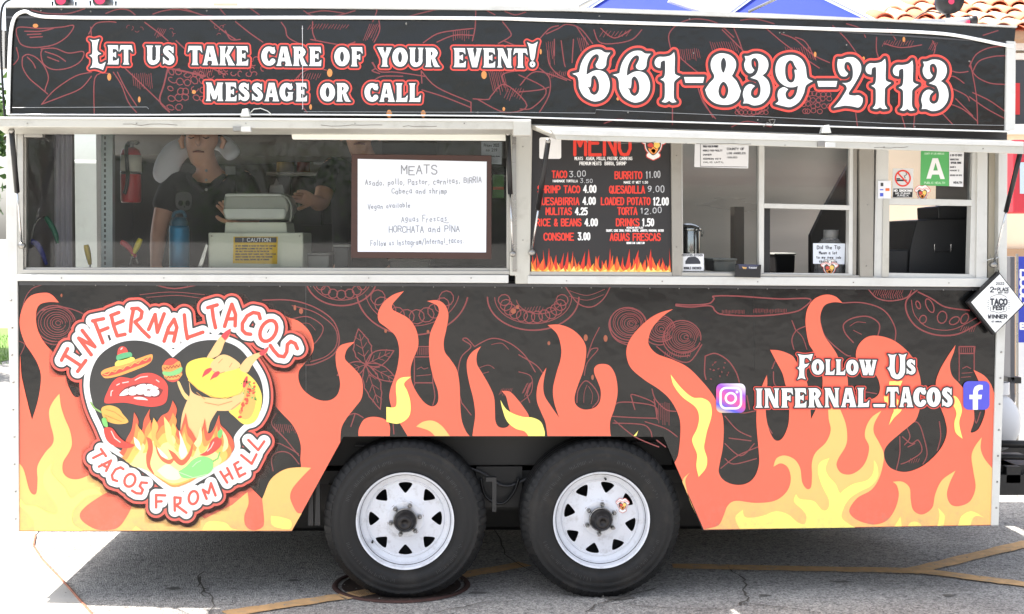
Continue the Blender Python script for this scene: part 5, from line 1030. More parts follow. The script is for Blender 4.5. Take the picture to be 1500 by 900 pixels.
words(t, (780,245,990,360), [('4.00',855,873,282,10,1.05),('4.00',854,872,299.5,10,1.05),('4.25',843,860,314.5,9.5,1.05),('4.00',857,875,331,10,1.05),('3.00',847,864,351.5,10,1.05),('12.00',957,979,300.5,10.5,1.05),('1.50',941,957.5,331,10,1.05),
  ('HANDMADE TORTILLA',810,846,267,3.2,.35),('MAKE IT WET 1.50',914,949,269,3.2,.35),('MEXICAN BOTTLES',918,942,335,2.2,.3),('SQUIRT, COKE ZERO, FANTA, SPRITE, JARRITO, MANZANA, WATER',888,972,339.5,3,.33),('MEDIUM 3.00  LARGE 5.00',918,944,357.5,2.6,.32)], white_p, Ym, 6)
words(t, (780,245,990,360), [('3.00',834,858,259,8.5,.55,dict(jit=.13)),('3.50',850,868,267.5,5.5,.4,dict(jit=.13)),('11.00',946,967,260.5,9,.6,dict(jit=.14)),('9.00',949,973,281,9,.6,dict(jit=.14)),('12.00',938,969,313,8.5,.55,dict(jit=.14))], chalk, Ym, 7)
filled('blank_square', [rbox(790,201.5,822,233,3)], white_p, t, Ym, sm=False)
mini(t, 957, 215, 16, Ym, 'emblem_print')
def mflame(base_y, h0, h1, n, rgb, Y, seed):
    random.seed(seed); pts = [(777.5,399.3,C)]; x = 777.5
    pts2 = []
    while x < 980:
        wd = random.uniform(6,12); h = random.uniform(h0,h1); ln = random.uniform(-4,5)
        pts2 += [(x+wd*.15,399-h*.35),(x+wd*.35+ln*.6,399-h*.75),(x+wd*.45+ln,399-h,C),(x+wd*.6+ln*.5,399-h*.6),(x+wd*.85,399-h*.22)]; x += wd
    pts2 = [p for p in pts2 if p[0] < 983]
    filled('flame_print', [pts+pts2+[(983,398.6,C)]], mat('print_%d_%d'%rgb[:2], rgb, .5), t, Y)
mflame(399, 16, 36, 20, (206,50,30), Ym, 3); mflame(399, 10, 26, 20, (240,100,40), Ym-.0006, 5); mflame(399, 6, 17, 20, (250,170,60), Ym-.0012, 8); mflame(399, 3, 10, 22, (254,226,130), Ym-.0018, 9)
random.seed(11)
# white board
t, pn = plate('whiteboard', [(515,226),(720,228),(720,380),(514,378)], -.002, mat('brown_wood_frame',(62,36,28),.5,var=.12,vscale=9,stretch=(1,1,6)), 'white dry erase board in brown wooden frame listing the meats by hand', 'whiteboard', .02, bevel=.002)
filled('writing_surface', [[(524,233),(713,237),(712,370),(524,369)]], mat('whiteboard_white',(226,230,240),.25), t, -.0045, sm=False)
mk = mat('marker_grey', (136,140,146), .6)
words(t, (520,232,716,372), [('MEATS',588,640,255,12,.75,dict(jit=.14)),('Asado, pollo, Pastor, carnitas, BIRRIA',535,705,272,8,.5,dict(yb1=268,jit=.13)),('Cabeca and shrimp',574,655,284,7.5,.5,dict(jit=.13)),('Vegan available',539,601,306.5,7,.5,dict(yb1=304,jit=.13)),('Aguas Frescas',588,655,325,8.5,.5,dict(jit=.13)),('HORCHATA and PINA',570,673,341,8.5,.6,dict(yb1=339,jit=.13)),('~',650,657,333,5,.5),('Follow us Instagram/Infernal_tacos.',543,680,361,8,.5,dict(yb1=356,jit=.13))], mk, -.0055, 6)
# papers and window stickers
t, _ = plate('permit_sheet', [(1018,205),(1097,207),(1096,247),(1017,245)], .012, paper, 'white printed permit sheet taped to the top of the pane beside the menu', 'notice', .0015)
words(t, (1017,205,1098,248), [('PUBLIC HEALTH PERMIT',1030,1052,216,2.4,.3),('MOBILE FOOD FACILITY',1030,1058,222,2.2,.25),('OWNER',1030,1042,228,2,.25),('ADDRESS 0219',1030,1056,234,2,.25),('COUNTY OF',1065,1090,220,3,.35),('LOS ANGELES',1065,1092,226,2.4,.3),('ISSUED',1065,1080,232,2,.25),('VALID UNTIL',1030,1060,239,2,.25)], ink, .011, 7)
S = SDF(1017,205,1098,248,5,1); S.path([(1026,207),(1026,244),(1094,245)], .3); S.mesh('rule_lines', 0, ink, t, .0105)
t, _ = plate('van_sticker', [(997,372),(1031,372),(1031,397),(997,397)], .012, paper, 'square white sticker with a black van drawing at the foot of the pane', 'sticker', .0012)
filled('van_drawing', [[(1006,380),(1008,377),(1018,376),(1023,379),(1026,384),(1026,387),(1004,387),(1004,383)]], ink, t, .011, sm=False)
words(t, (996,371,1032,398), [('CERTIFIED KITCHEN',999,1029,375.5,2.6,.3),('MOBILE CHECKED',1002,1027,394.5,3,.4)], ink, .0108, 7)
t, _ = plate('no_smoking_sign', [(1308,247),(1338,247),(1337,290),(1307,290)], .012, mat('sign_grey_white',(214,214,214),.5), 'no smoking sign with red ring over a black text panel', 'sign', .0012)
filled('text_panel', [[(1308.5,276.5),(1337,276.5),(1336.5,289),(1308,289)]], mat('sign_black',(24,24,26),.5), t, .0112, sm=False)
words(t, (1306,245,1340,292), [('NO SMOKING',1309.5,1335.5,281,3,.45),('NO FUMAR',1312,1333,284.8,2.4,.3),('AREA',1314,1331,288,2.2,.3)], white_p, .0104, 7)
S = SDF(1306,245,1340,292,6,2); S.path([(1314,264.5),(1327,264.5)], 1.3); S.path([(1314,262),(1318,262)],.8); S.path(smooth([(1326,261),(1325,258),(1328,256),(1327,253)],4,False), .5); S.mesh('cigarette', 0, ink, t, .0112)
S = SDF(1306,245,1340,292,6,2); S.path(ell(1322.5,261.5,10.8,11.3), 1.1); S.path([(1315,253.5),(1330,269.5)], 1.1); S.mesh('red_ring', 0, red_p, t, .0104)
t, _ = plate('payment_sticker', [(1286,265),(1305,265),(1305,291),(1286,291)], -.0095, mat('sticker_white',(226,228,234),.5), 'small white payment card sticker on the window frame', 'sticker', .0012)
for q, c_ in (([(1290,268),(1294,268),(1294,273),(1290,273)],(60,60,64)),([(1297,276),(1303,276),(1303,280),(1297,280)],(226,110,50)),([(1289,283),(1294,283),(1294,288),(1289,288)],(70,90,200)),([(1289,277.4),(1294,277.4),(1294,279),(1289,279)],(70,80,110))): filled('badge', [q], mat('badge_%d'%c_[0], c_, .5), t, -.0105, sm=False)
t, _ = plate('grade_card', [(1349,220),(1390,221),(1390,273),(1348,272)], .012, mat('grade_green',(86,172,98),.4), 'green inspection grade card with a large white letter A', 'notice', .0012)
S = SDF(1346,218,1392,275,5,3); S.poly([(1357,262),(1366,232),(1374,232),(1384,262.5),(1377.5,262.5),(1375.5,256),(1365.5,256),(1363.5,262)]); S.poly([(1367.2,250),(1373.8,250),(1370.5,238.5)], cut=True); S.mesh('letter', 0, white_p, t, .0108)
words(t, (1346,218,1392,275), [('COUNTY OF LOS ANGELES',1354,1383,226.5,2.4,.25),('PUBLIC HEALTH',1354,1384,269.5,2.8,.3)], mat('pale_green',(190,224,190),.5), .0108, 7)
t, _ = plate('inspection_report', [(1390.5,221),(1412,221.5),(1411,274),(1390.5,273)], .012, paper, 'narrow white inspection report beside the green card', 'notice', .0012)
words(t, (1390,220,1413,275), [('A 09-15-2023',1392,1409,229,2.6,.3),('INSPECTION',1392,1404,235,2,.25),('OFFICIAL GRADE',1393,1408,240,2.4,.3),('MAJOR 0',1392,1400,246,1.8,.25),('MINOR 2',1392,1405,251,1.8,.25),('REVIEW ON SITE',1392,1409,258,1.8,.25),('HEALTH',1397,1409,269,2.6,.35)], ink, .0108, 7)
t = thing('round_sticker', P(1351,297,.012), 'small emblem sticker on the glass beneath the green card', 'sticker'); mini(t, 1351, 284, 10, .012)
# award diamond
t = thing('award_sign', P(1460,490,-.06), 'white diamond award sign with black edge hanging at the right end of the counter', 'sign')
fixn(MB().ppx([(1463,398),(1420,441),(1417,443),(1456,491),(1501,447)], -.062, -.03).build('frame', mat('sign_edge_black',(22,22,24),.45), t, bevel=.001))
filled('face', [[(1464.5,402),(1422.5,443),(1458,487.5),(1499,446.5)]], mat('sign_face_white',(232,234,234),.4), t, -.0635, sm=False)
words(t, (1420,400,1500,492), [('2022',1459,1471,417.5,3.4,.4),('2',1450.5,1455.5,428,7,.8),('ND',1456,1460,425,2.4,.3),('PLACE',1461.5,1478,426.5,4.6,.6),('BEST TACO',1462,1477,430,2,.3),('TACO',1451,1475,446.5,8,1.15),('FEST',1455,1472,454,5.5,.95),('WINNER',1447.5,1475,466.5,5,.8),('1ST ANNUAL',1452,1468,472.5,2.2,.3)], ink, -.0645, 7)
S = SDF(1420,400,1500,492,6,2)
S.path(smooth([(1450,436),(1458,432.5),(1463,431.5),(1469,432.5),(1475,436)],4,False),.35); S.path([(1451,450),(1451,456),(1457,457),(1463,459),(1469,457),(1474,456),(1474,450)],.35)
for k in range(5): S.path([(1447-k%2,440+k*3),(1449,440.5+k*3)],.3); S.path([(1477,440.5+k*3),(1479+k%2,440+k*3)],.3)
S.mesh('ornament', 0, ink, t, -.0645)
MB().tube([P(1464,400,-.05),P(1461,388,-.035),P(1457,378,-.02)], .0016, 6).tube([P(1460,402,-.05),P(1454,385,-.035),P(1450,372,-.02)], .0012, 6).build('hanging_wire', steel, t, smooth=True)
MB().tube([P(x,y,-.04) for x,y in [(1440,386),(1447,381),(1455,379),(1462,378)]], .002, 6).build('zip_tie', white_trim, t, smooth=True)
MB().tube([P(x,y,-.035) for x,y in [(1456,376),(1462,378),(1463,398)]], .004, 8).build('hook', steel, t, smooth=True)
# card holder on the sill
t = thing('card_holder', P(1096,406,-.03), 'small black card holder with business cards on the counter', 'card holder')
fixn(MB().ppx([(1077,389),(1082,388),(1083,394),(1108,395),(1110,390),(1115,390),(1114,407),(1077,406)], -.045, -.040).build('front', blackpl, t)); fixn(MB().ppx([(1077,387),(1115,388),(1114,407),(1077,406)], -.02, -.016).build('back', blackpl, t))
fixn(MB().ppx([(1077,404),(1114,405),(1114,407),(1077,406)], -.040, -.02).build('tray', blackpl, t))
fixn(MB().ppx([(1081,387),(1112,388),(1112,403),(1081,402)], -.038, -.024).build('cards', mat('card_navy',(58,60,84),.4), t)); filled('card_print', [[(1087,391),(1094,392),(1091,399)]], mat('card_gold',(230,180,110),.5), t, -.0388, sm=False)
words(t, (1077,385,1116,407), [('TACOS',1097,1109,393.5,1.8,.3),('CATERING',1097,1108,397,1.6,.3)], white_p, -.0386, 8)
# ---------------------------------------------------------------- inside
def cyl(name, px, pyt, pyb, rp, Y, m, parent, n=24, prof=None, **k):
    b0, t0 = P(px,pyb,Y), P(px,pyt,Y); r = rp/FPX*(Y+6); h = t0.z-b0.z
    pf = prof or [(0,0),(.96,0),(1,.03),(1,.97),(.96,1),(0,1)]
    return MB().lathe([(a*r, c_*h) for a, c_ in pf], b0, 'z', n).build(name, m, parent, smooth=True, **k)
gas = mat('teal_bottle', (12,120,160), .3, .3, var=.05)
curt = MB(); n = 44; v = []; f = []
for i in range(n+1):
    x = 35+(106-35)*i/n; a = P(x,188,.55+.016*math.cos(i*1.4)); c_ = P(x,398,.55+.016*math.cos(i*1.4)); v += [a, c_]
    if i < n: f.append((2*i,2*i+1,2*i+3,2*i+2))
cu = obj('strip_curtain', v, f, mat('grey_curtain',(214,210,222),.55,0), None, smooth=True); tag(cu, 'grey pleated curtain hanging behind the left end of the window', 'curtain')
fixn(MB().rpx(148,186,165,402,.42,.47).build('door_post', mat('galvanised_post',(176,186,188),.4,.4,var=.06), T, bevel=.002))
b = MB()
for k in range(26): b.rpx(152.5,192+k*8,155,196.5+k*8,.4185,.42)
fixn(b.build('post_holes', blackpl, T, kind='stuff'))
# extractor hood, shelf and worktops
fixn(MB().box((X(166,1.3),1.3,Z(232,1.3)),(X(770,1.3),2.15,2.5)).build('extractor_hood', mat('hood_steel',(140,135,130),.5,.2,var=.08,vscale=2), T))
fixn(MB().box((X(40,.3),.05,1.36),(X(770,.3),.42,1.40)).build('worktop', steel, T))
fixn(MB().box((X(170,1.5),1.55,1.2),(X(900,1.5),2.15,1.44)).build('griddle', dark_in, T))
fixn(MB().box((X(1000,.3),.05,1.36),(X(1290,.3),.42,1.39)).build('worktop', steel, T))
for x0, x1, y0, y1, yy, rgb in ((400,424,240,300,1.9,(82,82,82)),(440,470,262,330,1.85,(64,64,66)),(1076,1090,303,398,.9,(70,66,62)),(560,640,205,228,1.25,(92,84,72))):
    fixn(MB().rpx(x0,y0,x1,y1,yy,yy+.1).build('equipment_panel', mat('equip_%d'%x0, rgb, .4,.3), T))
fixn(MB().box((X(985,2.2),2.17,1.0),(xr-.03,2.205,zt-.05)).build('lightened_wall', mat('lightened_beige',(236,226,212),.32,.35,var=.16,vscale=1.6,stretch=(.35,1,2)), T))  # wall sheet coloured paler to stand in for strong light on the right
fixn(MB().ppx([(1247,236),(1258,236),(1258,405),(1188,405),(1188,345),(1206,308)], .45, .5).build('dark_partition', mat('partition',(44,42,40),.5), T))
# extinguisher
t = thing('fire_extinguisher', P(192,297,.62), 'red fire extinguisher with a white label on the wall behind the window', 'fire extinguisher')
er = mat('extinguisher_red',(186,30,36),.3)
cyl('cylinder',192,216,297,14.5,.62,er,t,24,[(0,0),(.9,0),(1,.04),(1,.85),(.85,.95),(.4,1),(0,1)])
cyl('label',192,228,252,14.8,.62,mat('extinguisher_label',(214,212,200),.5),t,24,[(1,0),(1.005,0),(1.005,1),(1,1)])
cyl('strap',192,252,256,15,.62,steel,t,24,[(1,0),(1.02,0),(1.02,1),(1,1)])
cyl('valve',192,208,217,4,.62,steel,t,12); fixn(MB().ppx([(186,207),(200,205),(203,209),(198,212),(187,211)], .60, .64).build('handle', steel, t, bevel=.002))
MB().tube([P(x,y,.56) for x,y in smooth([(189,210),(185,216),(186,240),(187,262),(184,280),(182,284)],5,False)], .009, 8).build('hose', blackpl, t, smooth=True)
# kitchen tools with coloured handles
def tool(pts, rgb, nm, label, grp=None, Y=.2, r=.011, tail=None):
    t_ = thing(nm, P(*pts[-1], Y), label, 'kitchen tool', grp); q = [P(x,y,Y) for x,y in smooth(pts,5,False)]
    MB().tube(q, [r*(.7+.5*math.sin(math.pi*min(1,i/len(q)+.15))) for i in range(len(q))], 10).build('handle', mat('handle_%d_%d'%rgb[:2], rgb, .35), t_, smooth=True)
    if tail: MB().tube([P(x,y,Y) for x,y in smooth(tail,5,False)], .004, 8).build('shaft', steel, t_, smooth=True)
tool([(67,318),(75,330),(82,345),(84,357)], (16,110,84), 'tongs', 'tongs with a green handle in front of the grey curtain', tail=[(67,318),(58,320),(50,332),(46,350)])
tool([(44,353),(54,358),(62,372),(68,388)], (44,62,180), 'tongs', 'tongs with a blue handle at the left end of the worktop', tail=[(44,353),(39,360),(36,370)])
tool([(126,359),(129,372),(132,388)], (206,176,40), 'knife', 'knife with a yellow handle standing before the pale doorway', tail=[(132,388),(132,397)])
tool([(177,354),(188,362),(199,377)], (176,28,40), 'tongs', 'tongs with a red handle below the fire extinguisher', tail=[(199,377),(202,386)])
tool([(206,350),(201,361),(194,375)], (214,196,40), 'knife', 'knife with a yellow handle leaning beside the red tongs', tail=[(194,375),(190,390)])
t = thing('serving_tongs', P(290,397,.18), 'plain steel tongs leaning between teal bottle and cream warmer', 'kitchen tool'); fixn(MB().ppx([(302,357),(305,360),(295,396),(288,396)], .18, .19).build('blade', chrome, t, bevel=.001))
# teal bottle
t = thing('water_bottle', P(264,397,.32), 'large teal drinking bottle on the worktop in front of the man', 'bottle')
cyl('body',263,331,397,14.5,.32,gas,t,28,[(0,0),(.95,0),(1,.03),(1,.92),(.93,1),(0,1)]); cyl('cap',263,318,331,10,.32,mat('teal_cap',(20,80,102),.4),t,20,[(1.2,0),(1.25,.4),(.9,.9),(.6,1),(0,1)])
MB().tube([P(x,y,.32) for x,y in smooth([(254,319),(256,312),(268,311),(272,319)],5,False)], .008, 8).build('carry_loop', MC['teal_cap'], t, smooth=True)
# food warmer
crm = mat('cream_enamel', (206,208,190), .35, .15, var=.04, dirt=((120,112,90),.35,8))
t = thing('food_warmer', P(374,398,.3), 'cream food warmer with grey lid and yellow caution label', 'food warmer')
fixn(MB().ppx([(305,341),(444,341),(444,398),(305,398)], .10, .5).build('body', crm, t, bevel=.006)); fixn(MB().ppx([(330,326),(419,326),(421,341.5),(329,341.5)], .14, .46).build('upper_body', crm, t, bevel=.004))
lidm = mat('warmer_lid', (146,148,138), .35, .3, var=.05)
fixn(MB().ppx([(331,283),(412,283),(420,287),(424,300),(422,312),(418,314),(330,314),(327,306),(328,290)], .14, .46).build('lid', lidm, t, bevel=.014)); fixn(MB().ppx([(326,306),(418,306),(419,316),(416,322),(330,322),(328,316)], .125, .46).build('lid_rim', mat('lid_rim',(190,192,184),.35,.3), t, bevel=.008))
fixn(MB().ppx([(330,284),(412,284),(414,288),(329,288)], .125, .14).build('lid_edge', MC['lid_rim'], t, bevel=.003))
MB().tube([P(x,y,.12) for x,y in smooth([(412,286),(421,290),(426,300),(427,312),(425,325)],5,False)], .005, 8).build('lid_handle', lidm, t, smooth=True)
filled('caution_label', [[(342,347),(407,347),(406,387),(341,386)]], mat('caution_yellow',(228,186,30),.5), t, .0985, sm=False); filled('caution_band', [[(344,348),(405,348),(405,355.5),(344,355.5)]], mat('caution_band_grey',(78,76,84),.5), t, .0977, sm=False)
words(t, (340,345,408,388), [('! CAUTION',355,396,354.2,5,.5)], white_p, .097, 6)
words(t, (340,345,408,388), [(a,345,404-(i%3)*5,361.5+i*4,1.9,.28) for i,a in enumerate(['DO NOT IMMERSE IN WATER OR TOUCH HOT SURFACE','UNPLUG BEFORE CLEANING THE UNIT AT ANY TIME','USE ONLY WITH WATER IN THE PAN BELOW','BURN HAZARD KEEP HANDS AWAY FROM STEAM','SHOCK HAZARD DO NOT OPEN THE HOUSING','READ THE MANUAL BEFORE USE OF WARMER'])], ink, .0977, 6)
b = MB()
for x,y in ((310,346),(439,346),(440,392),(310,392)): b.lathe([(0,-.003),(.003,-.0025),(.0035,0)], P(x,y,.1), 'y', 8)
b.build('screws', steel, t, smooth=True, kind='stuff')
# squeeze bottle, notices behind glass
t = thing('squeeze_bottle', P(405,283,.5), 'white squeeze bottle with a pointed tip behind the warmer', 'bottle'); cyl('body',405,271,300,10.5,.5,mat('bottle_white',(178,178,174),.5),t,20,[(0,0),(1,0),(1,.8),(.8,1),(0,1)]); cyl('tip',405,262,271,4,.5,MC['bottle_white'],t,12,[(1,0),(.3,.8),(.2,1),(0,1)])
t, _ = plate('notice_sheet', [(705,207),(735,208),(735,241),(705,240)], .05, mat('dull_paper',(176,180,188),.7), 'handwritten white notice behind the glass above the whiteboard', 'notice', .001)
words(t, (704,206,736,242), [('Prices 2023',709,731,215,4,.35),('no 219',712,728,222,4,.35),('cash or card only please',708,732,230,2,.25)], ink, .049, 6)
t = thing('green_carton', P(730,292,.15), 'green carton on the shelf right of the whiteboard', 'carton'); fixn(MB().rpx(722,256,738,290,.15,.25).build('box', mat('carton_green',(92,148,72),.5), t, bevel=.002)); fixn(MB().rpx(722,274,738,278,.148,.15).build('stripe', mat('carton_orange',(206,110,60),.5), t))
# steel stock pot
t = thing('stock_pot', P(1008,380,.22), 'shiny lidded steel pot behind the pane next to the menu', 'pot')
cyl('body',1008,337,398,17,.25,chrome,t,32); cyl('lid',1008,327,338,19,.25,chrome,t,32,[(1,0),(1.03,.2),(.95,.5),(.5,.9),(0,1)]); MB().tube([P(1026,338,.2),P(1029,340,.2),P(1028,347,.2)], .004, 8).build('latch', steel, t, smooth=True)
# tip jar
t = thing('tip_jar', P(1215,403,.03), 'clear plastic tip jar with a handwritten white note on the open sill', 'jar')
jm = bpy.data.materials.new('clear_plastic'); jm.use_nodes = True; jb = jm.node_tree.nodes['Principled BSDF']; jb.inputs['Base Color'].default_value = (.55,.55,.55,1); jb.inputs['Alpha'].default_value = .28; jb.inputs['Roughness'].default_value = .1
cyl('body',1215,349,403,22.5,.12,jm,t,32,[(0,0),(.95,0),(1,.05),(1,.7),(.92,.82),(.6,.93),(.5,1)]); cyl('lid',1217,337,350,11,.12,mat('jar_lid',(120,120,118),.4),t,24); cyl('dark_contents',1215,380,402,20,.12,mat('coins_dark',(40,34,32),.6,var=.3,vscale=40),t,24)
filled('note', [[(1191,356.5),(1238,357),(1237,387.5),(1191,386.5)]], mat('note_white',(214,220,230),.7), t, .045, sm=False)
words(t, (1190,355,1240,389), [('Did the Tip',1197,1231,365,5,.45,dict(jit=.07)),('Mean a lot?',1200,1229,372.5,4,.4,dict(jit=.07)),('to my new job',1196,1232,379,3.6,.4,dict(jit=.07)),('thank you',1200,1226,385,3.4,.4,dict(jit=.07))], ink, .044, 6)
mini(t, 1215, 394, 11, .045)
# black case with silver handle behind the right opening
t = thing('black_cabinet', P(1365,402,.35), 'big black cabinet with a silver handle outline behind the right opening', 'cabinet')
bm_ = mat('cabinet_black',(34,35,37),.45,var=.1)
fixn(MB().ppx([(1343,323),(1373,321),(1440,321),(1440,420),(1330,420),(1333,366)], .3, .75).build('body', bm_, t, bevel=.006)); fixn(MB().ppx([(1373,303),(1390,301),(1440,301),(1440,321.5),(1374,321)], .32, .6).build('top_box', bm_, t, bevel=.006)); fixn(MB().ppx([(1290,367),(1334,366),(1334,420),(1290,420)], .32, .7).build('side_box', bm_, t, bevel=.006))
MB().tube([P(x,y,.297) for x,y in [(1371,358),(1369,358),(1369,369),(1393,369),(1393,358),(1391,358)]], .0016, 6).build('handle', chrome, t)
# shelf clutter
fixn(MB().box((X(395,1.9),1.75,Z(262,1.9)),(X(760,1.9),2.15,Z(262,1.9)+.02)).build('shelf', steel, T)); zs = Z(262,1.9)+.02
random.seed(21)
def shelfthing(px, w_, h, kind, rgb, label, Y=1.9, z=None, nm=None):
    z = zs if z is None else z; x = X(px,Y); t_ = thing(nm or kind, (x,Y,z), label, kind); m_ = mat('%s_%d_%d'%(kind.replace(' ','_'),rgb[0],rgb[1]), rgb, .4, .1, var=.08)
    if kind in ('box','carton'):
        fixn(MB().box((x-w_,Y-.08,z+.001),(x+w_,Y+.08,z+h)).build('body', m_, t_, bevel=.004)); fixn(MB().box((x-w_*.7,Y-.083,z+h*.3),(x+w_*.7,Y-.0795,z+h*.7)).build('label', paper, t_))
    else:
        MB().lathe([(0,0),(w_,0),(w_,h*.72),(w_*.5,h*.82),(w_*.4,h*.86)], (x,Y,z), 'z', 20).build('body', m_, t_, smooth=True); MB().lathe([(w_*.45,h*.85),(w_*.45,h),(0,h)], (x,Y,z), 'z', 14).build('cap', mat('cap_red',(170,40,36),.4) if rgb[0] > 120 else blackpl, t_, smooth=True)
shelfthing(418,.05,.2,'bottle',(176,150,90),'amber bottle at the left end of the back shelf',nm='sauce_bottle'); shelfthing(446,.045,.24,'bottle',(150,40,34),'tall red sauce bottle on the back shelf',nm='sauce_bottle'); shelfthing(474,.07,.16,'box',(150,146,138),'pale box between the bottles on the back shelf',nm='storage_box')
shelfthing(502,.045,.2,'bottle',(56,84,52),'green bottle right of the pale box on the back shelf',nm='sauce_bottle')
zf2 = Z(398,1.5); 
def cont(px, py, wpx, hpx, Y, rgb, label, nm='food_container'):
    t_ = thing(nm, P(px,py,Y), label, 'container'); m_ = mat('%s_%d'%(nm,rgb[0]), rgb, .35, .4, var=.08); fixn(MB().ppx([(px-wpx*.46,py),(px+wpx*.46,py),(px+wpx/2,py-hpx),(px-wpx/2,py-hpx)], Y, Y+.22).build('body', m_, t_, bevel=.006)); fixn(MB().rpx(px-wpx/2-1,py-hpx-3,px+wpx/2+1,py-hpx,Y-.01,Y+.23).build('lid', mat('lid_pale',(170,170,164),.4), t_, bevel=.003))
cont(466,396,34,22,.3,(150,150,146),'low steel container right of the cream warmer'); cont(500,396,22,34,.34,(70,72,74),'tall dark container left of the whiteboard'); cont(600,397,60,14,.3,(150,146,140),'flat steel tray beneath the whiteboard'); cont(1062,398,34,16,.2,(150,150,148),'small steel tray behind the card holder'); cont(1150,400,30,26,.9,(60,58,58),'dark container behind the open serving window')
for k, (px_, py_, c_) in enumerate(((450,300,(150,150,146)),(480,318,(84,84,82)))):
    fixn(MB().rpx(px_-14,py_-9,px_+14,py_+9,2.1 if px_ > 900 else 2.0,2.16 if px_ > 900 else 2.1).build('wall_panel', mat('wall_panel_%d'%k,c_,.35,.6), T))
# ---------------------------------------------------------------- people
skin = mat('skin', (222,170,144), .5, var=.06, vscale=20); shirt = mat('black_polo', (30,31,34), .85, var=.12, vscale=12, bump=.1); tee = mat('white_cotton', (226,230,240), .85, bump=.1); jean = mat('dark_jeans',(36,40,52),.85); hairm = mat('short_brown_hair',(62,44,34),.7,bump=.4); apron = mat('black_apron',(20,20,22),.8)
def skinned(name, nodes, edges, m, parent, sub=2):
    """nodes: (position, rx, ry); one continuous skinned surface"""
    me = bpy.data.meshes.new(name); me.from_pydata([tuple(n_[0]) for n_ in nodes], edges, []); me.materials.append(m)
    o = bpy.data.objects.new(name, me); sc.collection.objects.link(o); setpar(o, parent)
    sk_ = o.modifiers.new('skin', 'SKIN')
    for i, n_ in enumerate(nodes): me.skin_vertices[0].data[i].radius = (n_[1], n_[2])
    me.skin_vertices[0].data[0].use_root = True; sk_.use_smooth_shade = True
    s_ = o.modifiers.new('sub', 'SUBSURF'); s_.levels = sub; s_.render_levels = sub
    dg = bpy.context.evaluated_depsgraph_get(); ev = bpy.data.meshes.new_from_object(o.evaluated_get(dg)); o.modifiers.clear(); o.data = ev
    for p in ev.polygons: p.use_smooth = True
    return o
def person(Y, head, tilt, lsh, rsh, hips, larm, rarm, label, hy=0):
    """arm = elbow, wrist, hand tip (pixel,pixel,dY)"""
    Q = lambda px, py, dy=0: P(px, py, Y+dy)
    hc = Q(*head); hp = Q(*hips); t_ = thing('person', (hp.x, Y, zf), label, 'person')
    neck = Q((lsh[0]+rsh[0])/2, (lsh[1]+rsh[1])/2-8); chest = neck.lerp(hp, .35); waist = neck.lerp(hp, .7)
    hs = 1.14
    nodes = [(hp,.15,.11),(waist,.15,.11),(chest,.17,.12),(neck+Vector((0,0,-.03)),.09,.07),(neck.lerp(hc,.4),.055,.055),(hc+Vector((0,-.01,-.07*hs)),.066*hs,.07*hs),(hc,.078*hs,.092*hs),(hc+Vector((0,.01,.07*hs)),.066*hs,.078*hs)]
    ed = [(0,1),(1,2),(2,3),(3,4),(4,5),(5,6),(6,7)]
    clo = [(hp,.17,.13),(waist,.165,.125),(chest,.19,.14),(neck+Vector((0,0,-.02)),.085,.075)]; ce = [(0,1),(1,2),(2,3)]
    for sh, arm in ((lsh,larm),(rsh,rarm)):
        s0 = Q(*sh); e = Q(*arm[0]); w_ = Q(*arm[1]); h = Q(*arm[2]); k = len(nodes)
        nodes += [(s0,.062,.06),(s0.lerp(e,.5),.052,.052),(e,.042,.042),(e.lerp(w_,.35),.043,.041),(w_,.028,.026),(w_.lerp(h,.55),.040,.022)]
        ed += [(2,k),(k,k+1),(k+1,k+2),(k+2,k+3),(k+3,k+4),(k+4,k+5)]
        # five fingers rooted in the palm
        d = (h-w_).normalized(); sd = d.cross(Vector((0,1,.1))).normalized(); pm = k+5
        for j in range(4):
            b0 = w_.lerp(h,.6)+sd*(.026-.0175*j); L_ = (.065,.075,.07,.055)[j]; kk = len(nodes)
            nodes += [(b0+d*.02,.0095,.0095),(b0+d*(.02+L_*.5)+Vector((0,-.012,-.006)),.0085,.0085),(b0+d*(.02+L_*.8)+Vector((0,-.03,-.012)),.007,.007)]; ed += [(pm,kk),(kk,kk+1),(kk+1,kk+2)]
        kk = len(nodes); nodes += [(w_.lerp(h,.3)+sd*.035,.012,.012),(w_.lerp(h,.6)+sd*.06,.010,.010),(w_.lerp(h,.8)+sd*.066,.008,.008)]; ed += [(pm,kk),(kk,kk+1),(kk+1,kk+2)]
        k = len(clo); clo += [(s0,.075,.07),(s0.lerp(e,.45),.07,.068),(s0.lerp(e,.72),.068,.066)]; ce += [(2,k),(k,k+1),(k+1,k+2)]
    for s_ in (-1,1):
        k = len(nodes); f0 = Vector((hp.x+s_*.12, Y, zf)); kn = Vector((hp.x+s_*.11, Y-.03, zf+.45))
        nodes += [(hp+Vector((s_*.09,0,-.05)),.085,.085),(kn,.06,.06),(f0+Vector((0,.02,.09)),.042,.042),(f0+Vector((0,-.10,.04)),.035,.03)]; ed += [(0,k),(k,k+1),(k+1,k+2),(k+2,k+3)]
    body = skinned('body', nodes, ed, skin, t_, 2)
    skinned('shirt', clo, ce, shirt, t_, 2)
    tr_ = [(hp+Vector((0,0,.04)),.165,.125)]; te = []
    for s_ in (-1,1):
        k = len(tr_); tr_ += [(hp+Vector((s_*.09,0,-.08)),.105,.105),(Vector((hp.x+s_*.11,Y-.03,zf+.45)),.078,.078),(Vector((hp.x+s_*.12,Y+.02,zf+.12)),.065,.065)]; te += [(0,k),(k,k+1),(k+1,k+2)]
    skinned('trousers', tr_, te, jean, t_, 1)
    # face
    def F(dx, dy, dz): return hc+Vector((dx, dy, dz))*hs
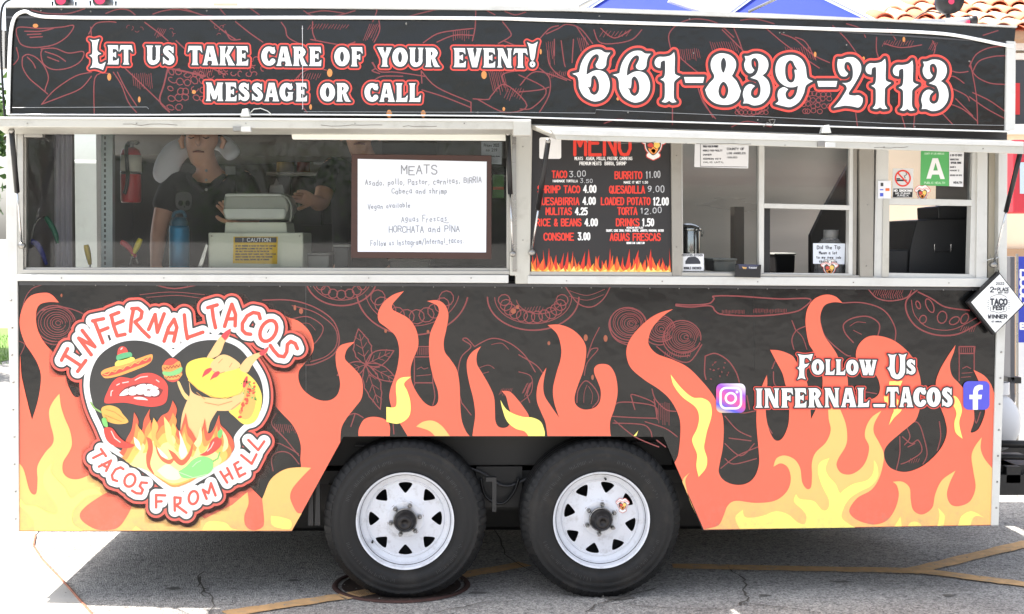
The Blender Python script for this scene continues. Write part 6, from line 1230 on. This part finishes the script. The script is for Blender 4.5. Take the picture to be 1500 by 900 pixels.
    nose = MB().tube([F(0,-.088,.02),F(0,-.108,-.015),F(0,-.092,-.022)], [.008,.014,.010], 8).build('nose', skin, t_, smooth=True)
    for s_ in (-1,1):
        MB().tube([F(s_*.018,-.086,.010),F(s_*.031,-.089,.005),F(s_*.044,-.080,.010)], [.002,.0035,.002], 6).build('eye', mat('eye_dark',(52,38,34),.4), t_, smooth=True)
        MB().tube([F(s_*.016,-.082,.016),F(s_*.031,-.083,.018),F(s_*.046,-.074,.014)], [.006,.009,.006], 8).build('eyelid', skin, t_, smooth=True)
        MB().tube([F(s_*.018,-.088,.030),F(s_*.034,-.088,.035),F(s_*.050,-.074,.029)], .004, 6).build('eyebrow', hairm, t_, smooth=True)
        MB().tube([F(s_*.080,0,.02),F(s_*.092,.01,.0),F(s_*.082,0,-.03)], [.010,.014,.009], 8).build('ear', skin, t_, smooth=True)
    MB().tube([F(-.024,-.088,-.052),F(0,-.096,-.049),F(.024,-.088,-.052)], [.003,.006,.003], 8).build('mouth', mat('lip_tone',(140,82,76),.5), t_, smooth=True)
    hv = MB().lathe([(.092,.0),(.098,.035),(.090,.075),(.06,.108),(0,.12)], hc+Vector((0,.024,.03)), 'z', 24).build('hair', hairm, t_, smooth=True)
    return t_, neck, chest, hc
p1, nk, ch, hc = person(.78, (296,207), 0, (252,258), (358,258), (310,425,.05), ((233,335,-.05),(228,392,-.2),(232,415,-.25)), ((372,320,-.1),(350,330,-.3),(330,300,-.34)), 'man in a black polo with a white towel round his neck leaning over the counter')
for k in range(3): MB().lathe([(0,-.004),(.006,-.003),(.007,.002)], P(302,250+k*14,.78-.155-k*.004), 'y', 10).build('shirt_button', mat('button_grey',(170,170,170),.4), p1, smooth=True)
MB().tube([nk+Vector((-.085,-.06,-.03)),nk+Vector((-.06,-.115,-.06)),nk+Vector((.0,-.135,-.11)),nk+Vector((.06,-.115,-.06)),nk+Vector((.085,-.06,-.03))], [.014,.018,.014,.018,.014], 8).build('collar', shirt, p1, smooth=True)
tw = skinned('towel', [(P(238,272,.74),.028,.06),(P(243,245,.74),.035,.07),(P(256,222,.80),.035,.07),(P(280,212,.88),.035,.06),(P(310,206,.92),.03,.05),(P(330,212,.86),.03,.05),(P(343,230,.74),.025,.045)], [(0,1),(1,2),(2,3),(3,4),(4,5),(5,6)], tee, p1)
fixn(MB().ppx([(330,244),(345,244),(345,256),(330,256)], .618, .622).build('chest_patch', mat('patch_grey',(120,122,124),.7), p1))
# grey skull print on the front of the shirt
S = SDF(250,278,290,312,5,3); S.poly(smooth([(257,290),(260,283),(270,281),(279,284),(281.5,292),(280,302),(276,308),(264,308),(258,302)],4)); S.poly(ell(264.5,298,3.6,4.2,0,0,340,12), cut=True); S.poly(ell(275,298,3.6,4.2,0,0,340,12), cut=True); S.poly([(269,302),(271,302),(270.5,306)], cut=True)
S.mesh('skull_print', 0, mat('faded_grey_print',(84,84,86),.8), p1, .775-.155)
p2, nk2, ch2, _ = person(.95, (528,196), 0, (486,238), (580,240), (530,420,.05), ((470,300,-.1),(458,294,-.28),(440,287,-.34)), ((600,310,-.05),(590,350,-.2),(575,368,-.25)), 'person in black clothes mostly hidden behind the whiteboard reaching a hand left')
# ---------------------------------------------------------------- ground
def asphalt_mat():
    m = bpy.data.materials.new('weathered_asphalt'); m.use_nodes = True; n = m.node_tree; b_ = n.nodes['Principled BSDF']; b_.inputs['Roughness'].default_value = .88
    tc = n.nodes.new('ShaderNodeTexCoord')
    def noise(s, d=8, r=.6):
        q = n.nodes.new('ShaderNodeTexNoise'); q.inputs['Scale'].default_value = s; q.inputs['Detail'].default_value = d; q.inputs['Roughness'].default_value = r; n.links.new(tc.outputs['Object'], q.inputs[0]); return q
    a = noise(1.1); g1 = noise(140, 3); v = n.nodes.new('ShaderNodeTexVoronoi'); v.inputs['Scale'].default_value = 130; n.links.new(tc.outputs['Object'], v.inputs[0])
    r1 = n.nodes.new('ShaderNodeValToRGB'); n.links.new(a.outputs[0], r1.inputs[0]); e = r1.color_ramp.elements
    e[0].position = .35; e[0].color = (.345,.33,.31,1); e[1].position = .68; e[1].color = (.49,.472,.442,1)
    r2_ = n.nodes.new('ShaderNodeValToRGB'); n.links.new(v.outputs['Color'], r2_.inputs[0]); e = r2_.color_ramp.elements
    e[0].position = .1; e[0].color = (.5,.5,.5,1); e[1].position = .95; e[1].color = (1.42,1.4,1.38,1)
    mx = n.nodes.new('ShaderNodeMix'); mx.data_type = 'RGBA'; mx.blend_type = 'MULTIPLY'; mx.inputs[0].default_value = 1; n.links.new(r1.outputs[0], mx.inputs[6]); n.links.new(r2_.outputs[0], mx.inputs[7])
    # pits and oil
    p = noise(26, 8, .75); r3 = n.nodes.new('ShaderNodeValToRGB'); n.links.new(p.outputs[0], r3.inputs[0]); e = r3.color_ramp.elements; e[0].position = .36; e[0].color = (.35,.35,.35,1); e[1].position = .5; e[1].color = (1,1,1,1)
    m3 = n.nodes.new('ShaderNodeMix'); m3.data_type = 'RGBA'; m3.blend_type = 'MULTIPLY'; m3.inputs[0].default_value = .8; n.links.new(mx.outputs[2], m3.inputs[6]); n.links.new(r3.outputs[0], m3.inputs[7])
    n.links.new(m3.outputs[2], b_.inputs['Base Color'])
    bp = n.nodes.new('ShaderNodeBump'); bp.inputs['Strength'].default_value = .9; bp.inputs['Distance'].default_value = .006
    ad = n.nodes.new('ShaderNodeMath'); ad.operation = 'ADD'; n.links.new(v.outputs['Distance'], ad.inputs[0]); n.links.new(g1.outputs[0], ad.inputs[1]); n.links.new(ad.outputs[0], bp.inputs['Height']); n.links.new(bp.outputs[0], b_.inputs['Normal'])
    return m
asph = asphalt_mat()
# old patches and oil spots: thin sheets of their own
def blob(cx, cy, r, m_, z, name, sq=1):
    c_ = G(cx,cy,z); pts = [c_]+[c_+Vector((r*math.cos(a)*(1+.25*math.sin(3*a+cx))*random.uniform(.85,1.1), r*sq*math.sin(a)*random.uniform(.85,1.1), 0)) for a in np.linspace(0,2*math.pi,23)[:-1]]
    return fixn(obj(name, pts, [(0,i,i%22+1) for i in range(1,23)], m_, kind='structure'))
oil = mat('oil_stain', (104,101,96), .6, var=.2, vscale=30)
conc = mat('pale_concrete', (176,172,164), .85, var=.08, vscale=2, bump=.25, bscale=120, dirt=((120,112,100),.35,5))
obj('ground', [(-400,-400,-.002),(400,-400,-.002),(400,600,-.002),(-400,600,-.002)], [(0,1,2,3)], asph, kind='structure')
def gsheet(name, pts, m, z, **k):
    q = [G(x,y,z) for x,y in pts]; tr_ = tessellate_polygon([q]); return fixn(obj(name, q, tr_, m, **k))
b0 = [G(52,784,.004),G(49,800,.004),G(62,820,.004),G(100,860,.004),G(132,897,.004),G(170,940,.004)]
vv = b0+[Vector((b0[-1].x+.3,-6,.004)),Vector((-20,-6,.004)),Vector((-20,9,.004)),Vector((b0[0].x-.9,9,.004))]
cp = obj('concrete_pavement', vv, tessellate_polygon([vv]), conc, kind='structure'); fixn(cp)
S = SDF(40,780,150,900,2,2)
# rusty joint between slab and asphalt
MB().tube([q+Vector((0,0,.001)) for q in b0], .006, 6).build('pavement_joint', mat('rusty_joint',(150,98,76),.9,var=.3,vscale=30), kind='structure')
far = [Vector((-6,9,.003)),Vector((30,2.9,.003)),Vector((30,7.6,.003)),Vector((-6,7.8,.003))]
obj('far_pavement', [(1.9,2.9,.003),(30,2.9,.003),(30,7.6,.003),(1.9,7.6,.003)], [(0,1,2,3)], conc, kind='structure')
ylw = mat('worn_yellow_line', (204,164,116), .85, var=.15, vscale=20, bump=.3, bscale=160, dirt=((150,143,132),1.0,11))
def yline(a, b_, wpx, z=.004):
    p, q = G(*a, z), G(*b_, z); d = (q-p).normalized(); s_ = Vector((-d.y,d.x,0))*wpx/2
    n = 14; v = []; f = []
    for i in range(n+1):
        c_ = p.lerp(q,i/n); v += [c_+s_*(1+random.uniform(-.12,.12)), c_-s_*(1+random.uniform(-.12,.12))]
        if i < n: f.append((2*i,2*i+1,2*i+3,2*i+2))
    return fixn(obj('road_line', v, f, ylw, kind='structure'))
yline((330,899),(498,874),.10); yline((500,874),(770,826),.10); yline((985,829),(1345,836),.10,.0045); yline((1330,838),(1520,792),.10,.005); yline((1340,835),(1520,858),.10,.0055)
# asphalt cracks
def crack(pts, w_=.005):
    q = [G(x,y,.0045) for x,y in smooth(pts,3,False)]; v = []; f = []
    for i, c_ in enumerate(q):
        c_ = c_+Vector((random.uniform(-.012,.012),random.uniform(-.012,.012),0)); d = (q[min(i+1,len(q)-1)]-q[max(0,i-1)]).normalized(); s_ = Vector((-d.y,d.x,0))*w_*random.uniform(.4,1.3); v += [c_+s_,c_-s_]
        if i: f.append((2*i-2,2*i-1,2*i+1,2*i))
    return fixn(obj('road_crack', v, f, mat('crack_dark',(88,83,76),1), kind='structure'))
crack([(1065,828),(1080,842),(1092,852),(1090,865),(1096,876),(1085,886)]); crack([(860,896),(872,886),(900,878),(960,862)]); crack([(290,845),(294,860),(300,872)],.004); crack([(1092,884),(1130,888),(1200,897)],.004); crack([(700,740),(735,790),(742,812),(790,842)],.003); crack([(296,838),(290,856),(302,866),(312,880),(308,897)],.004); crack([(880,868),(905,880),(940,888),(1000,892),(1060,893)],.003); crack([(640,898),(700,884),(760,879)],.003)
# manhole cover under the left wheel
mc = G(588,857,.0); ir = mat('rusty_iron',(62,50,44),.75,.4,var=.3,vscale=25,bump=.3)
t = thing('manhole_cover', (mc.x,mc.y,0), 'rusty round manhole cover under the left wheel', 'manhole cover')
MB().lathe([(0,.004),(.27,.004),(.275,.0)], (mc.x,mc.y,0), 'z', 48).build('lid', ir, t); MB().lathe([(.292,.002),(.294,.008),(.314,.008),(.319,.001)], (mc.x,mc.y,0), 'z', 56).build('rim', mat('rust_rim',(66,42,36),.8,var=.3,vscale=20), t, smooth=True)
# leaf litter and grit
random.seed(5); b = MB()
for k in range(900):
    x = random.uniform(0,1500); y = random.uniform(795,900); c_ = G(x,y,.004); s_ = random.uniform(.002,.006); a = random.uniform(0,3.1)
    p = [c_+Vector((s_*math.cos(a+j*2.1),s_*math.sin(a+j*2.1),random.uniform(0,.002))) for j in range(3)]+[c_+Vector((0,0,s_*.8))]; b.add(p, [(0,1,3),(1,2,3),(2,0,3)])
tag(b.build('grit', mat('pale_grit',(150,146,138),.9,var=.4,vscale=60)), 'fine loose grit scattered over the asphalt', 'grit', kind='stuff')
# ---------------------------------------------------------------- behind the trailer, right: tiled building
cream = mat('cream_stucco', (236,216,188), .9, var=.05, vscale=2, bump=.2, bscale=60); tan = mat('tan_stucco', (170,140,112), .9, bump=.2)
YB = 8.0
xB = P(1285,100,YB).x; zE = 3.64
t = thing('stucco_building', (xB+4, YB+4, 0), 'cream stucco building with a red clay tile roof behind the trailer', 'building')
w_ = fixn(MB().box((xB,YB,0),(xB+9,YB+7,zE)).build('wall', cream, t)); fixn(MB().box((xB-.02,YB-.04,0),(xB+9,YB-.002,1.45)).build('wainscot', mat('tan_band',(206,172,140),.9), t))
fixn(MB().box((xB-.02,YB-.06,1.45),(xB+9,YB-.002,1.53)).build('dado_rail', tan, t))
fixn(MB().box((xB-.35,YB-.4,zE),(xB+9.3,YB+7,zE+.1)).build('soffit', tan, t))
# chimney-like column right of the eaves
cm = P(1470,10,YB+1.2); fixn(MB().box((cm.x-.3,YB+.9,zE),(cm.x+.3,YB+1.5,zE+1.6)).build('chimney', mat('chimney_clay',(196,112,84),.85,var=.15,vscale=8), t))
tl = [mat('clay_tile_%s'%n_, c_, .8, var=.12, vscale=6) for n_, c_ in (('a',(214,138,104)),('b',(230,184,152)),('c',(202,118,86)),('d',(224,164,130)))]
tm = []
for m_ in tl:
    v = []; f = []; n = 8
    for i in range(n+1):
        a = math.pi*i/n; v += [(-.10*math.cos(a),0,.075*math.sin(a)),(-.085*math.cos(a),.42,.062*math.sin(a)),(-.085*math.cos(a),0,.062*math.sin(a)-.0)]
    for i in range(n): f += [(3*i,3*i+3,3*i+4,3*i+1),(3*i,3*i+2,3*i+5,3*i+3)]
    me = bpy.data.meshes.new('roof_tile'); me.from_pydata(v,[],f); me.materials.append(m_)
    for p in me.polygons: p.use_smooth = True
    tm.append(me)
pitch = R(20); random.seed(3)
rf = thing('roof', (xB+4,YB-.45,zE+.1), None, None); setpar(rf, t); cnt = 0
fixn(obj('roof_deck', [(xB-.45,YB-.45,zE+.08),(xB+9.4,YB-.45,zE+.08),(xB+9.4,YB+4,zE+.08+4.45*math.tan(pitch)),(xB+3.2,YB+4,zE+.08+4.45*math.tan(pitch))], [(0,1,2,3)], tl[2], rf))
for r_ in range(9):
    for c_ in range(24):
        x = xB-.4+c_*.215+ (0 if r_%2 else .0); y = YB-.5+r_*.38
        if x < xB-.42+r_*.30*1.0: continue
        o = bpy.data.objects.new('roof_tile', tm[random.choice((0,0,1,2,3,3))]); sc.collection.objects.link(o)
        o.location = (x, y, zE+.10+(y-YB+.45)*math.tan(pitch)+random.uniform(-.006,.008)); o.rotation_euler = (pitch+random.uniform(-.02,.02)-.06, 0, random.uniform(-.03,.03)); setpar(o, rf); cnt += 1
# window at the right edge and things along that wall
wm = mat('dark_window',(52,54,58),.2); wf = mat('window_white_frame',(226,224,218),.5)
def wb_(n_, x0, y0, x1, y1, Y, m_, par, th=.06, **k): return fixn(MB().rpx(x0,y0,x1,y1,Y,Y+th).build(n_, m_, par, **k))
wn = wb_('window',1478,88,1600,182,YB-.04,wm,t); 
wb_('lintel',1470,60,1600,73,YB-.14,wf,t,.1); wb_('lintel',1470,78,1600,87,YB-.1,wf,t,.08); wb_('sill',1470,182,1600,196,YB-.16,wf,t,.14)
wb_('window_banner',1487,122,1494,168,YB-.06,mat('banner_red',(190,36,40),.5),wn,.02)
q = thing('red_cabinet', P(1500,330,6.6), 'red wall cabinet with a pale paper at the right edge of the view', 'cabinet'); wb_('body',1484,205,1530,312,6.6,mat('cabinet_red',(196,44,58),.45),q,.5,bevel=.01); wb_('paper',1494,238,1515,284,6.595,mat('pale_blue_paper',(190,206,214),.6),q,.003)
q = thing('blue_banner', P(1500,500,3.2), 'blue upright banner with white letters beside the trailer', 'banner'); wb_('sheet',1492,376,1545,502,3.2,mat('banner_blue',(44,62,176),.55),q,.01); wb_('white_panel',1492,502,1545,650,3.2,mat('banner_white',(222,222,222),.6),q,.01); wb_('pole',1489.5,372,1492,700,3.2,steel,q,.02)
words(q, (1490,380,1548,500), [('OPEN',1495,1538,411,11,1.5),('DAILY',1495,1538,428,11,1.5),('COLD',1495,1538,445,11,1.5),('DRINKS',1495,1538,483,9,1.3)][:0]+[('D',1495,1503,407,11,1.6),('O',1495,1503,420,11,1.6),('O',1495,1503,432,11,1.6),('D',1495,1503,445,11,1.6),('B',1495,1502,482,8,1.5)], white_p, 3.199, 3)
q = thing('black_post', P(1486,560,2.2), 'dark grey upright post between the trailer corner and the banner', 'post'); wb_('shaft',1480,376,1487,640,2.2,mat('post_grey',(92,92,96),.5),q,.12,bevel=.004); wb_('foot',1476,553,1496,562,2.2,blackpl,q,.2)
# propane tank on the tongue
c0 = P(1461,619,.75)
q = thing('propane_tank', (c0.x,.75,.45), 'white rounded propane tank standing on the trailer tongue', 'tank')
r_ = 33/FPX*6.75; MB().lathe([(math.cos(R(a_))*r_, math.sin(R(a_))*r_*1.32) for a_ in range(-90,91,12)], (c0.x,.75,c0.z), 'z', 32).build('vessel', mat('tank_white',(206,206,208),.4,var=.03), q, smooth=True)
MB().lathe([(.05,0),(.055,.0),(.055,.06),(.05,.06)], (c0.x,.75,c0.z+1.3*r_), 'z', 20).build('collar', MC['tank_white'], q)
tg_ = MB(); tg_.box((xr-.1,.5,.36),(xr+1.3,.62,.46)).box((xr-.1,1.5,.36),(xr+1.3,1.62,.46)).box((xr+.25,.5,.42),(xr+.32,1.62,.5)); tg_.build('tongue', black_p, T)
MB().box((xr+.02,.55,.46),(xr+.5,.95,.50)).build('tank_tray', black_p, T)
MB().tube([(xr,.48,.62),(xr+1.2,.48,.60)], .018, 10).tube([(xr,.52,.55),(xr+1.2,.52,.53)], .014, 10).build('gas_pipe', blackpl, T, smooth=True)
# left side slivers
q = thing('picnic_bench', (-5.3,5.2,0), 'weathered wooden bench seat just left of the trailer', 'bench')
bx = P(0,700,4.0).x; zz = P(0,688,4.0).z
fixn(MB().box((bx-1.6,4.0,P(0,712,4.0).z-.02),(P(20,690,4.0).x,4.35,P(0,678,4.0).z)).build('seat', mat('bench_wood',(176,138,96),.8,var=.2,vscale=6), q, bevel=.004))
for xx in (bx-1.4, bx-.1): fixn(MB().box((xx,4.05,0),(xx+.08,4.3,P(0,712,4.0).z-.02)).build('leg', black_p, q))
q = thing('white_van_body', (-9,15,0), 'pale box truck seen through the left window of the trailer', 'truck')
xv = P(10,400,14).x+5.2+.6
fixn(MB().box((xv-5.2,14,.55),(xv-.3,16.2,P(750,240,14).z)).build('body', white_trim, q, bevel=.05))
for xx in (xv-4.4, xv-1.7): MB().lathe([(0,0),(.3,0),(.38,.03),(.38,.22),(0,.22)], (xx,13.95,.38), 'y', 24).build('wheel', rubber, q, smooth=True)
fixn(MB().box((xv-1.6,13.97,1.4),(xv-.7,13.995,2.1)).build('window', wm, q))
obj('lawn', [(-40,11,.006),(P(10,500,12).x+.02,11,.006),(P(10,500,12).x+.5,18,.006),(-40,18,.006)], [(0,1,2,3)], mat('lawn_soil',(92,120,52),.9), kind='structure')
gb = MB(); random.seed(9)
for k in range(2600):
    x = random.uniform(-7.5,-4.4); y = random.uniform(11,16); h = random.uniform(.03,.08); a = random.uniform(0,3.1); gb.add([(x,y,.006),(x+.012*math.cos(a),y+.012*math.sin(a),.006),(x+random.uniform(-.02,.02),y+random.uniform(-.02,.02),h)], [(0,1,2)])
tag(gb.build('grass', mat('grass_blade',(104,140,58),.8,var=.2)), 'short sunlit grass beyond the left end of the trailer', 'grass', kind='stuff')
leafm = [mat('leaf_green_%d'%i, c_, .6, var=.2, vscale=3) for i, c_ in enumerate(((72,104,44),(96,128,58),(54,84,38)))]
def tree(x, y, h, cr, label, n=2600, grp=None, zc=None, kind='tree'):
    t_ = thing('leafy_tree' if kind == 'tree' else 'shrub', (x,y,0), label, kind, grp); rr = random.Random(int(x*31+y*17)); br = MB()
    if kind == 'tree': br.tube([(x,y,0),(x+.05,y,h*.3),(x-.05,y+.05,h*.6)], [.16,.12,.07], 10)
    zc = zc or h*.68; cl = [(x+rr.uniform(-.7,.7)*cr, y+rr.uniform(-.7,.7)*cr, zc+rr.uniform(-.75,.75)*cr*.8, rr.uniform(.28,.5)*cr) for _ in range(16)]
    for c_ in cl: br.tube([(x,y,max(.1,h*.35 if kind == 'tree' else .1)),(c_[0]*.5+x*.5,c_[1]*.5+y*.5,c_[2]*.6+h*.2),c_[:3]], [.05,.03,.012], 6)
    br.build('trunk', mat('bark',(92,76,60),.9,var=.2), t_, smooth=True)
    for i in range(3):
        m_ = MB()
        for k in range(n//3):
            c_ = rr.choice(cl); u_ = Vector((rr.gauss(0,1),rr.gauss(0,1),rr.gauss(0,1))).normalized()*c_[3]*rr.random()**.35; p = Vector(c_[:3])+u_; s_ = rr.uniform(.05,.11)
            a = Vector((rr.gauss(0,1),rr.gauss(0,1),rr.gauss(0,.6))).normalized(); b_ = a.cross(Vector((rr.gauss(0,1),rr.gauss(0,1),rr.gauss(0,1)))).normalized()
            m_.add([p-a*s_,p+b_*s_*.5,p+a*s_,p-b_*s_*.5],[(0,1,2,3)])
        o = m_.build('crown', leafm[i], t_); o['kind'] = 'stuff'
    return t_
tree(-7.2,12.5,4.2,1.5,'leafy green tree beyond the left corner of the trailer',3600)
tree(-6.2,9.5,1.7,.8,'low green shrub below the tree left of the trailer',1500,zc=1.0,kind='shrub')
# canopies behind
blue = mat('canopy_blue', (8,40,150), .7, var=.04); frm = mat('canopy_frame_white',(220,220,216),.5)
def canopy(px, zp, label, half=1.2, Y=4.6):
    c_ = P(px,5,Y); x = c_.x; t_ = thing('canopy_tent', (x,Y,0), label, 'canopy', 'blue canopy tents behind the trailer'); ze = zp-half*.75
    cs_ = [(x-half,Y-half,ze),(x+half,Y-half,ze),(x+half,Y+half,ze),(x-half,Y+half,ze)]; ap = (x,Y,zp)
    fixn(obj('roof', cs_+[ap]+[(a,b_,ze-.25) for a,b_,_ in cs_], [(0,1,4),(1,2,4),(2,3,4),(3,0,4),(0,1,6,5),(1,2,7,6),(2,3,8,7),(3,0,5,8)], blue, t_))
    for a, b_, _ in cs_:
        MB().tube([(a,b_,0),(a,b_,ze-.01)], .018, 8).build('leg', frm, t_)
        MB().tube([(a,b_,ze+.01),(x+(a-x)*.02,Y+(b_-Y)*.02,zp+.02)], .014, 6).build('rafter', frm, t_)
canopy(935, 3.62, 'blue peaked canopy tent behind the middle of the trailer roof'); canopy(1142, 3.63, 'second blue peaked canopy tent, behind the phone number', 1.25)
q = thing('white_umbrella', (P(1020,10,3.6).x,3.6,0), 'white folded tarp top between the two blue canopies', 'tarp')
fixn(MB().ppx([(985,-12),(1036,3),(1060,21),(1045,22),(1010,12),(980,2)], 3.4, 3.46).build('fold', mat('tarp_white',(232,232,226),.7), q)); MB().tube([P(1020,14,3.5),Vector((P(1020,14,3.5).x,3.5,0))], .02, 8).build('pole', frm, q)
MB().tube([P(1096,18,1.2),P(1130,2,1.2),P(1150,-8,1.2)], .008, 8).build('roof_stay', steel, T); MB().tube([P(848,10,1.2),P(870,-2,1.2)], .008, 8).build('roof_stay', steel, T)
# gear on the roof
rl = MB().tube([P(372,13,.25),P(520,7,.25),P(650,6,.25),P(792,11,.25)], [.012,.022,.03,.02], 12).build('rolled_awning', mat('awning_white',(214,214,208),.7,var=.05), T, smooth=True)
MB().tube([P(313,6,.3),P(348,6,.3)], .012, 8).build('roof_bracket', mat('tan_bar',(178,166,146),.6), T)
fixn(MB().rpx(762,1,790,13,.3,.6).build('vent_box', mat('vent_grey',(190,188,184),.5), T, bevel=.006))
pink = mat('pink_lens',(208,56,92),.3)
def lamp(px, py, label, s=1, up_=False):
    q_ = thing('stage_light', P(px,py+8,.1), label, 'lamp', 'small stage lights clamped to the roof edge')
    c_ = P(px,py,.1); r_ = .035*s
    MB().lathe([(0,-.05*s),(r_*.8,-.05*s),(r_,-.03*s),(r_,.03*s),(r_*.6,.05*s),(0,.05*s)], c_, 'y', 16).build('body', blackpl, q_, smooth=True)
    MB().lathe([(0,-.054*s),(r_*.62,-.0535*s)], c_, 'y', 16).build('lens', pink, q_)
    MB().tube([c_+Vector((-.05*s,0,.0)),c_+Vector((-.05*s,0,-.04)),c_+Vector((.05*s,0,-.04)),c_+Vector((.05*s,0,0))], .005, 6).build('bracket', blackpl, q_)
    MB().tube([c_+Vector((0,0,-.04)),c_+Vector((0,0,-.10))], .01, 8).build('stem', blackpl, q_); return q_
lamp(94,3,'small roof lamp with a pink lens at the far left, first of two'); lamp(151,2,'small roof lamp with a pink lens, second from the left',1.1)
q = thing('floodlight', P(1388,30,.1), 'black floodlight on a short post above the last digits of the phone number', 'lamp')
c_ = P(1386,4,.1); MB().lathe([(0,-.06),(.06,-.06),(.055,.0),(.03,.06),(0,.06)], c_, 'y', 20).build('head', blackpl, q, smooth=True); MB().tube([c_,P(1390,36,.1)], .012, 8).build('post', blackpl, q); MB().lathe([(0,-.064),(.014,-.063)], c_+Vector((0,0,-.005)), 'y', 12).build('lens', pink, q)
q = thing('camera_unit', P(1405,38,.05), 'grey tubular security camera lying on the roof edge by the floodlight', 'camera')
MB().tube([P(1385,33,.0),P(1424,31,.0)], .018, 14).build('body', mat('silver_paint',(176,176,180),.4,.3), q, smooth=True); MB().tube([P(1419,31.2,.0),P(1430,30.6,.0)], .022, 14).build('hood', blackpl, q, smooth=True); fixn(MB().rpx(1340,28,1385,37,.0,.1).build('base', mat('silver_base',(170,172,176),.4,.2), q, bevel=.004)); fixn(MB().rpx(1417,30,1421,37,-.025,.0).build('tag', pink, q))
MB().tube([P(x,y,.05) for x,y in smooth([(1332,34),(1348,22),(1362,17),(1378,20)],5,False)], .003, 6).build('cable', blackpl, T, smooth=True)
MB().tube([P(x,y,-.02) for x,y in smooth([(40,-10),(18,-2),(3,12),(1,60),(3,110),(6,160),(8,172)],5,False)], .005, 8).build('cable', blackpl, T, smooth=True)
fixn(MB().rpx(-6,44,7,100,-.02,.05).build('side_bracket', mat('side_bracket_grey',(206,204,200),.5), T, bevel=.003))
# ---------------------------------------------------------------- unseen street side behind the viewer, added for its reflections in glass and gloss
for i, (x, y, h, c_) in enumerate(((-19,-34,6.5,2.9),(-12,-35,7,3.2),(-5,-33,6,2.8),(2,-35,7.2,3.2),(9,-38,7.4,2.9),(16,-38,8,3.1))):
    tree(x, y, h, c_, ('tree across the lot, number %d from the left'%(i+1)) if False else 'leafy tree across the lot, unseen, added to darken the reflections', 2100, 'added trees across the lot', zc=h*.55)

for cx_, cy_, r_, q_ in ((1232,852,.05,.35),(905,876,.07,.5),(255,862,.035,.7),(1120,872,.028,.6),(700,868,.04,.5),(430,850,.03,.6),(1390,872,.03,.6)): blob(cx_, cy_, r_, oil, .0015, 'oil_stain', q_)
# unseen pale shopfront, added to brighten reflections in the right-hand glass
t = thing('shopfront', (12,-27,0), 'pale shopfront across the lot, unseen, added for its reflection', 'building')
fixn(MB().box((3,-31,0),(22,-27,4.6)).build('wall', mat('shop_wall',(206,196,180),.9,var=.05), t)); fixn(MB().box((2.7,-27,2.9),(22.3,-25.8,3.1)).build('awning', mat('shop_awning',(150,60,52),.8), t))
for k in range(5): fixn(MB().box((4+k*3.5,-26.98,.7),(6.6+k*3.5,-26.94,2.6)).build('window', wm, t)); fixn(MB().box((3.9+k*3.5,-26.99,.62),(6.7+k*3.5,-26.90,.7)).build('sill', wf, t))
